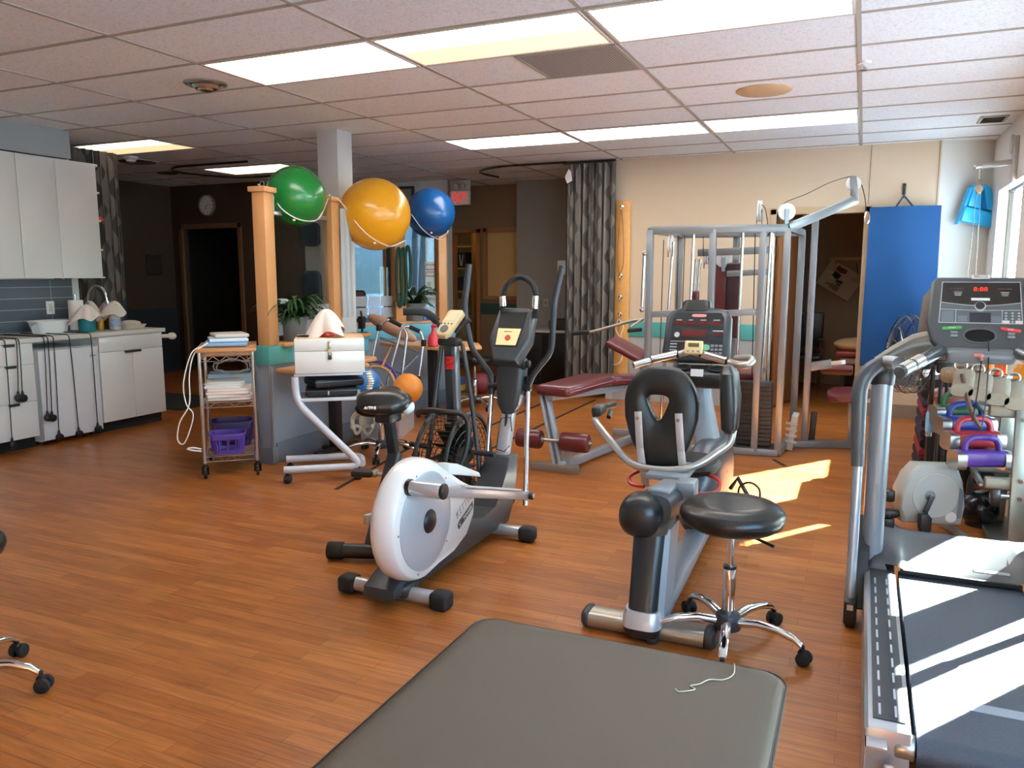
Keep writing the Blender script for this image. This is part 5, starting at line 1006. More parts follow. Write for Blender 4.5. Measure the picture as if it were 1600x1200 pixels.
gbeam('top_beam', Z3(G0, TOPZ), Z3(G1, TOPZ), 0.06, 0.06, (0, 0, 1)); gbeam('top_beam', Z3(G0 + back, TOPZ), Z3(G1 + back * 0.9, TOPZ), 0.06, 0.06, (0, 0, 1))
for p, k in ((G0, 1), (gm, 1), (G1, 0.9)): gbeam('side_beam', Z3(p, TOPZ), Z3(p + back * k, TOPZ), 0.05, 0.05, (0, 0, 1)); gbeam('floor_beam', Z3(p, 0.03), Z3(p + back * k, 0.03), 0.05, 0.05, (0, 0, 1))
gbeam('floor_beam', Z3(gm, 0.03), Z3(G1, 0.03), 0.06, 0.055, (0, 0, 1)); gbeam('floor_beam', Z3(G0, 0.03), Z3(gm, 0.03), 0.06, 0.055, (0, 0, 1)); gbeam('floor_beam', Z3(G1 + Vector((0.02, 0.4, 0)), 0.03), (0.0, 7.08, 0.03), 0.07, 0.055, (0, 0, 1))
gbeam('cross_beam', Z3(gi, 1.155), Z3(gm + Vector((0.06, 0, 0)), 1.135), 0.04, 0.05, (0, 0, 1)); gbeam('cross_beam', Z3(G0, 1.12), Z3(G0.lerp(gm, 0.75), 1.14), 0.04, 0.05, (0, 0, 1))
gbeam('cross_beam', Z3(gm + back * 0.6 + Vector((-0.25, 0, 0)), 1.63), Z3(gi + back * 0.6 + Vector((0.0, 0, 0)), 1.65), 0.05, 0.06, (0, 0, 1)); gbeam('cross_beam', Z3(gm + back * 0.6, 1.45), Z3(gi + back * 0.6, 1.47), 0.05, 0.05, (0, 0, 1))
gbeam('arm_post', Z3(G2, 0.03), Z3(G2, 1.885), 0.05, 0.065); gbeam('lat_arm', Z3(G1, TOPZ), (-0.094,6.97,2.036), 0.05, 0.065, (0, 0, 1)); gbeam('arm_head', (-0.093,6.97,2.021), (-0.123,6.97,2.216), 0.05, 0.06); gbeam('press_arm', Z3(G2, 0.68), (-0.2,6.97,0.718), 0.05, 0.07, (0, 0, 1)); gbeam('press_arm', (-0.2,6.97,0.718), (-0.112,6.9,0.739), 0.05, 0.035, (0, 0, 1), WHITE)
gbeam('seat_post', (-0.02, 7.08, 0.03), (-0.04, 7.08, 0.42), 0.05, 0.06)
b = MB(); b.loft([se(p, XU, ZU, w, h, 4, 24) for p, w, h in (((-0.08, 6.80, 0.45), 0.06, 0.02), ((-0.08, 6.85, 0.45), 0.13, 0.035), ((-0.06, 7.05, 0.46), 0.17, 0.04), ((-0.04, 7.25, 0.46), 0.15, 0.035), ((-0.04, 7.28, 0.46), 0.08, 0.02))]); part('seat_pad', b, RV, t)
b = MB(); b.obox((-0.17, 7.3, 0.63), (0.26, 0.2, 0.06), Rx(-0.3), 0.02, 3); part('thigh_pad', b, RV, t)
def pulley(c, ax, r=0.062):
    c = V3(c); ax = V3(ax).normalized(); b = MB(); b.lathe([(0.012, -0.013), (r * 0.8, -0.013), (r, -0.012), (r * 0.9, 0), (r, 0.012), (r * 0.8, 0.013), (0.012, 0.013)], c, ax, 28); o = part('pulley', b, PUL, t)
    b = MB(); b.cyl(c - ax * 0.022, c + ax * 0.022, 0.012, seg=12); part('axle', b, BLACK, o)
    b = MB(); d = ZU if True else None
    for s in (-1, 1): b.beam(c + ax * 0.02 * s + ZU * 0.02, c + ax * 0.02 * s - ZU * (r + 0.035), 0.03, 0.005, up=tuple(ax))
    part('bracket', b, GA, o)
pl = Vector((1, 0.35, 0)).normalized(); pn = Vector((-0.35, 1, 0)).normalized()
P1 = V3((-0.573,6.52,1.924)); P2 = V3((-0.115,6.97,2.161)); pulley(P1, pn, 0.066); pulley(P2, pn, 0.055)
pulley((-1.442,6.42,1.691), XU, 0.07); pulley((-0.782,6.6,1.941), XU, 0.085); pulley((-1.13,7.1,1.572), pn, 0.066); pulley((-1.256,7,1.582), XU, 0.05)
def cable(pts, r=0.0035, sm=6): b = MB(); b.tube(pts, r, 6, smooth=sm); part('cable', b, CABLE, t)
cable([P1 + pl * -0.06 + ZU * -0.02, P1 + ZU * 0.066 + pl * -0.02, (-0.448,6.7,2.07), (-0.272,6.85,2.171), P2 + ZU * 0.057, P2 + pl * 0.055, P2 + pl * 0.09 + ZU * -0.1, P2 + pl * 0.11 + ZU * -0.22])
cable([P1 + pl * -0.066, P1 + pl * -0.07 + ZU * -0.12], sm=0)
b = MB(); q = P2 + pl * 0.115 + ZU * -0.22; b.tube([q, q + pl * 0.02 + ZU * -0.03, q + pl * 0.02 + ZU * -0.08, q + ZU * -0.095, q + pl * -0.015 + ZU * -0.07, q + pl * -0.008 + ZU * -0.02], 0.005, 8, closed=True, smooth=3); part('snap_hook', b, CHROME, t)
cable([(-0.785,6.6,2.001), (-0.742,6.58,1.963), (-0.716,6.56,1.863), (-0.707,6.55,1.788)])
b = MB(); b.tube([(-0.714,6.55,1.837), (-0.693,6.55,1.797), (-0.706,6.55,1.748), (-0.731,6.55,1.788)], 0.005, 6, closed=True, smooth=3); part('snap_hook', b, BLACK, t)
for px0, px1, y in ((1037, 1031, 6.42), (1070, 1066, 6.42), (1060, 1057, 6.6)): cable([{1037: (-1.5,6.42,1.722), 1070: (-1.33,6.42,1.755), 1060: (-1.421,6.6,1.764)}[px0], {1037: (-1.506,6.42,0.757), 1070: (-1.331,6.42,1.079), 1060: (-1.416,6.6,1.067)}[px0]], 0.004, 0)
cable([(-0.797,6.5,1.763), (-0.775,6.5,0.626)], 0.004, 0); cable([(-1.271,6.9,1.764), (-1.266,6.9,1.602)], 0.004, 0)
for a, c in (((-1.275,6.5,1.767), (-1.306,6.5,0.056)), ((-1.424,6.43,1.706), (-1.496,6.43,0.053)), ((-0.886,6.47,1.788), (-0.893,6.47,0.572)), ((-0.683,6.55,1.787), (-0.705,6.55,0.598)), ((-0.689,6.75,1.787), (-0.685,6.75,0.548)), ((-1.33,7.1,1.579), (-1.359,7.1,0.928)), ((-1.363,7.1,1.579), (-1.388,7.1,0.927))):
    b = MB(); b.cyl(a, c, 0.011, seg=12); part('guide_rod', b, ROD, t)
b = MB()
W0 = Vector((-0.885, 6.50, 0)); WX = 0.27
for k in range(15):
    z0 = 0.075 + k * 0.0345; b = MB(); b.box((W0.x, 6.49, z0), (W0.x + WX, 6.62, z0 + 0.0335), 0.004); pp = part('weight_plate', b, IRON, t)
    b = MB(); b.cyl((W0.x + 0.11, 6.4895, z0 + 0.017), (W0.x + 0.11, 6.487, z0 + 0.017), 0.006, seg=8); part('pin_hole', b, BLACKM, pp)
    if k in (0, 2, 4, 6, 8, 11, 13): b = MB(); b.box((W0.x + 0.125, 6.4885, z0 + 0.011), (W0.x + 0.165, 6.4895, z0 + 0.022)); part('weight_mark', b, mat('grey_print', 'a9a9a6', 0.6), pp)
b = MB(); b.cyl((W0.x + 0.135, 6.55, 0.59), (W0.x + 0.135, 6.55, 0.70), 0.016, seg=12); part('stack_rod', b, BLACK, t)
for k in range(13):
    z0 = 0.075 + k * 0.0345; b = MB(); b.box((-1.45, 6.55, z0), (-1.18, 6.68, z0 + 0.0335), 0.004); part('weight_plate', b, IRON, t)
b = MB(); b.box((W0.x - 0.03, 6.47, 0.0), (W0.x + WX + 0.03, 6.66, 0.07), 0.006); part('stack_base', b, IRON, t)
b = MB(); b.obox((-1.17,7.15,1.214), (0.16, 0.05, 0.66), Rx(0.06), 0.02, 3); part('backrest', b, RV, t); b = MB(); b.obox((-1.033,7.12,1.217), (0.13, 0.05, 0.66), Rx(0.06), 0.02, 3); part('backrest', b, mat('dark_plum_vinyl', '3a1f2b', 0.35), t)
b = MB(); b.obox((-0.864,6.8,0.629), (0.28, 0.3, 0.07), Rx(0.1), 0.025, 3); part('seat_pad', b, RV, t)
b = MB(); b.obox((-1.345,7,1.261), (0.07, 0.07, 0.09), None, 0.02, 3); part('knee_pad', b, RV, t)
b = MB(); b.tube([(-2.2,6.3,0.957), (-2.082,6.32,0.964), (-1.883,6.36,1.021), (-1.725,6.38,1.066), (-1.649,6.4,1.072)], 0.0125, 10, smooth=5); part('pull_bar', b, mat('worn_steel_bar', '9b9388', 0.35, 0.8), t)
b = MB(); b.tube([(-2.228,6.3,0.95), (-2.087,6.32,0.964)], 0.018, 12); part('bar_grip', b, FOAM, t)
b = MB(); b.tube([(-1.644,6.38,1.084), (-1.729,6.3,1.013)], 0.011, 8); part('pull_bar', b, MATS['worn_steel_bar'], t)
b = MB(); b.tube([(-1.75,6.3,0.986), (-1.632,6.3,1)], 0.016, 10); part('bar_grip', b, FOAM, t)
t2 = thing('straight_bar', 'short chrome cable bar hanging at the left side of the weight machine', 'bar', (-1.659,6.35,1.153)); b = MB(); b.tube([(-1.633,6.33,1.594), (-1.644,6.33,1.181)], 0.013, 10); part('bar', b, CHROME, t2)
for q in ((-1.633,6.33,1.614), (-1.644,6.33,1.16)): b = MB(); b.ball(q, 0.02, 12, 8); part('end_knob', b, STEEL, t2)
b = MB(); b.obox((-0.47, 6.85, 0.15), (0.05, 0.2, 0.29), Ry(0.12), 0.004); 
for k in range(4): b.obox((-0.475, 6.745, 0.08 + 0.05 * k), (0.09, 0.01, 0.02), Ry(0.12), 0.002)
solo('leaning_board', 'grey ribbed panel leaning inside the right bay of the weight machine', 'board', b, mat('grey_ribbed_plastic', 'b9bbb8', 0.5))
b = MB(); b.obox((-0.325, 7.03, 0.15), (0.05, 0.03, 0.29), Ry(0.05), 0.003); solo('leaning_board', 'narrow black board standing behind the right post of the weight machine', 'board', b, BLACK)
b = MB(); b.obox((-0.52, 6.28, 0.0015), (0.03, 0.22, 0.003), Rz(0.5)); solo('floor_tape', 'black tape strip on the floor before the weight stack', 'tape', b, BLACKM)
for k, (a, c) in enumerate((((-3.195,4.26,0), (-3.412,5.573,0)), ((-3.209,6.568,0), (-3.337,12.805,0)), ((-2.769,5.726,0), (-2.772,8.638,0)))):
    b = MB(); b.beam(V3(a) + ZU * 0.002, V3(c) + ZU * 0.002, 0.03, 0.003); solo('floor_tape', ('black tape line on the floor before the trolley', 'black tape line on the floor running towards the curtain', 'black tape line on the floor passing under the bench')[k], 'tape', b, BLACKM, 'tape lines on the floor')

# ================================================================== recumbent bike
RX = -0.72
t = thing('recumbent_bike', 'recumbent exercise bike with a black seat back and dark console', 'exercise bike', (RX, 3.8, 0))
GREYP = mat('blue_grey_plastic', '3b434c', 0.35, 0.15); LGREY = mat('light_grey_plastic', '8d949a', 0.35, 0.2); NIC = mat('satin_nickel', 'a8a498', 0.35, 0.9)
b = MB(); b.loft([se((x, 2.99, 0.035), YU, ZU, 0.06, 0.035, 3, 24) for x in (-0.96, -0.49)]); part('rear_base', b, NIC, t)
for x0, x1 in ((-0.99, -0.955), (-0.495, -0.445)): b = MB(); b.loft([se((x, 2.99, 0.038), YU, ZU, 0.064 * k, 0.038 * k, 3, 24) for x, k in ((x0, 0.8), (x0 + 0.012, 1), (x1 - 0.012, 1), (x1, 0.8))]); part('end_cap', b, CHAR, t)
def pr(y, z, w, d, n=3.5): return se((RX - 0.01, y, z), XU, YU, w, d, n, 28)
b = MB(); b.loft([pr(2.955, 0.015, 0.05, 0.05), pr(2.955, 0.03, 0.07, 0.075), pr(2.955, 0.065, 0.078, 0.085)]); part('pillar_foot', b, BLACK, t)
b = MB(); b.loft([pr(2.955, 0.065, 0.078, 0.085), pr(2.96, 0.10, 0.078, 0.085), pr(2.97, 0.13, 0.07, 0.08)]); part('pillar_collar', b, mat('pale_silver', 'c6cacd', 0.3, 0.5), t)
b = MB(); b.loft([pr(2.975, 0.13, 0.062, 0.075), pr(3.02, 0.28, 0.064, 0.08), pr(3.07, 0.42, 0.07, 0.09)]); part('pillar', b, mat('blue_black_panel', '181d23', 0.3), t)
b = MB(); b.loft([[Vector(p) for p in ((RX + 0.045, 2.93 + 0.25 * (z - 0.13), z), (RX + 0.072, 2.95 + 0.25 * (z - 0.13), z), (RX + 0.078, 3.08 + 0.25 * (z - 0.13), z), (RX + 0.045, 3.1 + 0.25 * (z - 0.13), z))] for z in (0.10, 0.25, 0.42, 0.44)]); part('side_trim', b, LGREY, t)
b = MB(); b.loft([pr(3.07, 0.42, 0.074, 0.095), pr(3.08, 0.455, 0.08, 0.11), pr(3.10, 0.47, 0.06, 0.1)]); part('pillar_top', b, mat('dark_nickel', '75706a', 0.35, 0.8), t)
rail_d = Vector((0.0, 1, -0.02)).normalized()
b = MB(); b.loft([se((RX - 0.005, y, 0.515 - 0.1 * (y - 3.02)), XU, ZU, w, h, 3, 26) for y, w, h in ((3.02, 0.078, 0.06), (3.2, 0.08, 0.065), (3.42, 0.075, 0.055), (3.5, 0.06, 0.04))]); part('seat_rail', b, GREYP, t)
b = MB(); b.beam((RX, 3.1, 0.568), (RX, 3.52, 0.525), 0.09, 0.02, 0.004); b.beam((RX - 0.01, 3.48, 0.46), (RX - 0.03, 4.05, 0.2), 0.12, 0.08, 0.02); part('slide_track', b, LGREY, t)
b = MB(); b.loft([se((RX - 0.045, y, 0.49), XU, ZU, w, w, 2.4, 28) for y, w in ((2.93, 0.03), (2.94, 0.06), (2.97, 0.082), (3.02, 0.088), (3.06, 0.085), (3.09, 0.078))]); part('rail_cap', b, mat('black_blue_cap', '14171a', 0.35), t)
# seat carriage, seat and back
b = MB(); b.box((RX - 0.13, 3.40, 0.535), (RX + 0.05, 3.7, 0.56), 0.006); b.beam((RX - 0.05, 3.5, 0.545), (RX - 0.06, 3.75, 0.47), 0.09, 0.05, 0.006); b.box((RX + 0.04, 3.24, 0.50), (RX + 0.12, 3.34, 0.58), 0.008); part('carriage', b, LGREY, t)
b = MB(); b.loft([se((-0.78, 3.82, z - 0.075), XU, YU, w, d, 2.6, 32) for z, w, d in ((0.565, 0.14, 0.15), (0.575, 0.18, 0.18), (0.60, 0.195, 0.195), (0.62, 0.18, 0.18), (0.63, 0.13, 0.14))]); part('seat', b, mat('black_vinyl', '0b0b0c', 0.45), t)
BVN = MATS['black_vinyl']; bc = Vector((-0.845, 3.56, 0.0))
def bw(z):  # half width of the back along its height 0..1
    return 0.118 + 0.055 * math.sin(PI * min(1, (1 - z) * 1.15 + 0.05)) - 0.02 * max(0, z - 0.8) * 5 * 0.5
def back_shape(th, k):
    """outer outline (k=1) or hand hole (k=0) of the seat back at angle th"""
    c, q = math.cos(th), math.sin(th); S = lambda x, n: math.copysign(abs(x) ** (2 / n), x)
    if k: z = 0.5 + 0.5 * S(q, 4.2); x = bw(z) * S(c, 4.6); return x, z
    z = 0.605 + 0.125 * S(q, 3.0); w = 0.012 + 0.048 * max(0, min(1, (z - 0.45) / 0.25)); return w * S(c, 3.2) - 0.012, z
b = MB(); NT, NR = 64, 14; FRT, BCK = [], []
for i in range(NR + 1):
    f = i / NR; off = 0.006 + 0.04 * math.sin(PI * (0.06 + 0.88 * f)) ** 0.55; ra, rb = [], []
    for j in range(NT):
        th = 2 * PI * j / NT; (x0, z0), (x1, z1) = back_shape(th, 0), back_shape(th, 1); x, z = x0 + (x1 - x0) * f, z0 + (z1 - z0) * f; yy = 3.60 + 0.05 * (z - 0.5)
        P_ = lambda y_: Vector((-0.83 + x + 0.02 * (0.5 - z), y_, 0.545 + 0.475 * z)); ra.append(P_(yy - off)); rb.append(P_(yy + off))
    FRT.append(ra); BCK.append(rb)
b.loft(FRT + BCK[::-1], loop=True); part('seat_back', b, BVN, t, ang=60)
for pts in (((-0.924,3.53,0.817), (-0.908,3.52,0.647), (-0.894,3.52,0.563), (-0.876,3.52,0.467)), ((-0.736,3.53,0.821), (-0.718,3.52,0.65), (-0.706,3.52,0.561), (-0.688,3.52,0.443))):
    b = MB()
    for a, c in zip(pts, pts[1:]): b.beam(a, c, 0.034, 0.012, 0.002, up=(0, 1, 0))
    p_ = part('back_strap', b, SILV, t); b = MB()
    for q in (V3(pts[0]) + Vector((0, -0.007, -0.03)), V3(pts[2]) + Vector((0, -0.007, 0.01))): b.cyl(q, q - YU * 0.004, 0.008, seg=12)
    part('bolts', b, CHROME, p_, stuff=True)
b = MB(); b.tube([(-1.16,3.62,0.748), (-1.147,3.6,0.73), (-0.947,3.5,0.565), (-0.806,3.48,0.56), (-0.651,3.5,0.58), (-0.509,3.6,0.691), (-0.503,3.62,0.747)], 0.017, 14, fillet=0.08); part('handle_bar', b, mat('handle_silver', 'b6b5ae', 0.3, 0.7), t)
b = MB(); b.tube([(-1.16,3.62,0.763), (-1.161,3.66,0.795), (-1.147,3.9,0.779)], 0.016, 10); b.obox((-1.154,3.66,0.789), (0.05, 0.1, 0.045), Rx(0.1), 0.01); part('side_grip', b, BLACK, t)
b = MB(); b.tube([(-1.119,3.75,0.774), (-1.116,3.7,0.747)], 0.012, 8); part('lever', b, BLACK, t)
b = MB(); b.loft([se(p, XU, YU, w, d, 3, 24) for p, w, d in (((-0.517,3.62,0.734), 0.02, 0.04), ((-0.518,3.62,0.757), 0.036, 0.08), ((-0.52,3.62,0.899), 0.043, 0.1), ((-0.53,3.62,1.009), 0.036, 0.085), ((-0.539,3.62,1.041), 0.018, 0.04))]); part('side_grip', b, BLACK, t)
for pts in (((-0.906,3.62,0.52), (-0.944,3.55,0.514), (-0.951,3.5,0.5), (-0.925,3.46,0.486), (-0.865,3.44,0.488)), ((-0.63,3.72,0.501), (-0.569,3.66,0.497), (-0.545,3.55,0.49), (-0.562,3.45,0.487), (-0.633,3.38,0.497))):
    b = MB(); b.tube(pts, 0.009, 10, smooth=5); part('red_lever', b, mat('red_enamel', 'b3232b', 0.3, coat=0.3), t, 'red adjustment lever')
# front: beam, casing, column, console
b = MB(); b.beam((RX + 0.02, 3.0, 0.09), (RX - 0.02, 4.5, 0.09), 0.11, 0.06, 0.012); part('main_beam', b, LGREY, t)
b = MB(); b.loft([se((RX - 0.03, y, z), XU, ZU, w, h, 3, 28) for y, z, w, h in ((4.0, 0.26, 0.05, 0.1), (4.05, 0.27, 0.08, 0.17), (4.3, 0.3, 0.10, 0.22), (4.75, 0.3, 0.10, 0.22), (4.95, 0.26, 0.07, 0.14))]); part('drive_casing', b, GREYP, t)
b = MB(); b.loft([se((x, 4.62, 0.04), YU, ZU, 0.06, 0.035, 3, 20) for x in (-1.0, -0.45)]); part('front_base', b, NIC, t)
b = MB(); b.tube([(-0.5, 4.25, 0.27), (-0.56, 4.27, 0.36), (-0.6, 4.3, 0.29)], 0.012, 8); b.obox((-0.49, 4.25, 0.25), (0.11, 0.1, 0.025), Rz(0.1), 0.006); part('pedal', b, BLACK, t)
b = MB(); b.tube([(-0.545, 4.2, 0.26), (-0.54, 4.2, 0.33), (-0.49, 4.2, 0.36), (-0.44, 4.2, 0.33), (-0.435, 4.2, 0.26)], 0.006, 6, smooth=4); part('pedal_strap', b, BLACK, t)
b = MB(); b.loft([se(p, XU, YU, w, d, 3, 24) for p, w, d in (((-0.738,4.5,0.33), 0.09, 0.1), ((-0.777,4.55,0.486), 0.075, 0.08), ((-0.818,4.6,0.664), 0.065, 0.065), ((-0.85,4.62,0.849), 0.06, 0.06))]); part('column', b, LGREY, t)
b = MB(); q = V3((-0.834,4.55,0.865)); b.obox(q, (0.30, 0.16, 0.10), Rx(0.25), 0.03, 3); part('console_shelf', b, BLACK, t)
for dx in (-0.09, 0.1): b = MB(); b.lathe([(0.045, 0), (0.045, 0.004), (0.038, 0.004), (0.038, 0)], q + Vector((dx, -0.03, 0.052)), (0, -0.25, 0.97), 20); part('cup_holder', b, CHAR, t)
b = MB(); b.box((q.x - 0.035, q.y - 0.085, q.z + 0.01), (q.x + 0.035, q.y - 0.078, q.z + 0.05)); part('paper_note', b, PAPER, t)
kn = Vector((-0.02, -0.93, 0.36)).normalized(); kv = Vector((-0.008, 0.36, 0.93)).normalized(); ku = kv.cross(kn).normalized(); kc = V3((-0.87,4.62,1.107))
def cpnt(x, y, n=0.0): return kc + ku * x + kv * y + kn * n
sh = [(-0.2, -0.17), (0.2, -0.17), (0.19, 0.10), (0.165, 0.145), (0.10, 0.155), (-0.10, 0.155), (-0.165, 0.145), (-0.19, 0.10)]
sh = [(x * 1.0, y) for x, y in sh]
b = MB(); b.prism(sh, cpnt(0, 0, -0.06), ku, kv, 0.06, 0.02, 3); part('console', b, mat('console_charcoal', '2f3337', 0.35), t)
b = MB(); b.prism([(-0.155, -0.16), (0.155, -0.16), (0.15, 0.09), (0.13, 0.125), (-0.13, 0.125), (-0.15, 0.09)], cpnt(0, 0, 0.0005), ku, kv, 0.002); pan = part('console_panel', b, mat('console_black', '1d2023', 0.3), t)
def decal(nm, x0, y0, x1, y1, m, n=0.003, d=0.0008): b = MB(); b.prism([(x0, y0), (x1, y0), (x1, y1), (x0, y1)], cpnt(0, 0, n), ku, kv, d); return b
REDD = mat('dark_red_display', '4a1712', 0.25, emit=('7a1c12', 0.15)); PRN = mat('console_print', 'aeb4b8', 0.5)
b = MB(); b.loft([se(cpnt(0.005, 0.108, n), ku, kv, 0.042, 0.009, 4, 24) for n in (0.0025, 0.004)]); part('logo_badge', b, mat('pink_badge', 'cf7f80', 0.5), pan)
for x0, x1 in ((-0.14, -0.078), (-0.068, -0.015), (0.0, 0.062), (0.075, 0.14)): b = decal('d', x0, 0.052, x1, 0.073, REDD); part('small_display', b, REDD, pan); b = decal('d', x0 + 0.015, 0.078, x1 - 0.015, 0.083, PRN); part('print_mark', b, PRN, pan)
b = MB(); b.loft([se(cpnt(-0.012, 0.0, n), ku, kv, 0.095, 0.034, 3.2, 32) for n in (0.0025, 0.0035)]); part('display_bezel', b, BLACKM, pan)
b = decal('d', -0.085, -0.021, 0.055, 0.02, REDD, 0.0038); part('main_display', b, REDD, pan)
b = MB(); b.loft([se(cpnt(0.045, -0.085, n), ku, kv, 0.036, 0.018, 3.2, 24) for n in (0.0025, 0.006)]); part('start_button', b, mat('green_button', '6fae86', 0.4), pan)
for i in range(3):
    for j in range(4): b = MB(); b.obox(cpnt(0.095 + 0.024 * i, -0.075 - 0.022 * j, 0.0035), (0.018, 0.004, 0.015), Matrix((ku, -kn, kv)).transposed(), 0.001); part('key', b, mat('grey_key', '6a7076', 0.5), pan)
for k in range(5): b = decal('d', -0.15, -0.07 - 0.018 * k, -0.11, -0.064 - 0.018 * k, PRN); part('print_mark', b, PRN, pan)
b = decal('d', -0.15, -0.052, 0.01, -0.049, PRN); part('print_mark', b, PRN, pan)
b = decal('d', 0.09, 0.012, 0.15, 0.018, PRN); part('print_mark', b, PRN, pan); b = decal('d', 0.095, -0.012, 0.145, 0.0, REDD); part('small_display', b, REDD, pan)
b = MB(); b.lathe([(0.012, 0), (0.016, 0), (0.016, 0.001), (0.012, 0.001)], cpnt(-0.115, -0.01, 0.003), kn, 20); part('print_mark', b, PRN, pan)
b = MB(); b.loft([se(cpnt(-0.02, y, -0.03), ku, kn, w, 0.035, 4, 24) for y, w in ((0.14, 0.09), (0.2, 0.08), (0.205, 0.07))]); rr_ = part('reading_rack', b, BLACK, t)
b = MB(); b.tube([(-1.157,4.3,0.94), (-1.07,4.36,0.967), (-0.931,4.4,1.001), (-0.864,4.4,1.022), (-0.803,4.4,1.01), (-0.65,4.36,0.978), (-0.562,4.28,0.97), (-0.519,4.3,0.983), (-0.541,4.42,0.995), (-0.627,4.5,0.983)], 0.019, 14, smooth=5); part('hand_rail', b, MATS['handle_silver'], t)
for a, c in (((-1.069,4.355,0.971), (-0.935,4.4,1.005)), ((-0.796,4.4,1.01), (-0.657,4.36,0.981))): b = MB(); b.tube([a, c], 0.0215, 14); part('pulse_sensor', b, CHROME, t)
for a, c in (((-1.076,4.355,0.967), (-1.067,4.36,0.97)), ((-0.938,4.4,1.001), (-0.924,4.4,1.005)), ((-0.811,4.4,1.013), (-0.793,4.4,1.011)), ((-0.661,4.36,0.981), (-0.647,4.36,0.978))): b = MB(); b.tube([a, c], 0.0225, 14); part('sensor_ring', b, BLACK, t)
tm = V3((-0.838,4.37,1.047)); t = thing('timer', 'small tan digital timer on the recumbent bike handrail', 'timer', tuple(tm - ZU * 0.03)); b = MB(); b.obox(tm, (0.10, 0.018, 0.075), Rx(-0.3), 0.007, 3); part('case', b, mat('tan_plastic', 'dcc08e', 0.45), t)
Rt = Rx(-0.3); b = MB(); b.obox(tm + Rt @ Vector((0, -0.0098, 0.012)), (0.06, 0.001, 0.022), Rt); part('display', b, mat('olive_display', '5e5636', 0.3), t)
b = MB()
for k in (-1, 0, 1): b.obox(tm + Rt @ Vector((0.028 * k, -0.01, -0.022)), (0.014, 0.002, 0.01), Rt, 0.0008)
part('buttons', b, mat('grey_button', '8b8577', 0.5), t, stuff=True)


# ================================================================== toys, walker and the waiting area behind
BAX = Vector((math.cos(0.32), math.sin(0.32), 0)); BAY = Vector((-BAX.y, BAX.x, 0)); BO = Vector((-3.96, 5.64, 0))
def bo(u, v, z): return BO + BAX * u + BAY * v + ZU * z
CLEARP = mat('clear_plastic', 'd9dfe2', 0.15, alpha=0.42); t = thing('toy_bin', 'clear plastic bin of balls and hoops behind the saddle', 'bin', tuple(bo(0.18, 0.3, 0)))
BW, BD, BH = 0.36, 0.62, 0.38
b = MB()
for (u0, v0, u1, v1) in ((0, 0, BW, 0), (BW, 0, BW, BD), (BW, BD, 0, BD), (0, BD, 0, 0)):
    p, q = bo(u0 * 0.94 + 0.01, v0 * 0.96 + 0.01, 0.004), bo(u1 * 0.94 + 0.01, v1 * 0.96 + 0.01, 0.004); P, Q = bo(u0, v0, BH), bo(u1, v1, BH); b._faces([[p, P], [q, Q]], False)
b._faces([[bo(0.01, 0.01, 0.004), bo(BW * 0.95, 0.01, 0.004)], [bo(0.01, BD * 0.96, 0.004), bo(BW * 0.95, BD * 0.96, 0.004)]], False)
part('walls', b, CLEARP, t)
b = MB(); b.tube([bo(0, 0, BH), bo(BW, 0, BH), bo(BW, BD, BH), bo(0, BD, BH)], 0.009, 8, closed=True); part('rim', b, mat('milky_rim', 'c9ced2', 0.3), t)
BALLG = 'balls in the clear bin'
def toy(p, r, name, label, col, rough=0.45): b = MB(); b.ball(p, r, 24, 16); solo(name, label, 'ball', b, mat(name + col, col, rough, bump=(60, 0.15)), BALLG)
toy((-3.316,5.404,0.534), 0.122, 'play_ball', 'orange ball resting on top of the clear bin', 'd9852f')
toy((-3.654,5.315,0.573), 0.115, 'play_ball', 'blue ball at the left of the clear bin by the trolley', '2a6fae')
toy(bo(0.2, 0.2, 0.13), 0.11, 'play_ball', 'pink red ball low inside the clear bin', 'c23c58'); toy(bo(0.24, 0.45, 0.2), 0.10, 'play_ball', 'yellow ball inside the clear bin', 'd8b545'); toy(bo(0.1, 0.12, 0.09), 0.085, 'play_ball', 'dark teal ball low at the left inside the bin', '2f5560')
for px, py, r, col, lb in ((583, 600, 0.2, '4b2f8a', 'purple hoop standing in the clear bin'), (585, 605, 0.17, 'b98a4e', 'wooden hoop standing in the clear bin')):
    c = V3((-3.793,5.631,0.514)) if r > 0.18 else V3((-3.759,5.589,0.505)); b = MB(); b.tube([c + Vector((0.9, 0.42, 0)) * (r * math.cos(a)) + ZU * (r * math.sin(a) * 0.95) + Vector((-0.2, 0.5, 0)) * 0.12 * math.sin(a) for a in [2 * PI * k / 36 for k in range(36)]], 0.011, 8, closed=True); solo('hoop', lb, 'hoop', b, mat('hoop_' + col, col, 0.5))
for k, (a, c, lb) in enumerate((((-3.753,5.862,0.827), (-3.741,5.675,0.65), 'wooden skittle leaning at the left of the bin'), ((-3.695,5.426,0.696), (-3.525,5.415,0.494), 'wooden rod leaning over the blue ball'), ((-3.718,5.413,0.68), (-3.616,5.375,0.494), 'second wooden rod beside the blue ball'))):
    b = MB(); b.cyl(a, c, 0.008 if k else 0.006, 0.008 if k else 0.016, 10); solo('wooden_rod', lb, 'rod', b, OAKD)
b = MB(); b.ball((-3.719,5.415,0.696), 0.028, 14, 10); solo('skittle', 'wooden ball knob at the top of the leaning rod beside the trolley box', 'skittle', b, OAK)
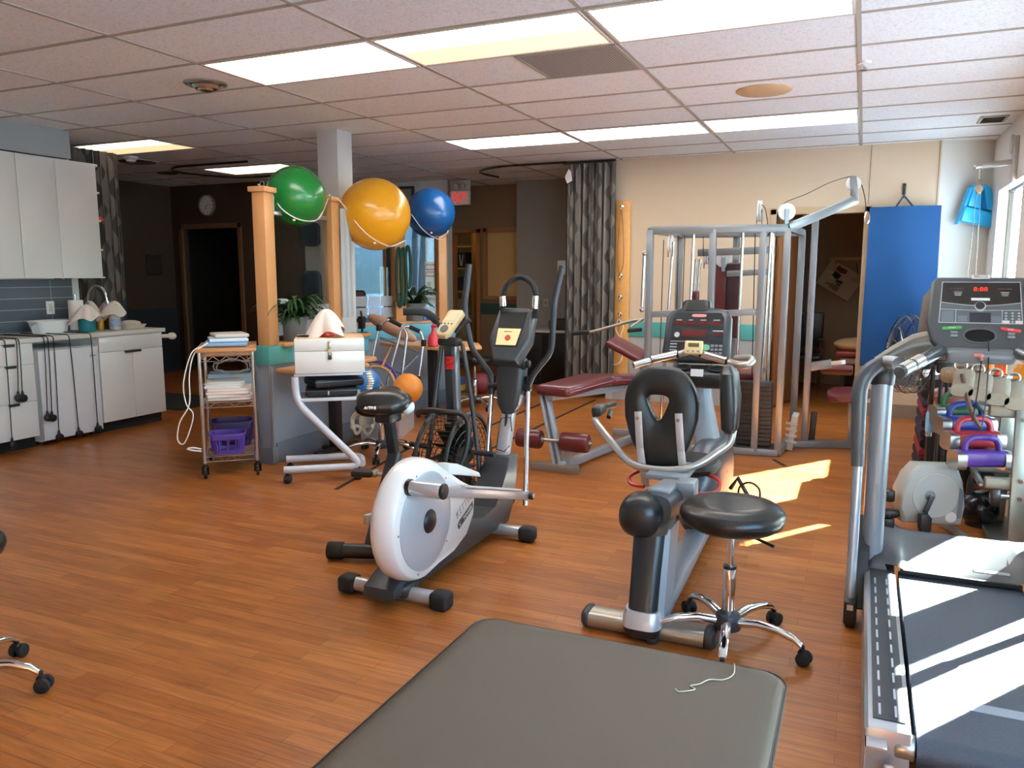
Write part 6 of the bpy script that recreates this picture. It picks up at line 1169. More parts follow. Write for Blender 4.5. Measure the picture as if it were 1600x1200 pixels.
# folded aluminium walker
t = thing('walker', 'folded aluminium walking frame with black grips leaning behind the toy bin', 'walker', (-3.738,5.904,0.339)); WALK = mat('walker_aluminium', 'c9ccce', 0.25, 0.95)
dn, df = 6.9, 7.15
def w(px, py, d=0): return P_W[(px, py)]
b = MB(); b.tube([(-3.782,5.79,0.438), (-3.743,5.841,0.66), (-3.703,5.889,0.855), (-3.688,5.91,0.95), (-3.664,5.926,0.989), (-3.618,5.947,0.994), (-3.529,5.98,0.95), (-3.499,5.982,0.872), (-3.509,5.949,0.688), (-3.521,5.921,0.538)], 0.0125, 10, fillet=0.03); part('side_frame', b, WALK, t)
b = MB(); b.tube([(-3.664,5.925,0.977), (-3.635,5.93,0.927), (-3.642,5.903,0.772), (-3.653,5.873,0.605), (-3.67,5.841,0.449)], 0.0125, 10, fillet=0.03); part('inner_leg', b, WALK, t)
b = MB(); b.tube([(-4.061,5.961,0.557), (-4.031,6.007,0.776), (-4.008,6.042,0.937), (-3.98,6.066,1.012), (-3.929,6.093,1.041), (-3.819,6.133,0.983)], 0.0125, 10, fillet=0.03); part('side_frame', b, WALK, t)
for a, c in (((-3.618,5.947,0.989), (-3.534,5.978,0.95)), ((-3.918,6.097,1.035), (-3.819,6.133,0.983))): b = MB(); b.tube([a, c], 0.019, 12); part('grip', b, FOAM, t)
for a, c, r in (((-3.955,6.001,0.878), (-3.523,5.976,0.764), 0.011), ((-4.021,5.935,0.638), (-3.542,5.934,0.541), 0.011), ((-3.643,5.878,0.61), (-3.547,5.961,0.736), 0.008)): b = MB(); b.tube([a, c], r, 10); part('cross_bar', b, mat('grey_tube', '8d9398', 0.3, 0.8), t)
for q in ((-3.999,6.04,0.967), (-3.497,5.979,0.85)): b = MB(); b.obox(q, (0.04, 0.04, 0.06), None, 0.008); part('lock_collar', b, BLACK, t)
for q, z in (((-3.782,5.789,0.432), 0), ((-3.669,5.841,0.444), 0), ((-3.52,5.92,0.533), 0), ((-4.06,5.96,0.551), 0)): b = MB(); b.cyl(q, V3(q) + ZU * 0.03, 0.018, seg=12); part('rubber_tip', b, RUBBER, t)
b = MB(); b.tube([(-4.4,6.356,0.874), (-4.407,6.373,1.009), (-4.424,6.379,1.095)], 0.012, 8); b.obox((-4.412,6.368,0.985), (0.05, 0.05, 0.12)); b.obox((-4.4,6.357,0.88), (0.07, 0.07, 0.03)); solo('sill_clamp', 'black clamp fitting standing at the right edge of the column sill', 'clamp', b, BLACK)
b = MB(); b.ball((-4.198,6.564,0.929), (0.34, 0.07, 0.07), 20, 10, Rz(-0.2) @ Ry(0.32)); solo('foam_roll', 'tan roll lying slanted behind the walker', 'roll', b, mat('tan_foam', 'b98e76', 0.7))
# balls on the floor and a carton in the passage
for p, r, lb in (((-4.2, 8.54, 0.13), 0.13, 'dark red ball on the floor beyond the far black stool'), ((-3.52, 8.17, 0.09), 0.09, 'small maroon ball on the floor behind the elliptical mast')):
    b = MB(); b.ball(p, r, 26, 16); solo('exercise_ball', lb, 'ball', b, mat('maroon_rubber', '7d2f35', 0.5))
b = MB(); b.box((-4.58, 8.45, 0), (-4.44, 8.6, 0.19), 0.003); t = thing('carton', 'small blue and yellow carton on the floor in the passage', 'carton', (-4.51, 8.52, 0)); part('box', b, mat('blue_carton', '3f5a8f', 0.6), t)
b = MB(); b.box((-4.57, 8.447, 0.03), (-4.45, 8.449, 0.1)); b.box((-4.439, 8.46, 0.03), (-4.438, 8.59, 0.1)); part('label', b, mat('yellow_label', 'd9b83b', 0.6), t)
# passage: black cabinet, outlet, switch
t = thing('cabinet', 'low black cabinet with a pale top in the passage left of the curtain', 'cabinet', (-3.85, 9.85, 0)); b = MB(); b.box((-4.4, 9.55, 0), (-3.2, 10.18, 0.69), 0.004); part('body', b, BLACKM, t); b = MB(); b.box((-4.42, 9.53, 0.69), (-3.18, 10.19, 0.72), 0.004); part('top', b, mat('pale_top', 'b6b0a6', 0.5), t)
for x0, x1 in ((-4.39, -3.81), (-3.79, -3.21)): b = MB(); b.box((x0, 9.535, 0.06), (x1, 9.55, 0.66), 0.003); part('door', b, mat('black_door_front', '0d0d0e', 0.35), t)
b = MB(); b.box((-3.75, 9.62, 0.72), (-3.3, 10.0, 0.86), 0.03); solo('cushion', 'dark brown cushion lying on the black cabinet', 'cushion', b, mat('dark_brown_fabric', '352a24', 0.9))
t = thing('wall_outlet', 'pale wall outlet on the grey passage wall', 'outlet', (-4.0, 10.19, 1.0)); b = MB(); b.box((-4.04, 10.19, 1.0), (-3.97, 10.2, 1.11), 0.002); part('cover_plate', b, mat('outlet_grey', 'a5a09a', 0.5), t); b = MB(); b.box((-4.02, 10.187, 1.03), (-3.99, 10.19, 1.08)); part('socket', b, mat('outlet_dark', '7c7771', 0.5), t)
t = thing('wall_switch', 'white switch box on the passage wall beside the curtain', 'switch', (-3.77, 10.18, 1.44)); b = MB(); b.box((-3.83, 10.17, 1.44), (-3.71, 10.2, 1.63), 0.005); part('box', b, WHITE, t); b = MB(); b.box((-3.79, 10.165, 1.5), (-3.75, 10.17, 1.57), 0.002); part('rocker', b, mat('switch_rocker', 'cfcdc6', 0.4), t)
# bookcase in the lit store room
t = thing('bookcase', 'pale wooden bookcase seen through the doorway under the exit sign', 'bookcase', (-5.75, 11.2, 0)); BKW = mat('pale_oak', 'c79f63', 0.5, vary=(8, 0.08))
for x in (-6.0, -5.56): b = MB(); b.box((x, 11.0, 0), (x + 0.03, 11.38, 2.1)); part('side_panel', b, BKW, t)
for z in (0.05, 0.4, 0.78, 1.16, 1.52, 1.86, 2.08): b = MB(); b.box((-5.97, 11.0, z), (-5.56, 11.38, z + 0.025)); part('shelf', b, BKW, t)
for z, h, x0, x1, col, lb in ((1.545, 0.24, -5.86, -5.68, '2a2422', 'black box file on the upper bookcase shelf'), (1.185, 0.22, -5.9, -5.74, '2b2d33', 'dark binder on the middle bookcase shelf'), (1.185, 0.20, -5.72, -5.6, 'cfc4ae', 'cream binder on the middle bookcase shelf'), (0.805, 0.25, -5.9, -5.65, '9b8a6d', 'cardboard box on the lower bookcase shelf')):
    b = MB(); b.box((x0, 11.05, z), (x1, 11.3, z + h), 0.004); solo('box_file', lb, 'box', b, mat('file_' + col, col, 0.6))
b = MB()
for s in (-1, 1): b.obox((-5.76 + 0.018 * s, 11.04, 1.66), (0.012, 0.01, 0.17), Ry(0.12 * s))
solo('paper_fold', 'white folded leaflet standing before the black box file', 'leaflet', b, PAPER)
t = thing('added_lamp', 'added unseen globe lamp that warms the store room behind the doorway', 'lamp', (-5.3, 10.95, 2.55)); b = MB(); b.ball((-5.3, 10.95, 2.63), 0.08, 18, 12); part('globe', b, lamp_mat('fill_globe', 14.0, (1, 0.72, 0.4)), t); b = MB(); b.cyl((-5.3, 10.95, 2.69), (-5.3, 10.95, H), 0.04, seg=14); part('base', b, WHITE, t)  # lamp added out of view to light the store room warmly
# waiting area seen through the glass
t = thing('armchair', 'brown high backed waiting chair by the front window', 'chair', (-6.5, 9.0, 0)); BRL = mat('brown_leather', '4f362a', 0.45, coat=0.1)
b = MB(); b.obox((-6.5, 8.95, 0.40), (0.56, 0.55, 0.16), Rz(0.5), 0.04, 3); part('seat', b, BRL, t); b = MB(); b.obox((-6.62, 9.18, 0.85), (0.56, 0.14, 0.75), Rz(0.5) @ Rx(-0.15), 0.05, 3); part('backrest', b, BRL, t)
for s in (-1, 1):
    d = Rz(0.5) @ Vector((0.29 * s, 0, 0)); b = MB(); b.obox(Vector((-6.5, 8.95, 0.58)) + d, (0.07, 0.5, 0.08), Rz(0.5), 0.025, 3); part('arm', b, BRL, t)
    for q in (-1, 1): d2 = d + Rz(0.5) @ Vector((0, 0.22 * q, 0)); b = MB(); b.cyl(Vector((-6.5, 8.95, 0)) + d2, Vector((-6.5, 8.95, 0.55)) + d2, 0.022, seg=10); part('leg', b, BLACK, t)
t = thing('armchair', 'second brown waiting chair right of the high backed one', 'chair', (-5.75, 8.9, 0)); b = MB(); b.obox((-5.75, 8.9, 0.40), (0.5, 0.5, 0.14), Rz(-0.3), 0.04, 3); part('seat', b, BRL, t); b = MB(); b.obox((-5.68, 9.12, 0.72), (0.5, 0.12, 0.55), Rz(-0.3) @ Rx(-0.15), 0.05, 3); part('backrest', b, BRL, t)
for s in (-1, 1):
    for q in (-1, 1): d2 = Rz(-0.3) @ Vector((0.2 * s, 0.2 * q, 0)); b = MB(); b.cyl(Vector((-5.75, 8.9, 0)) + d2, Vector((-5.75, 8.9, 0.36)) + d2, 0.02, seg=10); part('leg', b, BLACK, t)
t = thing('poster', 'white poster with a red header and two portraits in the front window', 'poster', (-5.5, 9.68, 1.08)); b = MB(); b.box((-5.62, 9.675, 1.06), (-5.37, 9.68, 1.62)); part('sheet', b, PAPER, t)
b = MB(); b.box((-5.605, 9.672, 1.5), (-5.385, 9.675, 1.59)); b.box((-5.605, 9.672, 1.41), (-5.385, 9.675, 1.485)); part('header', b, mat('poster_red', 'c8483e', 0.6), t)
b = MB()
for z in (1.545, 1.448):
    for k in range(7): b.box((-5.59 + 0.028 * k, 9.670, z - 0.022), (-5.572 + 0.028 * k, 9.672, z + 0.022))
part('lettering', b, PAPER, t, stuff=True)
for x, c1 in ((-5.555, '3c6f5a'), (-5.435, '3a5a78')):
    b = MB(); b.prism([(-0.055, 0), (0.055, 0), (0.05, 0.07), (0.02, 0.1), (-0.02, 0.1), (-0.05, 0.07)], (x, 9.674, 1.17), XU, ZU, 0.002); part('portrait_body', b, mat('poster_' + c1, c1, 0.7), t)
    b = MB(); b.lathe([(0, 0), (0.03, 0), (0.03, 0.002), (0, 0.002)], (x, 9.674, 1.315), (0, -1, 0), 18); part('portrait_head', b, mat('poster_skin', 'c9a68e', 0.7), t)
b = MB()
def c2(u, v): return (-8.55 + 0.85 * u, 9.55 + 0.03 * math.sin(u * 40), 0.12 + 2.5 * v)
b.grid(80, 8, c2, 0.002, uv=True); solo('curtain', 'grey curtain in the waiting area seen through the left glass panel', 'curtain', b, mat('grey_sheer', '7a7570', 0.7))
for z0, z1, lb in ((1.85, 2.2, 'upper dark blue rounded pad hanging on the waiting area wall'), (0.95, 1.5, 'lower dark blue rounded pad hanging on the waiting area wall')):
    b = MB(); b.loft([se((-7.5, 9.62 - k, (z0 + z1) / 2), XU, ZU, 0.17 * s, (z1 - z0) / 2 * s, 4, 28) for k, s in ((0, 0.94), (0.02, 1), (0.05, 1), (0.07, 0.9))]); solo('wall_pad', lb, 'pad', b, mat('dark_blue_plastic', '0d3550', 0.4), 'dark blue pads behind the left glass')
# main curtain by the weight machine
b = MB()
def c3(u, v):
    a = u * 2 * PI * 7; f = 0.6 + 0.4 * (1 - v); return (-3.17 + 0.585 * u + 0.012 * math.sin(2 * a + 1), 8.66 + 0.05 * math.sin(a) * f + 0.012 * math.sin(2.7 * a), 0.2 + 2.48 * v - 0.18 * max(0, 1 - u * 9) * (v > 0.9))
b.grid(160, 40, c3, 0.002, uv=True); solo('curtain', 'tall brown and grey leaf patterned curtain gathered beside the pine board', 'curtain', b, curtain_mat(), ang=80)
b = MB(); b.tube([(-3.2, 8.66, 2.695), (-2.58, 8.66, 2.695)], 0.015, 8); solo('curtain_rail', 'short curtain rail above the gathered patterned curtain', 'rail', b, BLACK)
b = MB(); b.prism([(0, 0), (0.06, 0.03), (0.045, 0.13), (0.02, 0.16), (-0.03, 0.07)], (-3.12, 8.575, 2.46), XU, ZU, -0.002); solo('curtain_tag', 'white paper tag pinned at the top left of the patterned curtain', 'tag', b, PAPER)
# pine board with hooks
t = thing('hook_board', 'tall knotty pine board with metal hooks on the wall beside the curtain', 'board', (-2.51, 8.76, 0.18)); b = MB(); b.box((-2.595, 8.755, 0.74 - 0.55), (-2.43, 8.79, 2.26), 0.003); part('board', b, PINE, t)
for z in (2.195, 1.43, 1.185, 0.99, 0.9, 0.3):
    b = MB(); c = Vector((-2.525, 8.755, z)); b.cyl(c, c - YU * 0.012, 0.024, seg=18, bev=0.003); b.tube([c - YU * 0.01, c + Vector((0, -0.045, 0.0)), c + Vector((0, -0.05, -0.03)), c + Vector((0, -0.03, -0.05)), c + Vector((0, -0.018, -0.035))], 0.0055, 8, smooth=4); part('hook', b, CHROME, t)
b = MB(); b.tube([(-2.53, 8.71, 2.15), (-2.56, 8.72, 1.8), (-2.55, 8.72, 1.5), (-2.52, 8.72, 1.47), (-2.49, 8.72, 1.6), (-2.5, 8.715, 1.95), (-2.52, 8.71, 2.15)], 0.004, 5, smooth=6); solo('cord', 'brown cord loop hanging from the top hook of the pine board', 'cord', b, mat('brown_cord', '8a5a30', 0.7))
b = MB(); b.tube([(-2.53, 8.70, 0.94), (-2.56, 8.71, 0.82), (-2.5, 8.71, 0.7), (-2.56, 8.71, 0.62), (-2.47, 8.71, 0.56), (-2.5, 8.71, 0.75), (-2.47, 8.71, 0.85), (-2.52, 8.70, 0.94)], 0.0045, 5, smooth=6); solo('cord', 'white cord loops hanging low on the pine board', 'cord', b, MATS['white_cord'])
b = MB(); b.tube([(-2.59, 8.70, 0.66), (-2.63, 8.70, 0.55), (-2.6, 8.70, 0.42), (-2.5, 8.70, 0.45), (-2.46, 8.70, 0.6)], 0.005, 6, smooth=6); solo('cord', 'white cord hoop below the band on the pine board', 'cord', b, MATS['white_cord'])
# treatment room behind the doorway
t = thing('chair', 'black visitor chair in the treatment room behind the weight machine', 'chair', (-0.62, 10.3, 0)); b = MB(); b.box((-0.82, 10.42, 0.55), (-0.42, 10.47, 0.98), 0.02); part('backrest', b, BLACK, t); b = MB(); b.box((-0.82, 10.0, 0.42), (-0.42, 10.42, 0.48), 0.02); part('seat', b, BLACK, t)
for x in (-0.81, -0.43):
    b = MB(); b.tube([(x, 10.02, 0), (x, 10.02, 0.64), (x, 10.4, 0.66), (x, 10.45, 0.6), (x, 10.45, 0)], 0.011, 8, fillet=0.05); part('leg', b, CHROME, t); b = MB(); b.box((x - 0.025, 10.05, 0.655), (x + 0.025, 10.36, 0.685), 0.01); part('arm_pad', b, BLACK, t)
t = thing('treatment_table', 'red treatment table with a beige pillow in the back room', 'treatment table', (0.15, 10.4, 0)); b = MB(); b.box((-0.26, 9.7, 0.5), (0.44, 11.1, 0.58), 0.03, 3); part('top', b, mat('brick_red_vinyl', '8a2f22', 0.4), t)
b = MB(); b.box((-0.2, 9.8, 0.42), (0.38, 11.0, 0.49), 0.006); part('frame', b, STEEL, t)
for x in (-0.17, 0.35):
    for y in (9.85, 10.95): b = MB(); b.box((x - 0.025, y - 0.025, 0), (x + 0.025, y + 0.025, 0.42)); part('leg', b, BLACK, t)
b = MB(); b.ball((0.0, 9.9, 0.64), (0.28, 0.2, 0.085), 22, 12); solo('pillow', 'beige pillow on the red treatment table', 'pillow', b, mat('beige_linen', 'd2ad80', 0.9))
t = thing('display_board', 'tilted white board of tools and papers hanging on the back room wall', 'board', (-0.28, 11.17, 1.2)); R = Ry(math.radians(31)); c = Vector((-0.28, 11.17, 1.37)); b = MB(); b.obox(c, (0.46, 0.02, 0.36), R, 0.004); part('panel', b, mat('cream_panel', 'cdb89c', 0.6), t)
rr = random.Random(4)
for k in range(12): b = MB(); b.obox(c + R @ Vector((rr.uniform(-0.19, 0.19), -0.014, rr.uniform(-0.14, 0.14))), (rr.uniform(0.04, 0.12), 0.006, rr.uniform(0.02, 0.07)), R @ Ry(rr.uniform(-0.2, 0.2))); col = ('8d7f6e', 'a34a35', '5a5148', 'b9a488', '3f3c39', 'd9c9ae')[k % 6]; part('paper_scrap', b, mat('scrap_' + col, col, 0.7), t)
b = MB(); b.box((-0.42, 11.17, 1.625), (-0.02, 11.2, 1.665), 0.003); b.cyl((-0.1, 11.17, 1.63), (-0.1, 11.15, 1.6), 0.008, seg=8); b.cyl((-0.36, 11.17, 1.63), (-0.36, 11.15, 1.6), 0.008, seg=8); solo('hanging_rail', 'wooden rail holding the tilted board in the back room', 'rail', b, mat('beige_rail', 'c4a57c', 0.5))
b = MB(); b.beam((-0.36, 11.16, 1.6), c + R @ Vector((-0.12, 0, 0.17)), 0.01, 0.01); b.beam((-0.1, 11.16, 1.6), c + R @ Vector((0.14, 0, 0.17)), 0.01, 0.01); solo('cord', 'short cords hanging the tilted board from the wooden rail', 'cord', b, BLACK)
# blue mat on the back wall, step platform, wall pulley
t = thing('exercise_mat', 'large blue exercise mat hanging from a wall hook beside the doorway', 'mat', (0.33, 8.76, 0.53)); BLUEV = mat('blue_mat_vinyl', '123d6b', 0.7, bump=(5, 0.25), spec=0.2)
b = MB()
def mt(u, v):
    x = 0.015 + 0.63 * u; sag = 0.02 * math.sin(PI * u) * math.sin(PI * v); return (x, 8.725 - sag - 0.006 * math.sin(9 * u + 4 * v), 0.53 + 1.57 * v)
b.grid(24, 40, mt, -0.055); part('panel', b, BLUEV, t, ang=50)
b = MB(); b.tube([(0.25, 8.74, 2.1), (0.31, 8.73, 2.2), (0.315, 8.72, 2.205), (0.32, 8.73, 2.2), (0.40, 8.74, 2.1)], 0.009, 6, smooth=4); part('strap', b, mat('navy_webbing', '1d2f4a', 0.8), t)
b = MB(); LG = mat('pale_blue_print', '9cc0dd', 0.5); o = lambda x, z: (0.327 + x, 8.697, z)
for a in [k * PI / 10 for k in range(11)]: pass
b.tube([o(0.045 * math.cos(a), 2.03 + 0.045 * math.sin(a)) for a in [PI * 0.78 + k * PI * 1.44 / 20 for k in range(21)]], 0.004, 5); b.lathe([(0, 0), (0.012, 0), (0.012, 0.002), (0, 0.002)], o(0, 2.04), (0, -1, 0), 12); b.beam(o(0, 2.0), o(0, 2.06), 0.006, 0.003)
for z, x0, x1 in ((1.975, -0.05, 0.06), (1.945, -0.02, 0.035), (1.915, -0.0, 0.075), (1.885, -0.05, 0.06)): b.box(o(x0, z - 0.008), (o(x1, z)[0], 8.694, z + 0.006))
part('printed_logo', b, LG, t, 'pale blue printed emblem and text lines')
t = thing('wall_hook', 'black wall hook above the blue mat', 'hook', (0.315, 8.78, 2.2)); b = MB(); b.box((0.3, 8.785, 2.22), (0.33, 8.8, 2.33), 0.003); part('plate', b, BLACK, t); b = MB(); b.tube([(0.315, 8.79, 2.3), (0.315, 8.73, 2.27), (0.315, 8.715, 2.2), (0.315, 8.74, 2.19)], 0.008, 8, smooth=4); part('prong', b, BLACK, t)
t = thing('step_platform', 'bright blue plastic step hanging on the white corner wall', 'step', (0.92, 8.85, 1.82)); su_ = Vector((0.905, 0.425, 0)); SB = mat('cyan_plastic', '1f9fd8', 0.35, coat=0.2); so_ = Vector((0.93, 8.845, 1.82))
b = MB(); b.prism([(-0.17, 0.13), (0.21, 0.05), (0.205, 0.19), (-0.13, 0.27)], so_, su_, ZU, 0.09, 0.018, 3); b.prism([(-0.19, 0.10), (-0.15, 0.12), (-0.06, 0.45), (-0.09, 0.44)], so_ + Vector((0, 0.01, 0)), su_, ZU, 0.07, 0.01); part('base', b, SB, t)
b = MB(); b.prism([(-0.10, 0.27), (0.02, 0.24), (0.02, 0.38), (-0.02, 0.40), (0.02, 0.47), (-0.055, 0.47)], so_, su_, ZU, 0.075, 0.012, 2); b.prism([(0.07, 0.24), (0.155, 0.22), (0.115, 0.44), (0.05, 0.47), (0.02, 0.47), (0.06, 0.40)], so_, su_, ZU, 0.075, 0.012, 2); b.prism([(0.0, 0.25), (0.09, 0.23), (0.09, 0.46), (0.0, 0.46)], so_ + Vector((0, 0.03, 0)), su_, ZU, 0.02); part('riser', b, SB, t)
t = thing('wall_pulley', 'chrome pulley arm with two cords mounted above the window', 'pulley', (1.0, 7.6, 2.2)); b = MB(); b.box((1.04, 7.58, 2.18), (1.08, 7.68, 2.55), 0.004); b.box((1.02, 7.59, 2.42), (1.04, 7.67, 2.56), 0.004); part('wall_bracket', b, STEEL, t)
b = MB(); b.beam((1.05, 7.62, 2.345), (0.83, 7.6, 2.325), 0.045, 0.045, 0.004); part('arm', b, STEEL, t); b = MB(); b.cyl((0.84, 7.6, 2.325), (0.795, 7.6, 2.32), 0.018, seg=14); b.ball((0.79, 7.6, 2.32), 0.02, 12, 8); b.cyl((0.822, 7.6, 2.32), (0.822, 7.6, 2.22), 0.009, seg=10); part('swivel', b, STEEL, t)
b = MB(); b.box((0.808, 7.585, 2.10), (0.836, 7.615, 2.22), 0.004); b.cyl((0.822, 7.57, 2.14), (0.822, 7.63, 2.14), 0.03, seg=18); part('sheave', b, mat('copper_steel', 'a08a78', 0.3, 0.8), t)
for x, k in ((0.808, -0.01), (0.838, 0.005)): b = MB(); b.tube([(x, 7.6, 2.13), (x + k, 7.595, 1.7), (x + k * 3, 7.59, 1.1)], 0.0028, 5); part('cord', b, mat('thin_cord', '5f5a56', 0.7), t)


# ================================================================== treadmill
t = thing('treadmill', 'treadmill with a grey console and blue black belt by the window', 'treadmill', (0.43, 3.0, 0)); TB = mat('treadmill_charcoal', '45484b', 0.38); TG = mat('treadmill_grey', '83888c', 0.35, 0.2)
def belt_mat():
    m, nt, bb = nodes_mat('belt_rubber'); L = nt.links.new; tc = N(nt, 'ShaderNodeTexCoord'); n = N(nt, 'ShaderNodeTexNoise', Scale=260.0, Detail=3.0); L(tc.outputs['Object'], n.inputs['Vector']); r = N(nt, 'ShaderNodeValToRGB'); r.color_ramp.elements[0].color = rgb('2c343e'); r.color_ramp.elements[1].color = rgb('4c5662'); L(n.outputs['Fac'], r.inputs[0]); L(r.outputs[0], bb.inputs['Base Color']); bb.inputs['Roughness'].default_value = 0.5
    bp_ = N(nt, 'ShaderNodeBump', Strength=0.5, Distance=0.002); L(n.outputs['Fac'], bp_.inputs['Height']); L(bp_.outputs['Normal'], bb.inputs['Normal']); return m
BX0, BX1 = 0.205, 0.655
b = MB(); ys = [(2.30 - 0.045 * math.sin(a), 0.145 - 0.045 * math.cos(a)) for a in [k * PI / 10 for k in range(11)]]
prof = [(3.62, 0.10)] + [(2.30 - 0.045 * math.sin(a), 0.145 - 0.045 * math.cos(a)) for a in [k * PI / 10 for k in range(11)]] + [(3.62, 0.19)]
b.loft([[Vector((x, y, z)) for y, z in prof] for x in (BX0, BX1)]); part('belt', b, belt_mat(), t)
b = MB(); b.obox(((BX0 + BX1) / 2, 2.52, 0.1906), (BX1 - BX0 - 0.01, 0.05, 0.0012)); part('belt_stripe', b, mat('worn_white_stripe', '8f9aa2', 0.6), t)
def rail(x0, x1, out):
    b = MB(); b.prism([(x0, 0.02), (x1, 0.02), (x1, 0.2), (x0 + 0.01 * (out < 0), 0.2), (x0, 0.19)], (0, 2.27, 0), XU, ZU, -1.4, 0.004); o = part('side_rail', b, mat('silver_rail', 'b9bdbf', 0.3, 0.7), t)
    b = MB(); b.box((x0 + 0.022, 2.32, 0.2), (x1 - 0.012, 3.58, 0.204), 0.0015); part('foot_strip', b, mat('dark_foot_strip', '2a2f35', 0.5), o)
    b = MB()
    for k in range(11):
        for xx in (x0 + 0.04, x1 - 0.036): b.box((xx - 0.003, 2.34 + k * 0.105, 0.204), (xx + 0.003, 2.34 + k * 0.105 + 0.062, 0.2065))
    part('grip_slots', b, mat('pale_slot', 'b9bec2', 0.45), o, stuff=True)
rail(0.072, 0.19, -1); rail(0.67, 0.79, 1)
b = MB(); b.box((0.075, 2.22, 0.03), (0.078, 2.30, 0.17)); b.box((0.075, 2.22, 0.165), (0.13, 2.28, 0.17)); b.box((0.125, 2.225, 0.06), (0.15, 2.235, 0.12), 0.003); b.box((0.085, 2.24, 0.02), (0.115, 2.27, 0.05)); part('end_bracket', b, mat('bracket_steel', 'd7d7d3', 0.3, 0.7), t)
b = MB(); b.cyl((0.15, 2.30, 0.145), (0.204, 2.30, 0.145), 0.036, seg=22, bev=0.006); b.cyl((0.12, 2.30, 0.145), (0.15, 2.30, 0.145), 0.014, seg=12); part('rear_roller', b, STEEL, t)
# motor hood: high sides, a hollow over the belt
b = MB(); rg = []
for y, zt, zs, fl in ((3.57, 0.205, 0.232, 1), (3.60, 0.222, 0.262, 1), (3.67, 0.24, 0.285, 1), (3.76, 0.258, 0.292, 0.7), (3.85, 0.275, 0.292, 0.25), (3.93, 0.283, 0.288, 0), (3.98, 0.25, 0.25, 0), (4.0, 0.18, 0.18, 0)):
    tops = [(0.085, 0.12), (0.085, zs - 0.03), (0.11, zs)] + [(0.15, zs), (0.19, zs - 0.004), (0.215, zs * 0.6 + zt * 0.4), (0.24, zt), (0.43, zt), (0.62, zt), (0.645, zs * 0.6 + zt * 0.4), (0.67, zs - 0.004), (0.71, zs)] + [(0.75, zs), (0.775, zs - 0.03), (0.775, 0.12)]
    rg.append([Vector((x, y, max(z, 0.12))) for x, z in tops])
b._faces(rg, False); b.bm.faces.new([b.bm.verts.new(p) for p in rg[-1]]); b.bm.faces.new([b.bm.verts.new(p) for p in reversed([Vector((p.x, p.y, p.z)) for p in rg[0][:4]] + [Vector((0.19, 3.57, 0.12))])]); bmesh.ops.remove_doubles(b.bm, verts=b.bm.verts[:], dist=0.0005); part('motor_hood', b, TB, t, ang=45)
b = MB(); b.box((0.21, 3.565, 0.196), (0.65, 3.58, 0.215), 0.003); part('hood_lip', b, BLACKM, t)
b = MB(); b.obox((0.55, 3.635, 0.2325), (0.13, 0.02, 0.001), Rx(0.26)); part('hood_label', b, mat('grey_label', '9ba0a3', 0.5), t)
# uprights
for s, x in ((1, 0.0), (-1, 0.86)):
    X_ = lambda v: x + s * v
    b = MB(); b.loft([se((X_(0.098), 3.64 + 0.02 * k, z), XU, YU, 0.043, 0.055, 2.6, 24) for k, z in ((0, 0.1), (1, 0.5), (2, 0.99))]); part('upright', b, mat('silver_grey_upright', '868d94', 0.32, 0.4), t)
    b = MB(); b.loft([se((X_(0.098), 3.68, z), XU, YU, w_, w_ * 1.15, 2.6, 24) for z, w_ in ((0.985, 0.047), (1.0, 0.048), (1.04, 0.05), (1.06, 0.04))]); part('upright_collar', b, BLACK, t)
    b = MB(); b.tube([(X_(0.022), 3.42, 0.1), (X_(0.022), 3.5, 0.68)], 0.02, 14); part('handle_tube', b, mat('pale_blue_silver', 'b3bfca', 0.25, 0.6), t)
    b = MB(); b.tube([(X_(0.02), 3.5, 0.66), (X_(0.012), 3.52, 0.9), (X_(0.016), 3.54, 1.0), (X_(0.05), 3.56, 1.06), (X_(0.10), 3.6, 1.085)], [0.026, 0.03, 0.032, 0.032, 0.03], 14, smooth=5); part('handle_sleeve', b, TB, t)
    b = MB(); b.tube([(X_(0.10), 3.6, 1.085), (X_(0.13), 3.55, 1.09), (X_(0.15), 3.5, 1.09)], 0.03, 14); part('elbow', b, mat('dark_silver', '8d9296', 0.3, 0.5), t)
    b = MB(); b.loft([se(p, YU, ZU, w_, h_, 2.6, 24) for p, w_, h_ in (((X_(0.06), 3.62, 1.075), 0.04, 0.028), ((X_(0.13), 3.65, 1.115), 0.055, 0.04), ((X_(0.2), 3.68, 1.15), 0.06, 0.05), ((X_(0.30), 3.70, 1.17), 0.07, 0.058))]); part('console_arm', b, mat('bronze_grey_plastic', '6a6254', 0.35), t)
    b = MB(); b.cyl((X_(0.145), 3.33, 1.075), (X_(0.30), 3.55, 1.15), 0.025, seg=18, bev=0.004); part('hand_rail', b, mat('dark_steel_rail', '6e7478', 0.25, 0.7), t)
    for f0, f1 in ((0.05, 0.26), (0.30, 0.50)): p0, p1 = Vector((X_(0.145), 3.33, 1.075)), Vector((X_(0.30), 3.55, 1.15)); b = MB(); b.cyl(p0.lerp(p1, f0) + ZU * 0.004, p0.lerp(p1, f1) + ZU * 0.004, 0.0258, seg=18); part('pulse_sensor', b, mat('pale_sensor', 'd6d6cf', 0.25, 0.7), t)
    b = MB(); b.box((X_(0.0), 3.36, 0.02), (X_(0.05), 3.5, 0.12), 0.01); b.cyl((X_(0.01), 3.40, 0.035), (X_(0.045), 3.40, 0.035), 0.035, seg=18, bev=0.006); b.beam((X_(0.055), 3.45, 0.06), (X_(0.06), 3.68, 0.4), 0.02, 0.06, 0.004, up=(1, 0, 0)); part('base_foot', b, BLACK, t)
    b = MB(); b.box((X_(0.012), 3.3585, 0.085), (X_(0.036), 3.3595, 0.108)); part('foot_sticker', b, WHITE, t)
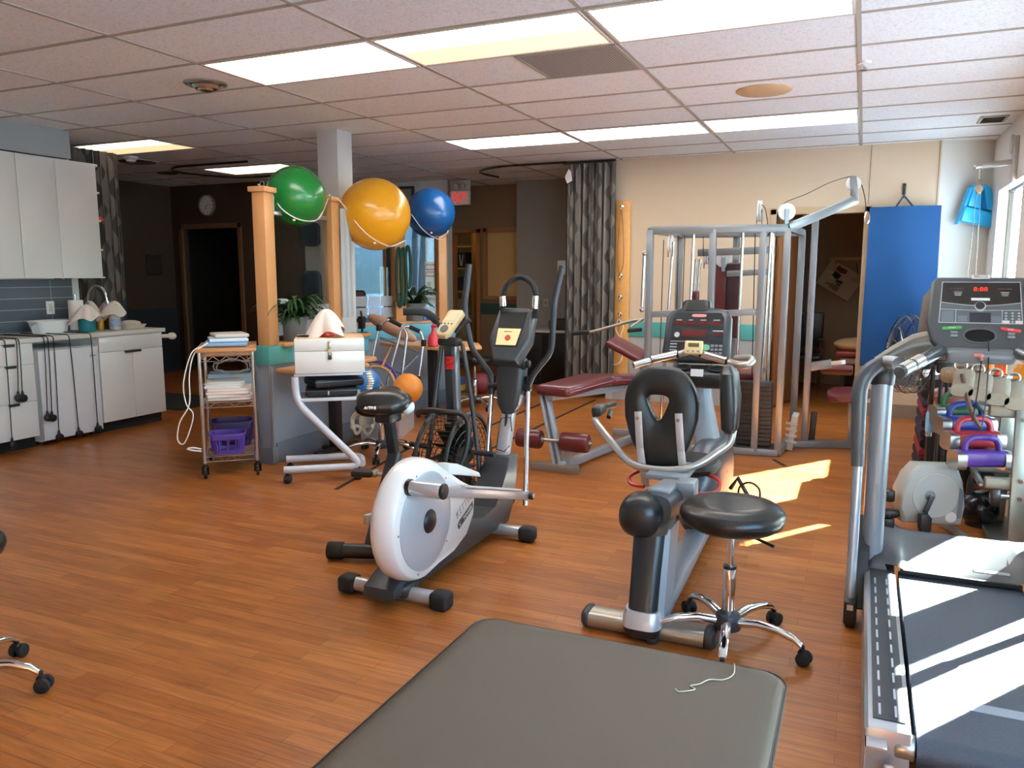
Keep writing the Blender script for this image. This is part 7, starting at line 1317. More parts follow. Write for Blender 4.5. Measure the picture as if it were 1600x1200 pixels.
# console
tn = Vector((0.0, -0.90, 0.436)).normalized(); tv_ = Vector((0, 0.436, 0.90)).normalized(); tc_ = Vector((0.435, 3.66, 1.30))
def tp_(x, y, n=0.0): return tc_ + XU * x + tv_ * y + tn * n
b = MB(); ol = [(-0.12, -0.175), (0.12, -0.175), (0.17, -0.13), (0.19, -0.05), (0.175, 0.135), (0.155, 0.155), (-0.155, 0.155), (-0.175, 0.135), (-0.19, -0.05), (-0.17, -0.13)]
b.prism(ol, tp_(0, 0, -0.05), XU, tv_, 0.05, 0.014, 3); part('console', b, TB, t)
b = MB(); b.loft([[tp_(x * k, y * k2, n) for x, y in ol] for k, k2, n in ((0.98, 0.98, -0.05), (1.12, 0.92, -0.14), (0.95, 0.7, -0.22), (0.6, 0.4, -0.26))]); part('console_shell', b, MATS['bronze_grey_plastic'], t)
PNL = mat('console_grey_panel', '565d62', 0.35); LIN = mat('silver_line', 'c4c8c9', 0.4); GLO = mat('gloss_black_display', '191614', 0.15)
def face(pts, n, d, m, nm, par): b = MB(); b.prism(pts, tp_(0, 0, n), XU, tv_, d); return part(nm, b, m, par)
pnl = face([(-0.147, -0.052), (0.147, -0.052), (0.138, 0.13), (-0.138, 0.13)], 0.0002, 0.002, LIN, 'panel_border', t)
face([(-0.144, -0.049), (0.144, -0.049), (0.1363, 0.0905), (0.135, 0.1272), (-0.135, 0.1272), (-0.1363, 0.0905)], 0.0023, 0.0006, PNL, 'panel', pnl)
arc = [(-0.139, 0.04)] + [(-0.139 + 0.278 * k / 12, 0.04 - 0.014 * math.sin(PI * k / 12)) for k in range(1, 12)] + [(0.139, 0.04), (0.1352, 0.1262), (-0.1352, 0.1262)]
face(arc, 0.003, 0.0008, GLO, 'display_glass', pnl)
b = MB(); b.tube([tp_(-0.139 + 0.278 * k / 14, 0.0385 - 0.014 * math.sin(PI * k / 14), 0.0036) for k in range(15)], 0.0014, 5); b.tube([tp_(-0.14, 0.007, 0.0034), tp_(-0.02, 0.004, 0.0034), tp_(0.0, 0.0, 0.0034), tp_(0.02, 0.004, 0.0034), tp_(0.14, 0.007, 0.0034)], 0.0012, 5); b.tube([tp_(-0.086, 0.005, 0.0034), tp_(-0.086, -0.05, 0.0034)], 0.0012, 5); b.tube([tp_(0.076, 0.005, 0.0034), tp_(0.074, -0.05, 0.0034)], 0.0012, 5); part('panel_lines', b, LIN, pnl, stuff=True)
LED = mat('red_led', '7a1a14', 0.3, emit=('ff3420', 1.2)); LEDD = mat('dim_led', '3a1c16', 0.4)
b = MB(); b.text('8:88', tp_(0.0, 0.096, 0.004), XU, tv_, 0.026, 0.0006, width=0.05); part('led_digits', b, LED, pnl, 'red glowing digits')
for x in (-0.085, 0.085): b = MB(); b.obox(tp_(x, 0.098, 0.0042), (0.05, 0.0008, 0.006), Matrix((XU, -tn, tv_)).transposed()); part('led_bar', b, LEDD, pnl)
for x in (-0.08, 0.085):
    for k in range(3): b = MB(); b.obox(tp_(x, 0.083 - 0.007 * k, 0.0042), (0.03 - 0.004 * k, 0.0006, 0.0028), Matrix((XU, -tn, tv_)).transposed()); part('print_line', b, PRN, pnl)
b = MB(); b.obox(tp_(0, 0.052, 0.0045), (0.066, 0.0012, 0.011), Matrix((XU, -tn, tv_)).transposed(), 0.0003); part('white_label', b, WHITE, pnl)
b = MB(); b.lathe([(0.0, 0), (0.02, 0), (0.02, 0.0015), (0.0, 0.0018)], tp_(0, 0.022, 0.0035), tn, 28); part('emblem_ring', b, LIN, pnl); b = MB(); b.lathe([(0.0, 0), (0.0165, 0), (0.0165, 0.001), (0, 0.001)], tp_(-0.001, 0.024, 0.0051), tn, 28); part('emblem', b, BLACK, pnl)
face([(-0.037, -0.047), (0.037, -0.047), (0.037, -0.006), (-0.037, -0.006)], 0.003, 0.0008, mat('navy_lcd', '22262f', 0.2), 'lcd', pnl)
face([(-0.136, -0.046), (-0.094, -0.046), (-0.094, 0.0), (-0.136, 0.0)], 0.003, 0.0004, mat('slate_field', '6d777f', 0.4), 'program_chart', pnl)
for x in (-0.062, 0.054): face([(x - 0.016, -0.045), (x + 0.016, -0.045), (x + 0.016, -0.02), (x - 0.016, -0.02)], 0.003, 0.0004, MATS['slate_field'], 'soft_key', pnl)
for i in range(3):
    for j in range(4):
        if j < 3 or i == 1: b = MB(); b.lathe([(0, 0), (0.0048, 0), (0.0042, 0.0012), (0, 0.0012)], tp_(0.089 + 0.022 * i, -0.006 - 0.0125 * j, 0.003), tn, 10); part('key', b, PRN, pnl)
for i in (0, 2): b = MB(); b.obox(tp_(0.089 + 0.022 * i, -0.044, 0.0035), (0.024, 0.001, 0.012), Matrix((XU, -tn, tv_)).transposed()); part('key', b, WHITE, pnl)
def pill(x, y, w_, h_, a, m, nm):
    R = Matrix((XU, -tn, tv_)).transposed() @ Ry(a); b = MB(); b.obox(tp_(x, y, 0.003), (w_, 0.008, h_), R, 0.003); return part(nm, b, m, t)
g_ = pill(-0.098, -0.075, 0.07, 0.014, -0.1, mat('green_key', '3f9a4a', 0.4), 'start_button'); r_ = pill(0.105, -0.078, 0.07, 0.014, 0.15, mat('red_key', 'c23a3a', 0.4), 'stop_button')
b = MB(); b.text('START', tp_(-0.098, -0.075, 0.0072), XU, tv_, 0.009, 0.0003); part('lettering', b, WHITE, g_); b = MB(); b.text('STOP', tp_(0.105, -0.078, 0.0072), XU, tv_, 0.009, 0.0003); part('lettering', b, WHITE, r_)
for x in (-0.09, 0.107):
    for k in (0, 1): pill(x, -0.094 - 0.014 * k, 0.026, 0.011, 0, mat('grey_rocker', '858b90', 0.4), 'rocker_key')
b = MB(); b.loft([se(tp_(0.0, -0.105, n), XU, tv_, a, c, 2.2, 32) for a, c, n in ((0.062, 0.034, 0.0), (0.062, 0.034, 0.004), (0.052, 0.027, 0.004), (0.052, 0.027, 0.0005))], cap0=False, cap1=False); part('holder_ring', b, mat('holder_ring_grey', '4e5457', 0.4), t)
b = MB(); b.loft([se(tp_(0.0, -0.105, n), XU, tv_, 0.052, 0.027, 2.2, 32) for n in (0.0004, 0.0012)]); part('cup_holder', b, mat('deep_black', '030303', 0.9), t)
b = MB(); b.obox(tp_(0.0, 0.15, 0.006), (0.066, 0.006, 0.016), Matrix((XU, -tn, tv_)).transposed(), 0.001); lb_ = part('name_plate', b, WHITE, t); b = MB(); b.text('PRECOR', tp_(0.0, 0.15, 0.0095), XU, tv_, 0.014, 0.0004, width=0.048); part('lettering', b, BLACK, lb_)
b = MB(); b.obox((0.435, 3.56, 1.13), (0.24, 0.07, 0.05), Rx(0.3), 0.02, 3); part('lower_lip', b, mat('lip_grey', '6d7377', 0.35), t)
b = MB(); b.obox((0.425, 3.515, 1.137), (0.035, 0.012, 0.012), None, 0.003); b.cyl((0.43, 3.51, 1.137), (0.435, 3.50, 1.12), 0.005, seg=8); part('safety_key', b, mat('red_white_key', 'c77a6e', 0.4), t)
b = MB(); b.tube([tp_(0.03, -0.125, 0.006), (0.46, 3.52, 1.12), (0.46, 3.5, 0.98), (0.455, 3.5, 0.86), (0.445, 3.5, 0.84)], 0.0025, 6, smooth=6); part('safety_cord', b, BLACK, t)
b = MB(); b.tube([(0.435, 3.51, 1.12), (0.43, 3.5, 1.0), (0.42, 3.5, 0.88)], 0.0025, 6); part('safety_cord', b, BLACK, t)

# ================================================================== rack, weights, mini cycle, fan, foam steps behind the treadmill
t = thing('mini_exerciser', 'pale grey mini pedal exerciser on the floor in front of the rack', 'pedal exerciser', (0.41, 4.82, 0)); PG = mat('putty_plastic', 'a9ada6', 0.4)
ou = [(-0.14, 0.06), (0.17, 0.05), (0.185, 0.16), (0.165, 0.30), (0.13, 0.385), (-0.08, 0.39), (-0.13, 0.33), (-0.165, 0.24), (-0.155, 0.15)]
mu = Vector((0.94, 0.34, 0)); mo = Vector((0.41, 4.78, 0.02))
b = MB(); b.prism(ou, mo, mu, ZU, -0.13, 0.02, 3); part('body', b, PG, t)
mn = Vector((0.34, -0.94, 0)); b = MB(); c = mo + mu * 0.0 + ZU * 0.22; b.lathe([(0.0, -0.002), (0.125, -0.002), (0.122, 0.004), (0.115, 0.003), (0.0, 0.004)], c + mu * 0.02, mn, 36); part('side_disc', b, mat('putty_disc', 'b4b8b2', 0.38), t)
b = MB(); b.lathe([(0, 0), (0.03, 0), (0.028, 0.006), (0, 0.008)], c - mu * 0.01, mn, 24); b.cyl(c - mu * 0.01, c - mu * 0.01 + mn * 0.035, 0.013, seg=14); part('hub', b, mat('grey_hub', '7e8385', 0.4), t)
b = MB(); p0, p1 = c - mu * 0.01 + mn * 0.028, c - mu * 0.05 + mn * 0.028 - ZU * 0.11; b.beam(p0 + (p0 - p1) * 0.08, p1, 0.026, 0.016, 0.005, up=tuple(mn)); b.cyl(p1, p1 + mn * 0.03, 0.01, seg=10); part('crank', b, CHAR, t)
b = MB(); b.prism([(-0.03, 0.02), (0.005, 0.03), (0.03, 0.0), (0.03, -0.07), (0.015, -0.09), (-0.02, -0.09), (-0.03, -0.05)], p1 + mn * 0.02, mu, ZU, 0.05, 0.008, centre=True); part('pedal', b, BLACK, t)
b = MB(); b.lathe([(0.028, 0), (0.03, 0.001), (0.012, 0.002), (0, 0.002)], mo + mu * 0.11 + ZU * 0.10 + mn * 0.0005, mn, 24); part('oval_badge', b, WHITE, t)
b = MB(); b.prism([(0.14, 0.09), (0.165, 0.10), (0.168, 0.25), (0.145, 0.27)], mo + mn * 0.0005, mu, ZU, 0.002); part('grip_slot', b, mat('slot_grey', '6f757a', 0.5), t)
b = MB(); q = mo - mu * 0.2 - mn * 0.06 + ZU * 0.1; b.obox(q, (0.09, 0.07, 0.045), Rz(0.3), 0.015); b.obox(q + ZU * 0.1 - mu * 0.0, (0.05, 0.05, 0.07), Rz(0.3), 0.015); b.obox(q - ZU * 0.06, (0.06, 0.06, 0.07), Rz(0.3), 0.015); b.beam(q, q + mu * 0.08, 0.03, 0.03); part('far_pedal', b, BLACK, t)
for s in (-0.15, 0.17): b = MB(); q = mo + mu * s; b.beam(q + mn * 0.06 + ZU * 0.0, q - mn * 0.22 + ZU * 0.0, 0.04, 0.035, 0.01); part('foot_bar', b, mat('steel_foot', '9aa0a3', 0.3, 0.7), t)
b = MB(); b.tube([mo + mu * 0.1 - mn * 0.06 + ZU * 0.38, mo + mu * 0.13 - mn * 0.06 + ZU * 0.43, mo + mu * 0.2 - mn * 0.1 + ZU * 0.46], 0.014, 10); part('handle', b, BLACK, t)
t = thing('kettlebell', 'black kettlebell on the floor right of the mini exerciser', 'kettlebell', (0.69, 5.15, 0)); b = MB(); b.ball((0.69, 5.15, 0.105), (0.11, 0.11, 0.108), 28, 18); b.cyl((0.69, 5.15, 0), (0.69, 5.15, 0.03), 0.07, seg=24); part('bell', b, mat('gloss_black_iron', '14161a', 0.25, 0.3, coat=0.4), t)
b = MB(); b.tube([(0.63, 5.13, 0.18), (0.635, 5.13, 0.27), (0.66, 5.14, 0.31), (0.69, 5.15, 0.32), (0.72, 5.16, 0.31), (0.745, 5.17, 0.27), (0.75, 5.17, 0.18)], 0.019, 12, smooth=5); part('handle', b, BLACK, t)
t = thing('weight_rack', 'galvanised upright weight rack with short bolted arms behind the treadmill', 'rack', (0.78, 4.75, 0)); GAL = mat('galvanised_steel', '8f9692', 0.35, 0.85, vary=(14, 0.12))
b = MB(); b.beam((0.79, 4.62, 0.0), (0.79, 4.72, 0.84), 0.07, 0.035, 0.004, up=(0, 1, 0)); part('upright', b, GAL, t); b = MB(); b.beam((0.79, 5.22, 0.0), (0.79, 5.12, 0.84), 0.07, 0.035, 0.004, up=(0, 1, 0)); part('upright', b, GAL, t)
for y, z in ((4.69, 0.79), (4.675, 0.71), (4.645, 0.40), (4.635, 0.31)): b = MB(); b.cyl((0.79, y - 0.005, z), (0.79, y - 0.03, z), 0.011, seg=12); part('bolt', b, CHROME, t)
for z, y in ((0.74, 4.71), (0.36, 4.67)):
    b = MB(); b.box((0.64, y + 0.03, z - 0.035), (0.99, y + 0.06, z + 0.035), 0.012, 3); part('arm', b, GAL, t); b = MB(); b.box((0.64, 5.1, z - 0.035), (0.99, 5.13, z + 0.035), 0.012, 3); part('arm', b, GAL, t)
    b = MB(); b.box((0.62, y + 0.05, z - 0.03), (0.65, 5.12, z - 0.01), 0.003); part('tray_rail', b, GAL, t); b = MB(); b.box((0.96, y + 0.05, z - 0.03), (0.99, 5.12, z - 0.01), 0.003); part('tray_rail', b, GAL, t)
b = MB(); b.box((0.7, 4.56, 0.0), (0.88, 5.28, 0.03), 0.006); part('base', b, GAL, t)
# sand filled ankle weights in a draped row
SAND = mat('grey_canvas', '827a6c', 0.9, bump=(50, 0.4)); gnames = ('leftmost grey canvas ankle weight on top of the rack', 'second grey canvas ankle weight from the left on the rack', 'third grey canvas ankle weight from the left on the rack', 'grey canvas ankle weight nearest the rack upright')
for k in range(4):
    t = thing('ankle_weight', gnames[k], 'ankle weight', (0.52 + 0.085 * k, 4.85, 0.76 + 0.02 * (3 - k)), 'ankle weights on the rack'); b = MB()
    x0 = 0.50 + 0.082 * k; zt = 0.975 - 0.018 * k
    rows = []
    for i in range(15):
        f = i / 14; y = 4.66 + 0.40 * f; z = zt - 0.17 * max(0, 0.35 - f) ** 1.2 * 2.0 - 0.02 * math.sin(f * PI * 7) ** 2 - 0.05 * f; rows.append(se((x0 + 0.02 * math.sin(5 * f), y, z - 0.03), XU, ZU, 0.052, 0.032 + 0.008 * math.sin(f * PI * 7) ** 2, 3, 20))
    b.loft(rows); part('pouch', b, SAND, t, ang=60)
    b = MB(); b.tube([(x0 + 0.03 * math.cos(a), 4.80, zt - 0.01 + 0.026 * math.sin(a)) for a in [2 * PI * j / 14 for j in range(14)]], 0.006, 6, closed=True); part('ring', b, STEEL, t)
    b = MB(); b.obox((x0, 4.86, zt - 0.002), (0.05, 0.12, 0.006), Rx(-0.1), 0.002); part('strap', b, mat('dark_webbing', '3b3833', 0.8), t)
b = MB(); b.tube([(0.50, 4.7, 0.93), (0.53, 4.66, 0.8), (0.57, 4.64, 0.7), (0.6, 4.66, 0.66)], 0.012, 6, smooth=5); solo('webbing_strap', 'dark brown strap hanging off the ankle weights', 'strap', b, mat('brown_webbing', '4a332a', 0.8))
# soft handled weights on the lower arms
def hweight(x, y, z, col, lb):
    t = thing('handled_weight', lb, 'weight', (x, y, z), 'handled weights on the rack'); m = mat('weight_' + col, col, 0.4); u = Vector((0.93, 0.36, 0)); o = Vector((x, y, z))
    b = MB(); b.loft([se(o + u * d + ZU * 0.05, Vector((-0.36, 0.93, 0)), ZU, w_, h_, 3.5, 22) for d, w_, h_ in ((-0.13, 0.04, 0.03), (-0.12, 0.055, 0.045), (0.12, 0.055, 0.045), (0.13, 0.04, 0.03))]); part('body', b, m, t)
    b = MB(); b.tube([o + u * -0.09 + ZU * 0.08, o + u * -0.085 + ZU * 0.13, o + u * -0.05 + ZU * 0.16, o + u * 0.05 + ZU * 0.16, o + u * 0.085 + ZU * 0.13, o + u * 0.09 + ZU * 0.08], 0.017, 10, smooth=5); part('handle', b, m, t)
    for s in (-1, 1): b = MB(); b.loft([se(o + u * d * s + ZU * 0.04, Vector((-0.36, 0.93, 0)), ZU, 0.062, 0.05, 4, 22) for d in (0.10, 0.15)]); part('chrome_end', b, STEEL, t)
hweight(0.63, 4.80, 0.42, '4d2c80', 'purple handled weight lowest on the rack'); hweight(0.60, 4.92, 0.50, '96222f', 'red handled weight between the purple and blue ones'); hweight(0.57, 5.05, 0.56, '22348c', 'blue handled weight behind the red one'); hweight(0.55, 5.2, 0.60, '225c37', 'green handled weight farthest back on the rack')
for k, (x, y, z, r) in enumerate(((0.83, 5.0, 0.22, 0.06), (0.93, 4.8, 0.13, 0.07), (0.95, 5.05, 0.13, 0.07))):
    t = thing('dumbbell', ('dumbbell hanging just below the lower rack arm', 'chrome dumbbell on the floor right of the rack upright', 'chrome dumbbell on the floor behind the rack upright')[k], 'dumbbell', (x, y, z - r)); b = MB(); b.cyl((x - 0.12, y, z), (x + 0.12, y, z), 0.014, seg=12); part('bar', b, CHROME, t)
    for s in (-1, 1): b = MB(); b.cyl((x + s * 0.07, y, z), (x + s * 0.11, y, z), r, seg=26, bev=0.01); part('plate', b, mat('grey_plate', '6d7172', 0.35, 0.7), t)
# foam steps, a tall pile
cols = ('1d1a20', '201b2a', '8c2230', '1d1a20', '2f2440', '231d24', '8c2230', '3a2c4e', '1c1a20', '241f28'); words_ = ('black foam step at the bottom of the pile', 'dark plum foam step, second from the bottom', 'red foam step low in the pile', 'black foam step above the low red one', 'purple foam step in the lower half of the pile', 'black foam step in the middle of the pile', 'red foam step above the middle of the pile', 'purple foam step near the top of the pile', 'black foam step, second from the top', 'dark foam step on top of the pile')
for k in range(10):
    t = thing('foam_step', words_[k], 'foam step', (0.62, 6.5, 0.072 * k), 'foam steps piled by the window'); j = random.uniform(-0.012, 0.012); b = MB(); b.loft([se((0.63 + j, y, 0.036 + 0.072 * k), XU, ZU, 0.2, 0.035, 5, 26) for y in (6.2, 6.215, 6.8, 6.815)]); part('block', b, mat('foam_' + cols[k], cols[k], 0.55), t)
    b = MB(); b.box((0.44 + j, 6.195, 0.02 + 0.072 * k), (0.82 + j, 6.2, 0.026 + 0.072 * k)); part('groove', b, BLACKM, t)
b = MB(); b.loft([se((x, 5.9, 0.62), YU, ZU, r, r, 2, 24) for x, r in ((0.44, 0.03), (0.47, 0.075), (0.5, 0.085), (0.72, 0.085), (0.74, 0.07))]); solo('punch_bag', 'shiny brown leather roll hanging beside the foam steps', 'roll', b, mat('brown_gloss_leather', '7d4d42', 0.25, coat=0.3))
b = MB(); b.box((0.46, 5.82, 0.0), (0.72, 5.98, 0.54), 0.02); solo('storage_stand', 'dark stand under the brown leather roll', 'stand', b, BLACKM)
# pedestal fan
t = thing('pedestal_fan', 'black caged pedestal fan standing between the blue mat and the treadmill', 'fan', (0.40, 5.4, 0)); fc = Vector((0.28, 5.4, 0.96)); fd = Vector((-0.95, -0.3, 0.05)).normalized(); fu_, fv_, _d = frame_of(fd)
def fring(r, o): return [fc + fd * o + (fu_ * math.cos(a) + fv_ * math.sin(a)) * r for a in [2 * PI * k / 40 for k in range(40)]]
FWIRE = mat('fan_wire', '2a2d31', 0.35, 0.6)
b = MB()
for r, o in ((0.24, 0.0), (0.235, 0.05), (0.235, -0.05), (0.16, 0.085), (0.16, -0.09), (0.08, 0.095)): b.tube(fring(r, o), 0.0035, 5, closed=True)
for k in range(48):
    a = 2 * PI * k / 48; d = fu_ * math.cos(a) + fv_ * math.sin(a); b.tube([fc + d * 0.05 + fd * 0.098, fc + d * 0.16 + fd * 0.085, fc + d * 0.235 + fd * 0.03, fc + d * 0.24, fc + d * 0.235 - fd * 0.04, fc + d * 0.16 - fd * 0.09, fc + d * 0.05 - fd * 0.1], 0.0018, 4)
part('cage', b, FWIRE, t, stuff=True)
for k in range(3):
    a0 = 2 * PI * k / 3; b = MB()
    def bl(u, v, a0=a0): a = a0 + 0.9 * u; r = 0.04 + 0.165 * v; return fc + (fu_ * math.cos(a) + fv_ * math.sin(a)) * r + fd * (0.035 - 0.07 * u)
    b.grid(8, 6, bl, 0.003); part('blade', b, mat('smoke_blade', '5b6a78', 0.3), t)
b = MB(); b.cyl(fc + fd * 0.05, fc - fd * 0.06, 0.045, seg=20, bev=0.01); b.cyl(fc - fd * 0.09, fc - fd * 0.22, 0.065, 0.05, 22, 0.02); part('motor', b, BLACK, t)
pb_ = fc - fd * 0.15; b = MB(); b.cyl((pb_.x, pb_.y, 0.03), (pb_.x, pb_.y, 0.95), 0.014, seg=12); part('pole', b, BLACK, t); b = MB(); b.cyl((pb_.x, pb_.y, 0.45), (pb_.x, pb_.y, 0.52), 0.02, seg=12); part('collar', b, CHROME, t); b = MB(); b.lathe([(0.17, 0), (0.17, 0.015), (0.05, 0.035), (0.02, 0.06), (0, 0.06)], (pb_.x, pb_.y, 0), seg=32); part('base', b, BLACK, t)
b = MB(); b.lathe([(0.022, 0), (0.028, 0.01), (0.028, 0.11), (0.012, 0.14), (0.012, 0.16), (0, 0.16)], (0.41, 5.2, 0.52), seg=16); solo('water_bottle', 'small clear blue bottle hanging on the fan pole', 'bottle', b, mat('blue_bottle', '6fb0dd', 0.15))
for k in range(4):
    x = 0.455 + 0.035 * (k % 2); 
b = MB(); b.tube([(0.46, 5.3, 0.03), (0.46, 5.33, 0.88)], 0.011, 8); b.tube([(0.5, 5.3, 0.03), (0.49, 5.33, 0.88)], 0.009, 8); b.box((0.43, 5.3, 0.86), (0.52, 5.36, 0.93), 0.01); b.box((0.38, 5.25, 0.0), (0.56, 5.38, 0.03), 0.006); solo('cane_stand', 'black stand of upright rods behind the mini exerciser', 'stand', b, BLACK)
# window ledge and bottles
b = MB(); b.box((0.86, 5.35, 0.0), (1.075, 7.05, 0.72), 0.006); solo('ledge_cabinet', 'low white ledge cabinet under the window wall', 'cabinet', b, WHITEM)
def btl(x, y, col, lb, cap='e8e6df', h=0.2):
    t = thing('bottle', lb, 'bottle', (x, y, 0.72), 'bottles on the window ledge'); b = MB(); b.lathe([(0.03, 0), (0.036, 0.008), (0.036, h * 0.6), (0.015, h * 0.8), (0.015, h * 0.88)], (x, y, 0.72), seg=18); part('body', b, mat('bottle_' + col, col, 0.25), t); b = MB(); b.cyl((x, y, 0.72 + h * 0.86), (x, y, 0.72 + h), 0.018, seg=14); part('cap', b, mat('cap_' + cap, cap, 0.4), t)
btl(0.93, 5.75, 'd98a2e', 'amber bottle on the window ledge nearest the rack'); btl(0.95, 5.9, 'e0a53a', 'yellow bottle on the window ledge behind the amber one'); btl(0.9, 6.3, 'd9622c', 'orange bottle on the window ledge over the foam steps', '3f74b8'); btl(0.92, 6.5, 'dfe6ea', 'white bottle with a blue cap on the window ledge', '2f68b0'); btl(0.9, 6.75, 'd97a35', 'second orange bottle at the far end of the window ledge')


# ================================================================== treatment table and stools in front
t = thing('treatment_table', 'dark grey padded treatment table in the foreground', 'treatment table', (-0.44, 0.95, 0)); TV = mat('slate_vinyl', '52483c', 0.55, bump=(500, 0.08), spec=0.35)
x0, x1, yb, zt = -0.79, -0.095, 1.605, 0.65
b = MB(); rg = []
def rr_(x0, x1, y0, y1, z, r=0.05, k=6):
    o = []
    for cx, cy, a0 in ((x1 - r, y1 - r, 0), (x0 + r, y1 - r, PI / 2), (x0 + r, y0 + r, PI), (x1 - r, y0 + r, 1.5 * PI)):
        for i in range(k + 1): a = a0 + PI / 2 * i / k; o.append(Vector((cx + r * math.cos(a), cy + r * math.sin(a), z)))
    return o
for d, z in ((0.02, zt - 0.065), (0.005, zt - 0.06), (0.0, zt - 0.045), (0.0, zt - 0.02), (0.006, zt - 0.008), (0.02, zt - 0.001), (0.045, zt)): rg.append(rr_(x0 + d, x1 - d, -0.35 + d, yb - d, z, 0.05))
b.loft(rg); part('padded_top', b, TV, t, ang=60)
b = MB(); b.tube(rr_(x0 - 0.0005, x1 + 0.0005, -0.35, yb + 0.0005, zt - 0.012, 0.05), 0.0022, 5, closed=True); part('seam', b, mat('dark_seam', '35322e', 0.5), t)
b = MB(); b.box((x0 + 0.06, -0.25, zt - 0.125), (x1 - 0.06, yb - 0.10, zt - 0.066), 0.006); part('frame', b, BLACK, t)
for x in (x0 + 0.10, x1 - 0.10):
    for y in (-0.2, yb - 0.16): b = MB(); b.box((x - 0.03, y - 0.03, 0), (x + 0.03, y + 0.03, zt - 0.12), 0.005); part('leg', b, BLACK, t)
b = MB(); b.tube([(-0.20, 1.585, zt + 0.002), (-0.195, 1.54, zt + 0.002), (-0.21, 1.51, zt + 0.002), (-0.235, 1.50, zt + 0.002), (-0.25, 1.475, zt + 0.002), (-0.265, 1.46, zt + 0.002), (-0.255, 1.45, zt + 0.002), (-0.28, 1.43, zt + 0.002), (-0.29, 1.437, zt + 0.002)], 0.0013, 5, smooth=6); solo('thread', 'short pale thread lying on the dark treatment table', 'thread', b, mat('pale_thread', 'b3a88f', 0.8))
# stools
SC0 = Vector((-0.415, 3.04, 0))
def stool(c, rot, label, seat=True, zt=0.575):
    t = thing('rolling_stool', label, 'stool', tuple(c), 'black rolling stools', 0.0); c = V3(c)
    b = MB(); b.lathe([(0.12, zt - 0.095), (0.165, zt - 0.092), (0.19, zt - 0.075), (0.2, zt - 0.05), (0.197, zt - 0.03), (0.182, zt - 0.014), (0.172, zt - 0.012), (0.166, zt - 0.004), (0.10, zt), (0, zt + 0.001)], c, seg=48); part('seat', b, mat('black_stool_vinyl', '0b0b0c', 0.38, bump=(30, 0.06), coat=0.1), t, ang=50)
    b = MB(); b.cyl(c + ZU * (zt - 0.105), c + ZU * (zt - 0.094), 0.10, seg=24); part('seat_plate', b, BLACK, t)
    b = MB(); b.cyl(c + ZU * 0.30, c + ZU * (zt - 0.1), 0.0135, seg=16); part('piston', b, CHROME, t); b = MB(); b.cyl(c + ZU * 0.115, c + ZU * 0.315, 0.024, seg=22, bev=0.003); part('gas_column', b, CHROME, t); b = MB(); b.cyl(c + ZU * 0.31, c + ZU * 0.322, 0.0255, seg=20); part('column_ring', b, BLACK, t)
    b = MB(); b.lathe([(0.03, 0.06), (0.05, 0.065), (0.055, 0.10), (0.045, 0.125), (0.03, 0.13)], c, seg=24); part('hub', b, CHAR, t)
    b = MB(); b.tube([c + Vector((0.0, 0.0, zt - 0.10)), c + Vector((0.1, -0.05, zt - 0.115)), c + Vector((0.17, -0.09, zt - 0.125))], 0.006, 8); part('lever', b, BLACK, t)
    for k in range(5):
        a = rot + 2 * PI * k / 5; d = Vector((math.cos(a), math.sin(a), 0)); sd = Vector((-d.y, d.x, 0)); b = MB(); rows = []
        for f, z, w_, h_ in ((0.045, 0.098, 0.02, 0.017), (0.12, 0.112, 0.019, 0.015), (0.2, 0.108, 0.018, 0.014), (0.26, 0.092, 0.017, 0.013), (0.29, 0.07, 0.015, 0.012)): rows.append(se(c + d * f + ZU * z, sd, ZU, w_, h_, 2.5, 16))
        b.loft(rows); part('leg', b, CHROME, t)
        q = c + d * 0.29; b = MB(); b.cyl(q + ZU * 0.045, q + ZU * 0.075, 0.009, seg=10)
        for s in (-1, 1): b.cyl(q + d * 0.008 + sd * s * 0.006 + ZU * 0.027, q + d * 0.008 + sd * s * 0.026 + ZU * 0.027, 0.027, seg=18, bev=0.006)
        b.obox(q + ZU * 0.042, (0.03, 0.03, 0.03), Rz(a), 0.008); part('caster', b, RUBBER, t)
    return t
s0 = stool(SC0, math.radians(-13), 'black round rolling stool with chrome legs beside the recumbent bike')
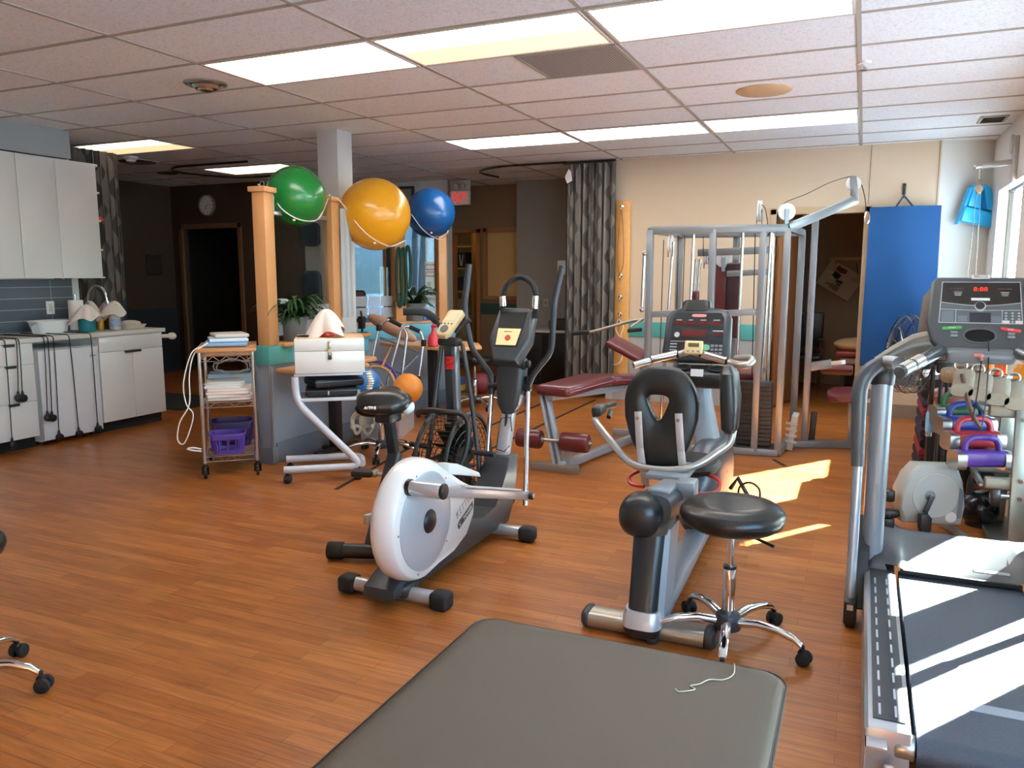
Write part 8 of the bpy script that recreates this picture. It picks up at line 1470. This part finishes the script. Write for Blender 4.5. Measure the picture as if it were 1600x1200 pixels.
dup(s0, (-2.80, 1.54, 0), math.radians(45), 'black rolling stool cut off at the left edge of the photo')
s2 = dup(s0, (-3.47, 5.24, 0), math.radians(20), 'low black rolling stool with chrome legs behind the bicycle saddle')
for ch in s2.children:
    if ch.name.startswith(('seat', 'lever')): ch.location.z -= 0.14
    if ch.name.startswith('piston'): ch.scale.z = 0.62; ch.location.z += 0.08
dup(s0, (-3.81, 7.6, 0), math.radians(50), 'far black rolling stool beside the pedestal table')


# ================================================================== light and camera
def area_panel(): pass
sun = bpy.data.lights.new('sun', 'SUN'); sun.energy = 170.0; sun.angle = math.radians(0.53); sun.color = (1.0, 0.97, 0.93)
so = bpy.data.objects.new('sun', sun); COL.objects.link(so)
el = math.radians(28); dsun = Vector((0.58 * math.cos(el), 0.815 * math.cos(el), math.sin(el)))
so.rotation_euler = dsun.to_track_quat('Z', 'Y').to_euler(); so.location = dsun * 30
w = bpy.data.worlds.new('sky'); SC.world = w; w.use_nodes = True
nt = w.node_tree; bg = nt.nodes['Background']; sk = nt.nodes.new('ShaderNodeTexSky'); sk.sky_type = 'HOSEK_WILKIE'; sk.turbidity = 3.0; sk.ground_albedo = 0.8
sk.sun_direction = dsun
nt.links.new(sk.outputs['Color'], bg.inputs['Color']); bg.inputs['Strength'].default_value = 68.0
cam = bpy.data.cameras.new('camera'); cam.sensor_width = 36; cam.lens = 1229 / 1600 * 36; cam.clip_start = 0.02; cam.clip_end = 200
co = bpy.data.objects.new('camera', cam); COL.objects.link(co); co.location = (0, 0, 1.45)
Fv = Vector((-0.401276745, 0.905409794, -0.138600425))
co.rotation_euler = Fv.to_track_quat('-Z', 'Y').to_euler(); SC.camera = co
vs = SC.view_settings; vs.view_transform = 'Standard'; vs.look = 'None'; vs.exposure = 0.4; vs.gamma = 1.0; vs.use_curve_mapping = False
SC.cycles.max_bounces = 10; SC.cycles.diffuse_bounces = 6; SC.cycles.transparent_max_bounces = 16; SC.cycles.caustics_reflective = False; SC.cycles.caustics_refractive = False; SC.cycles.sample_clamp_indirect = 6.0
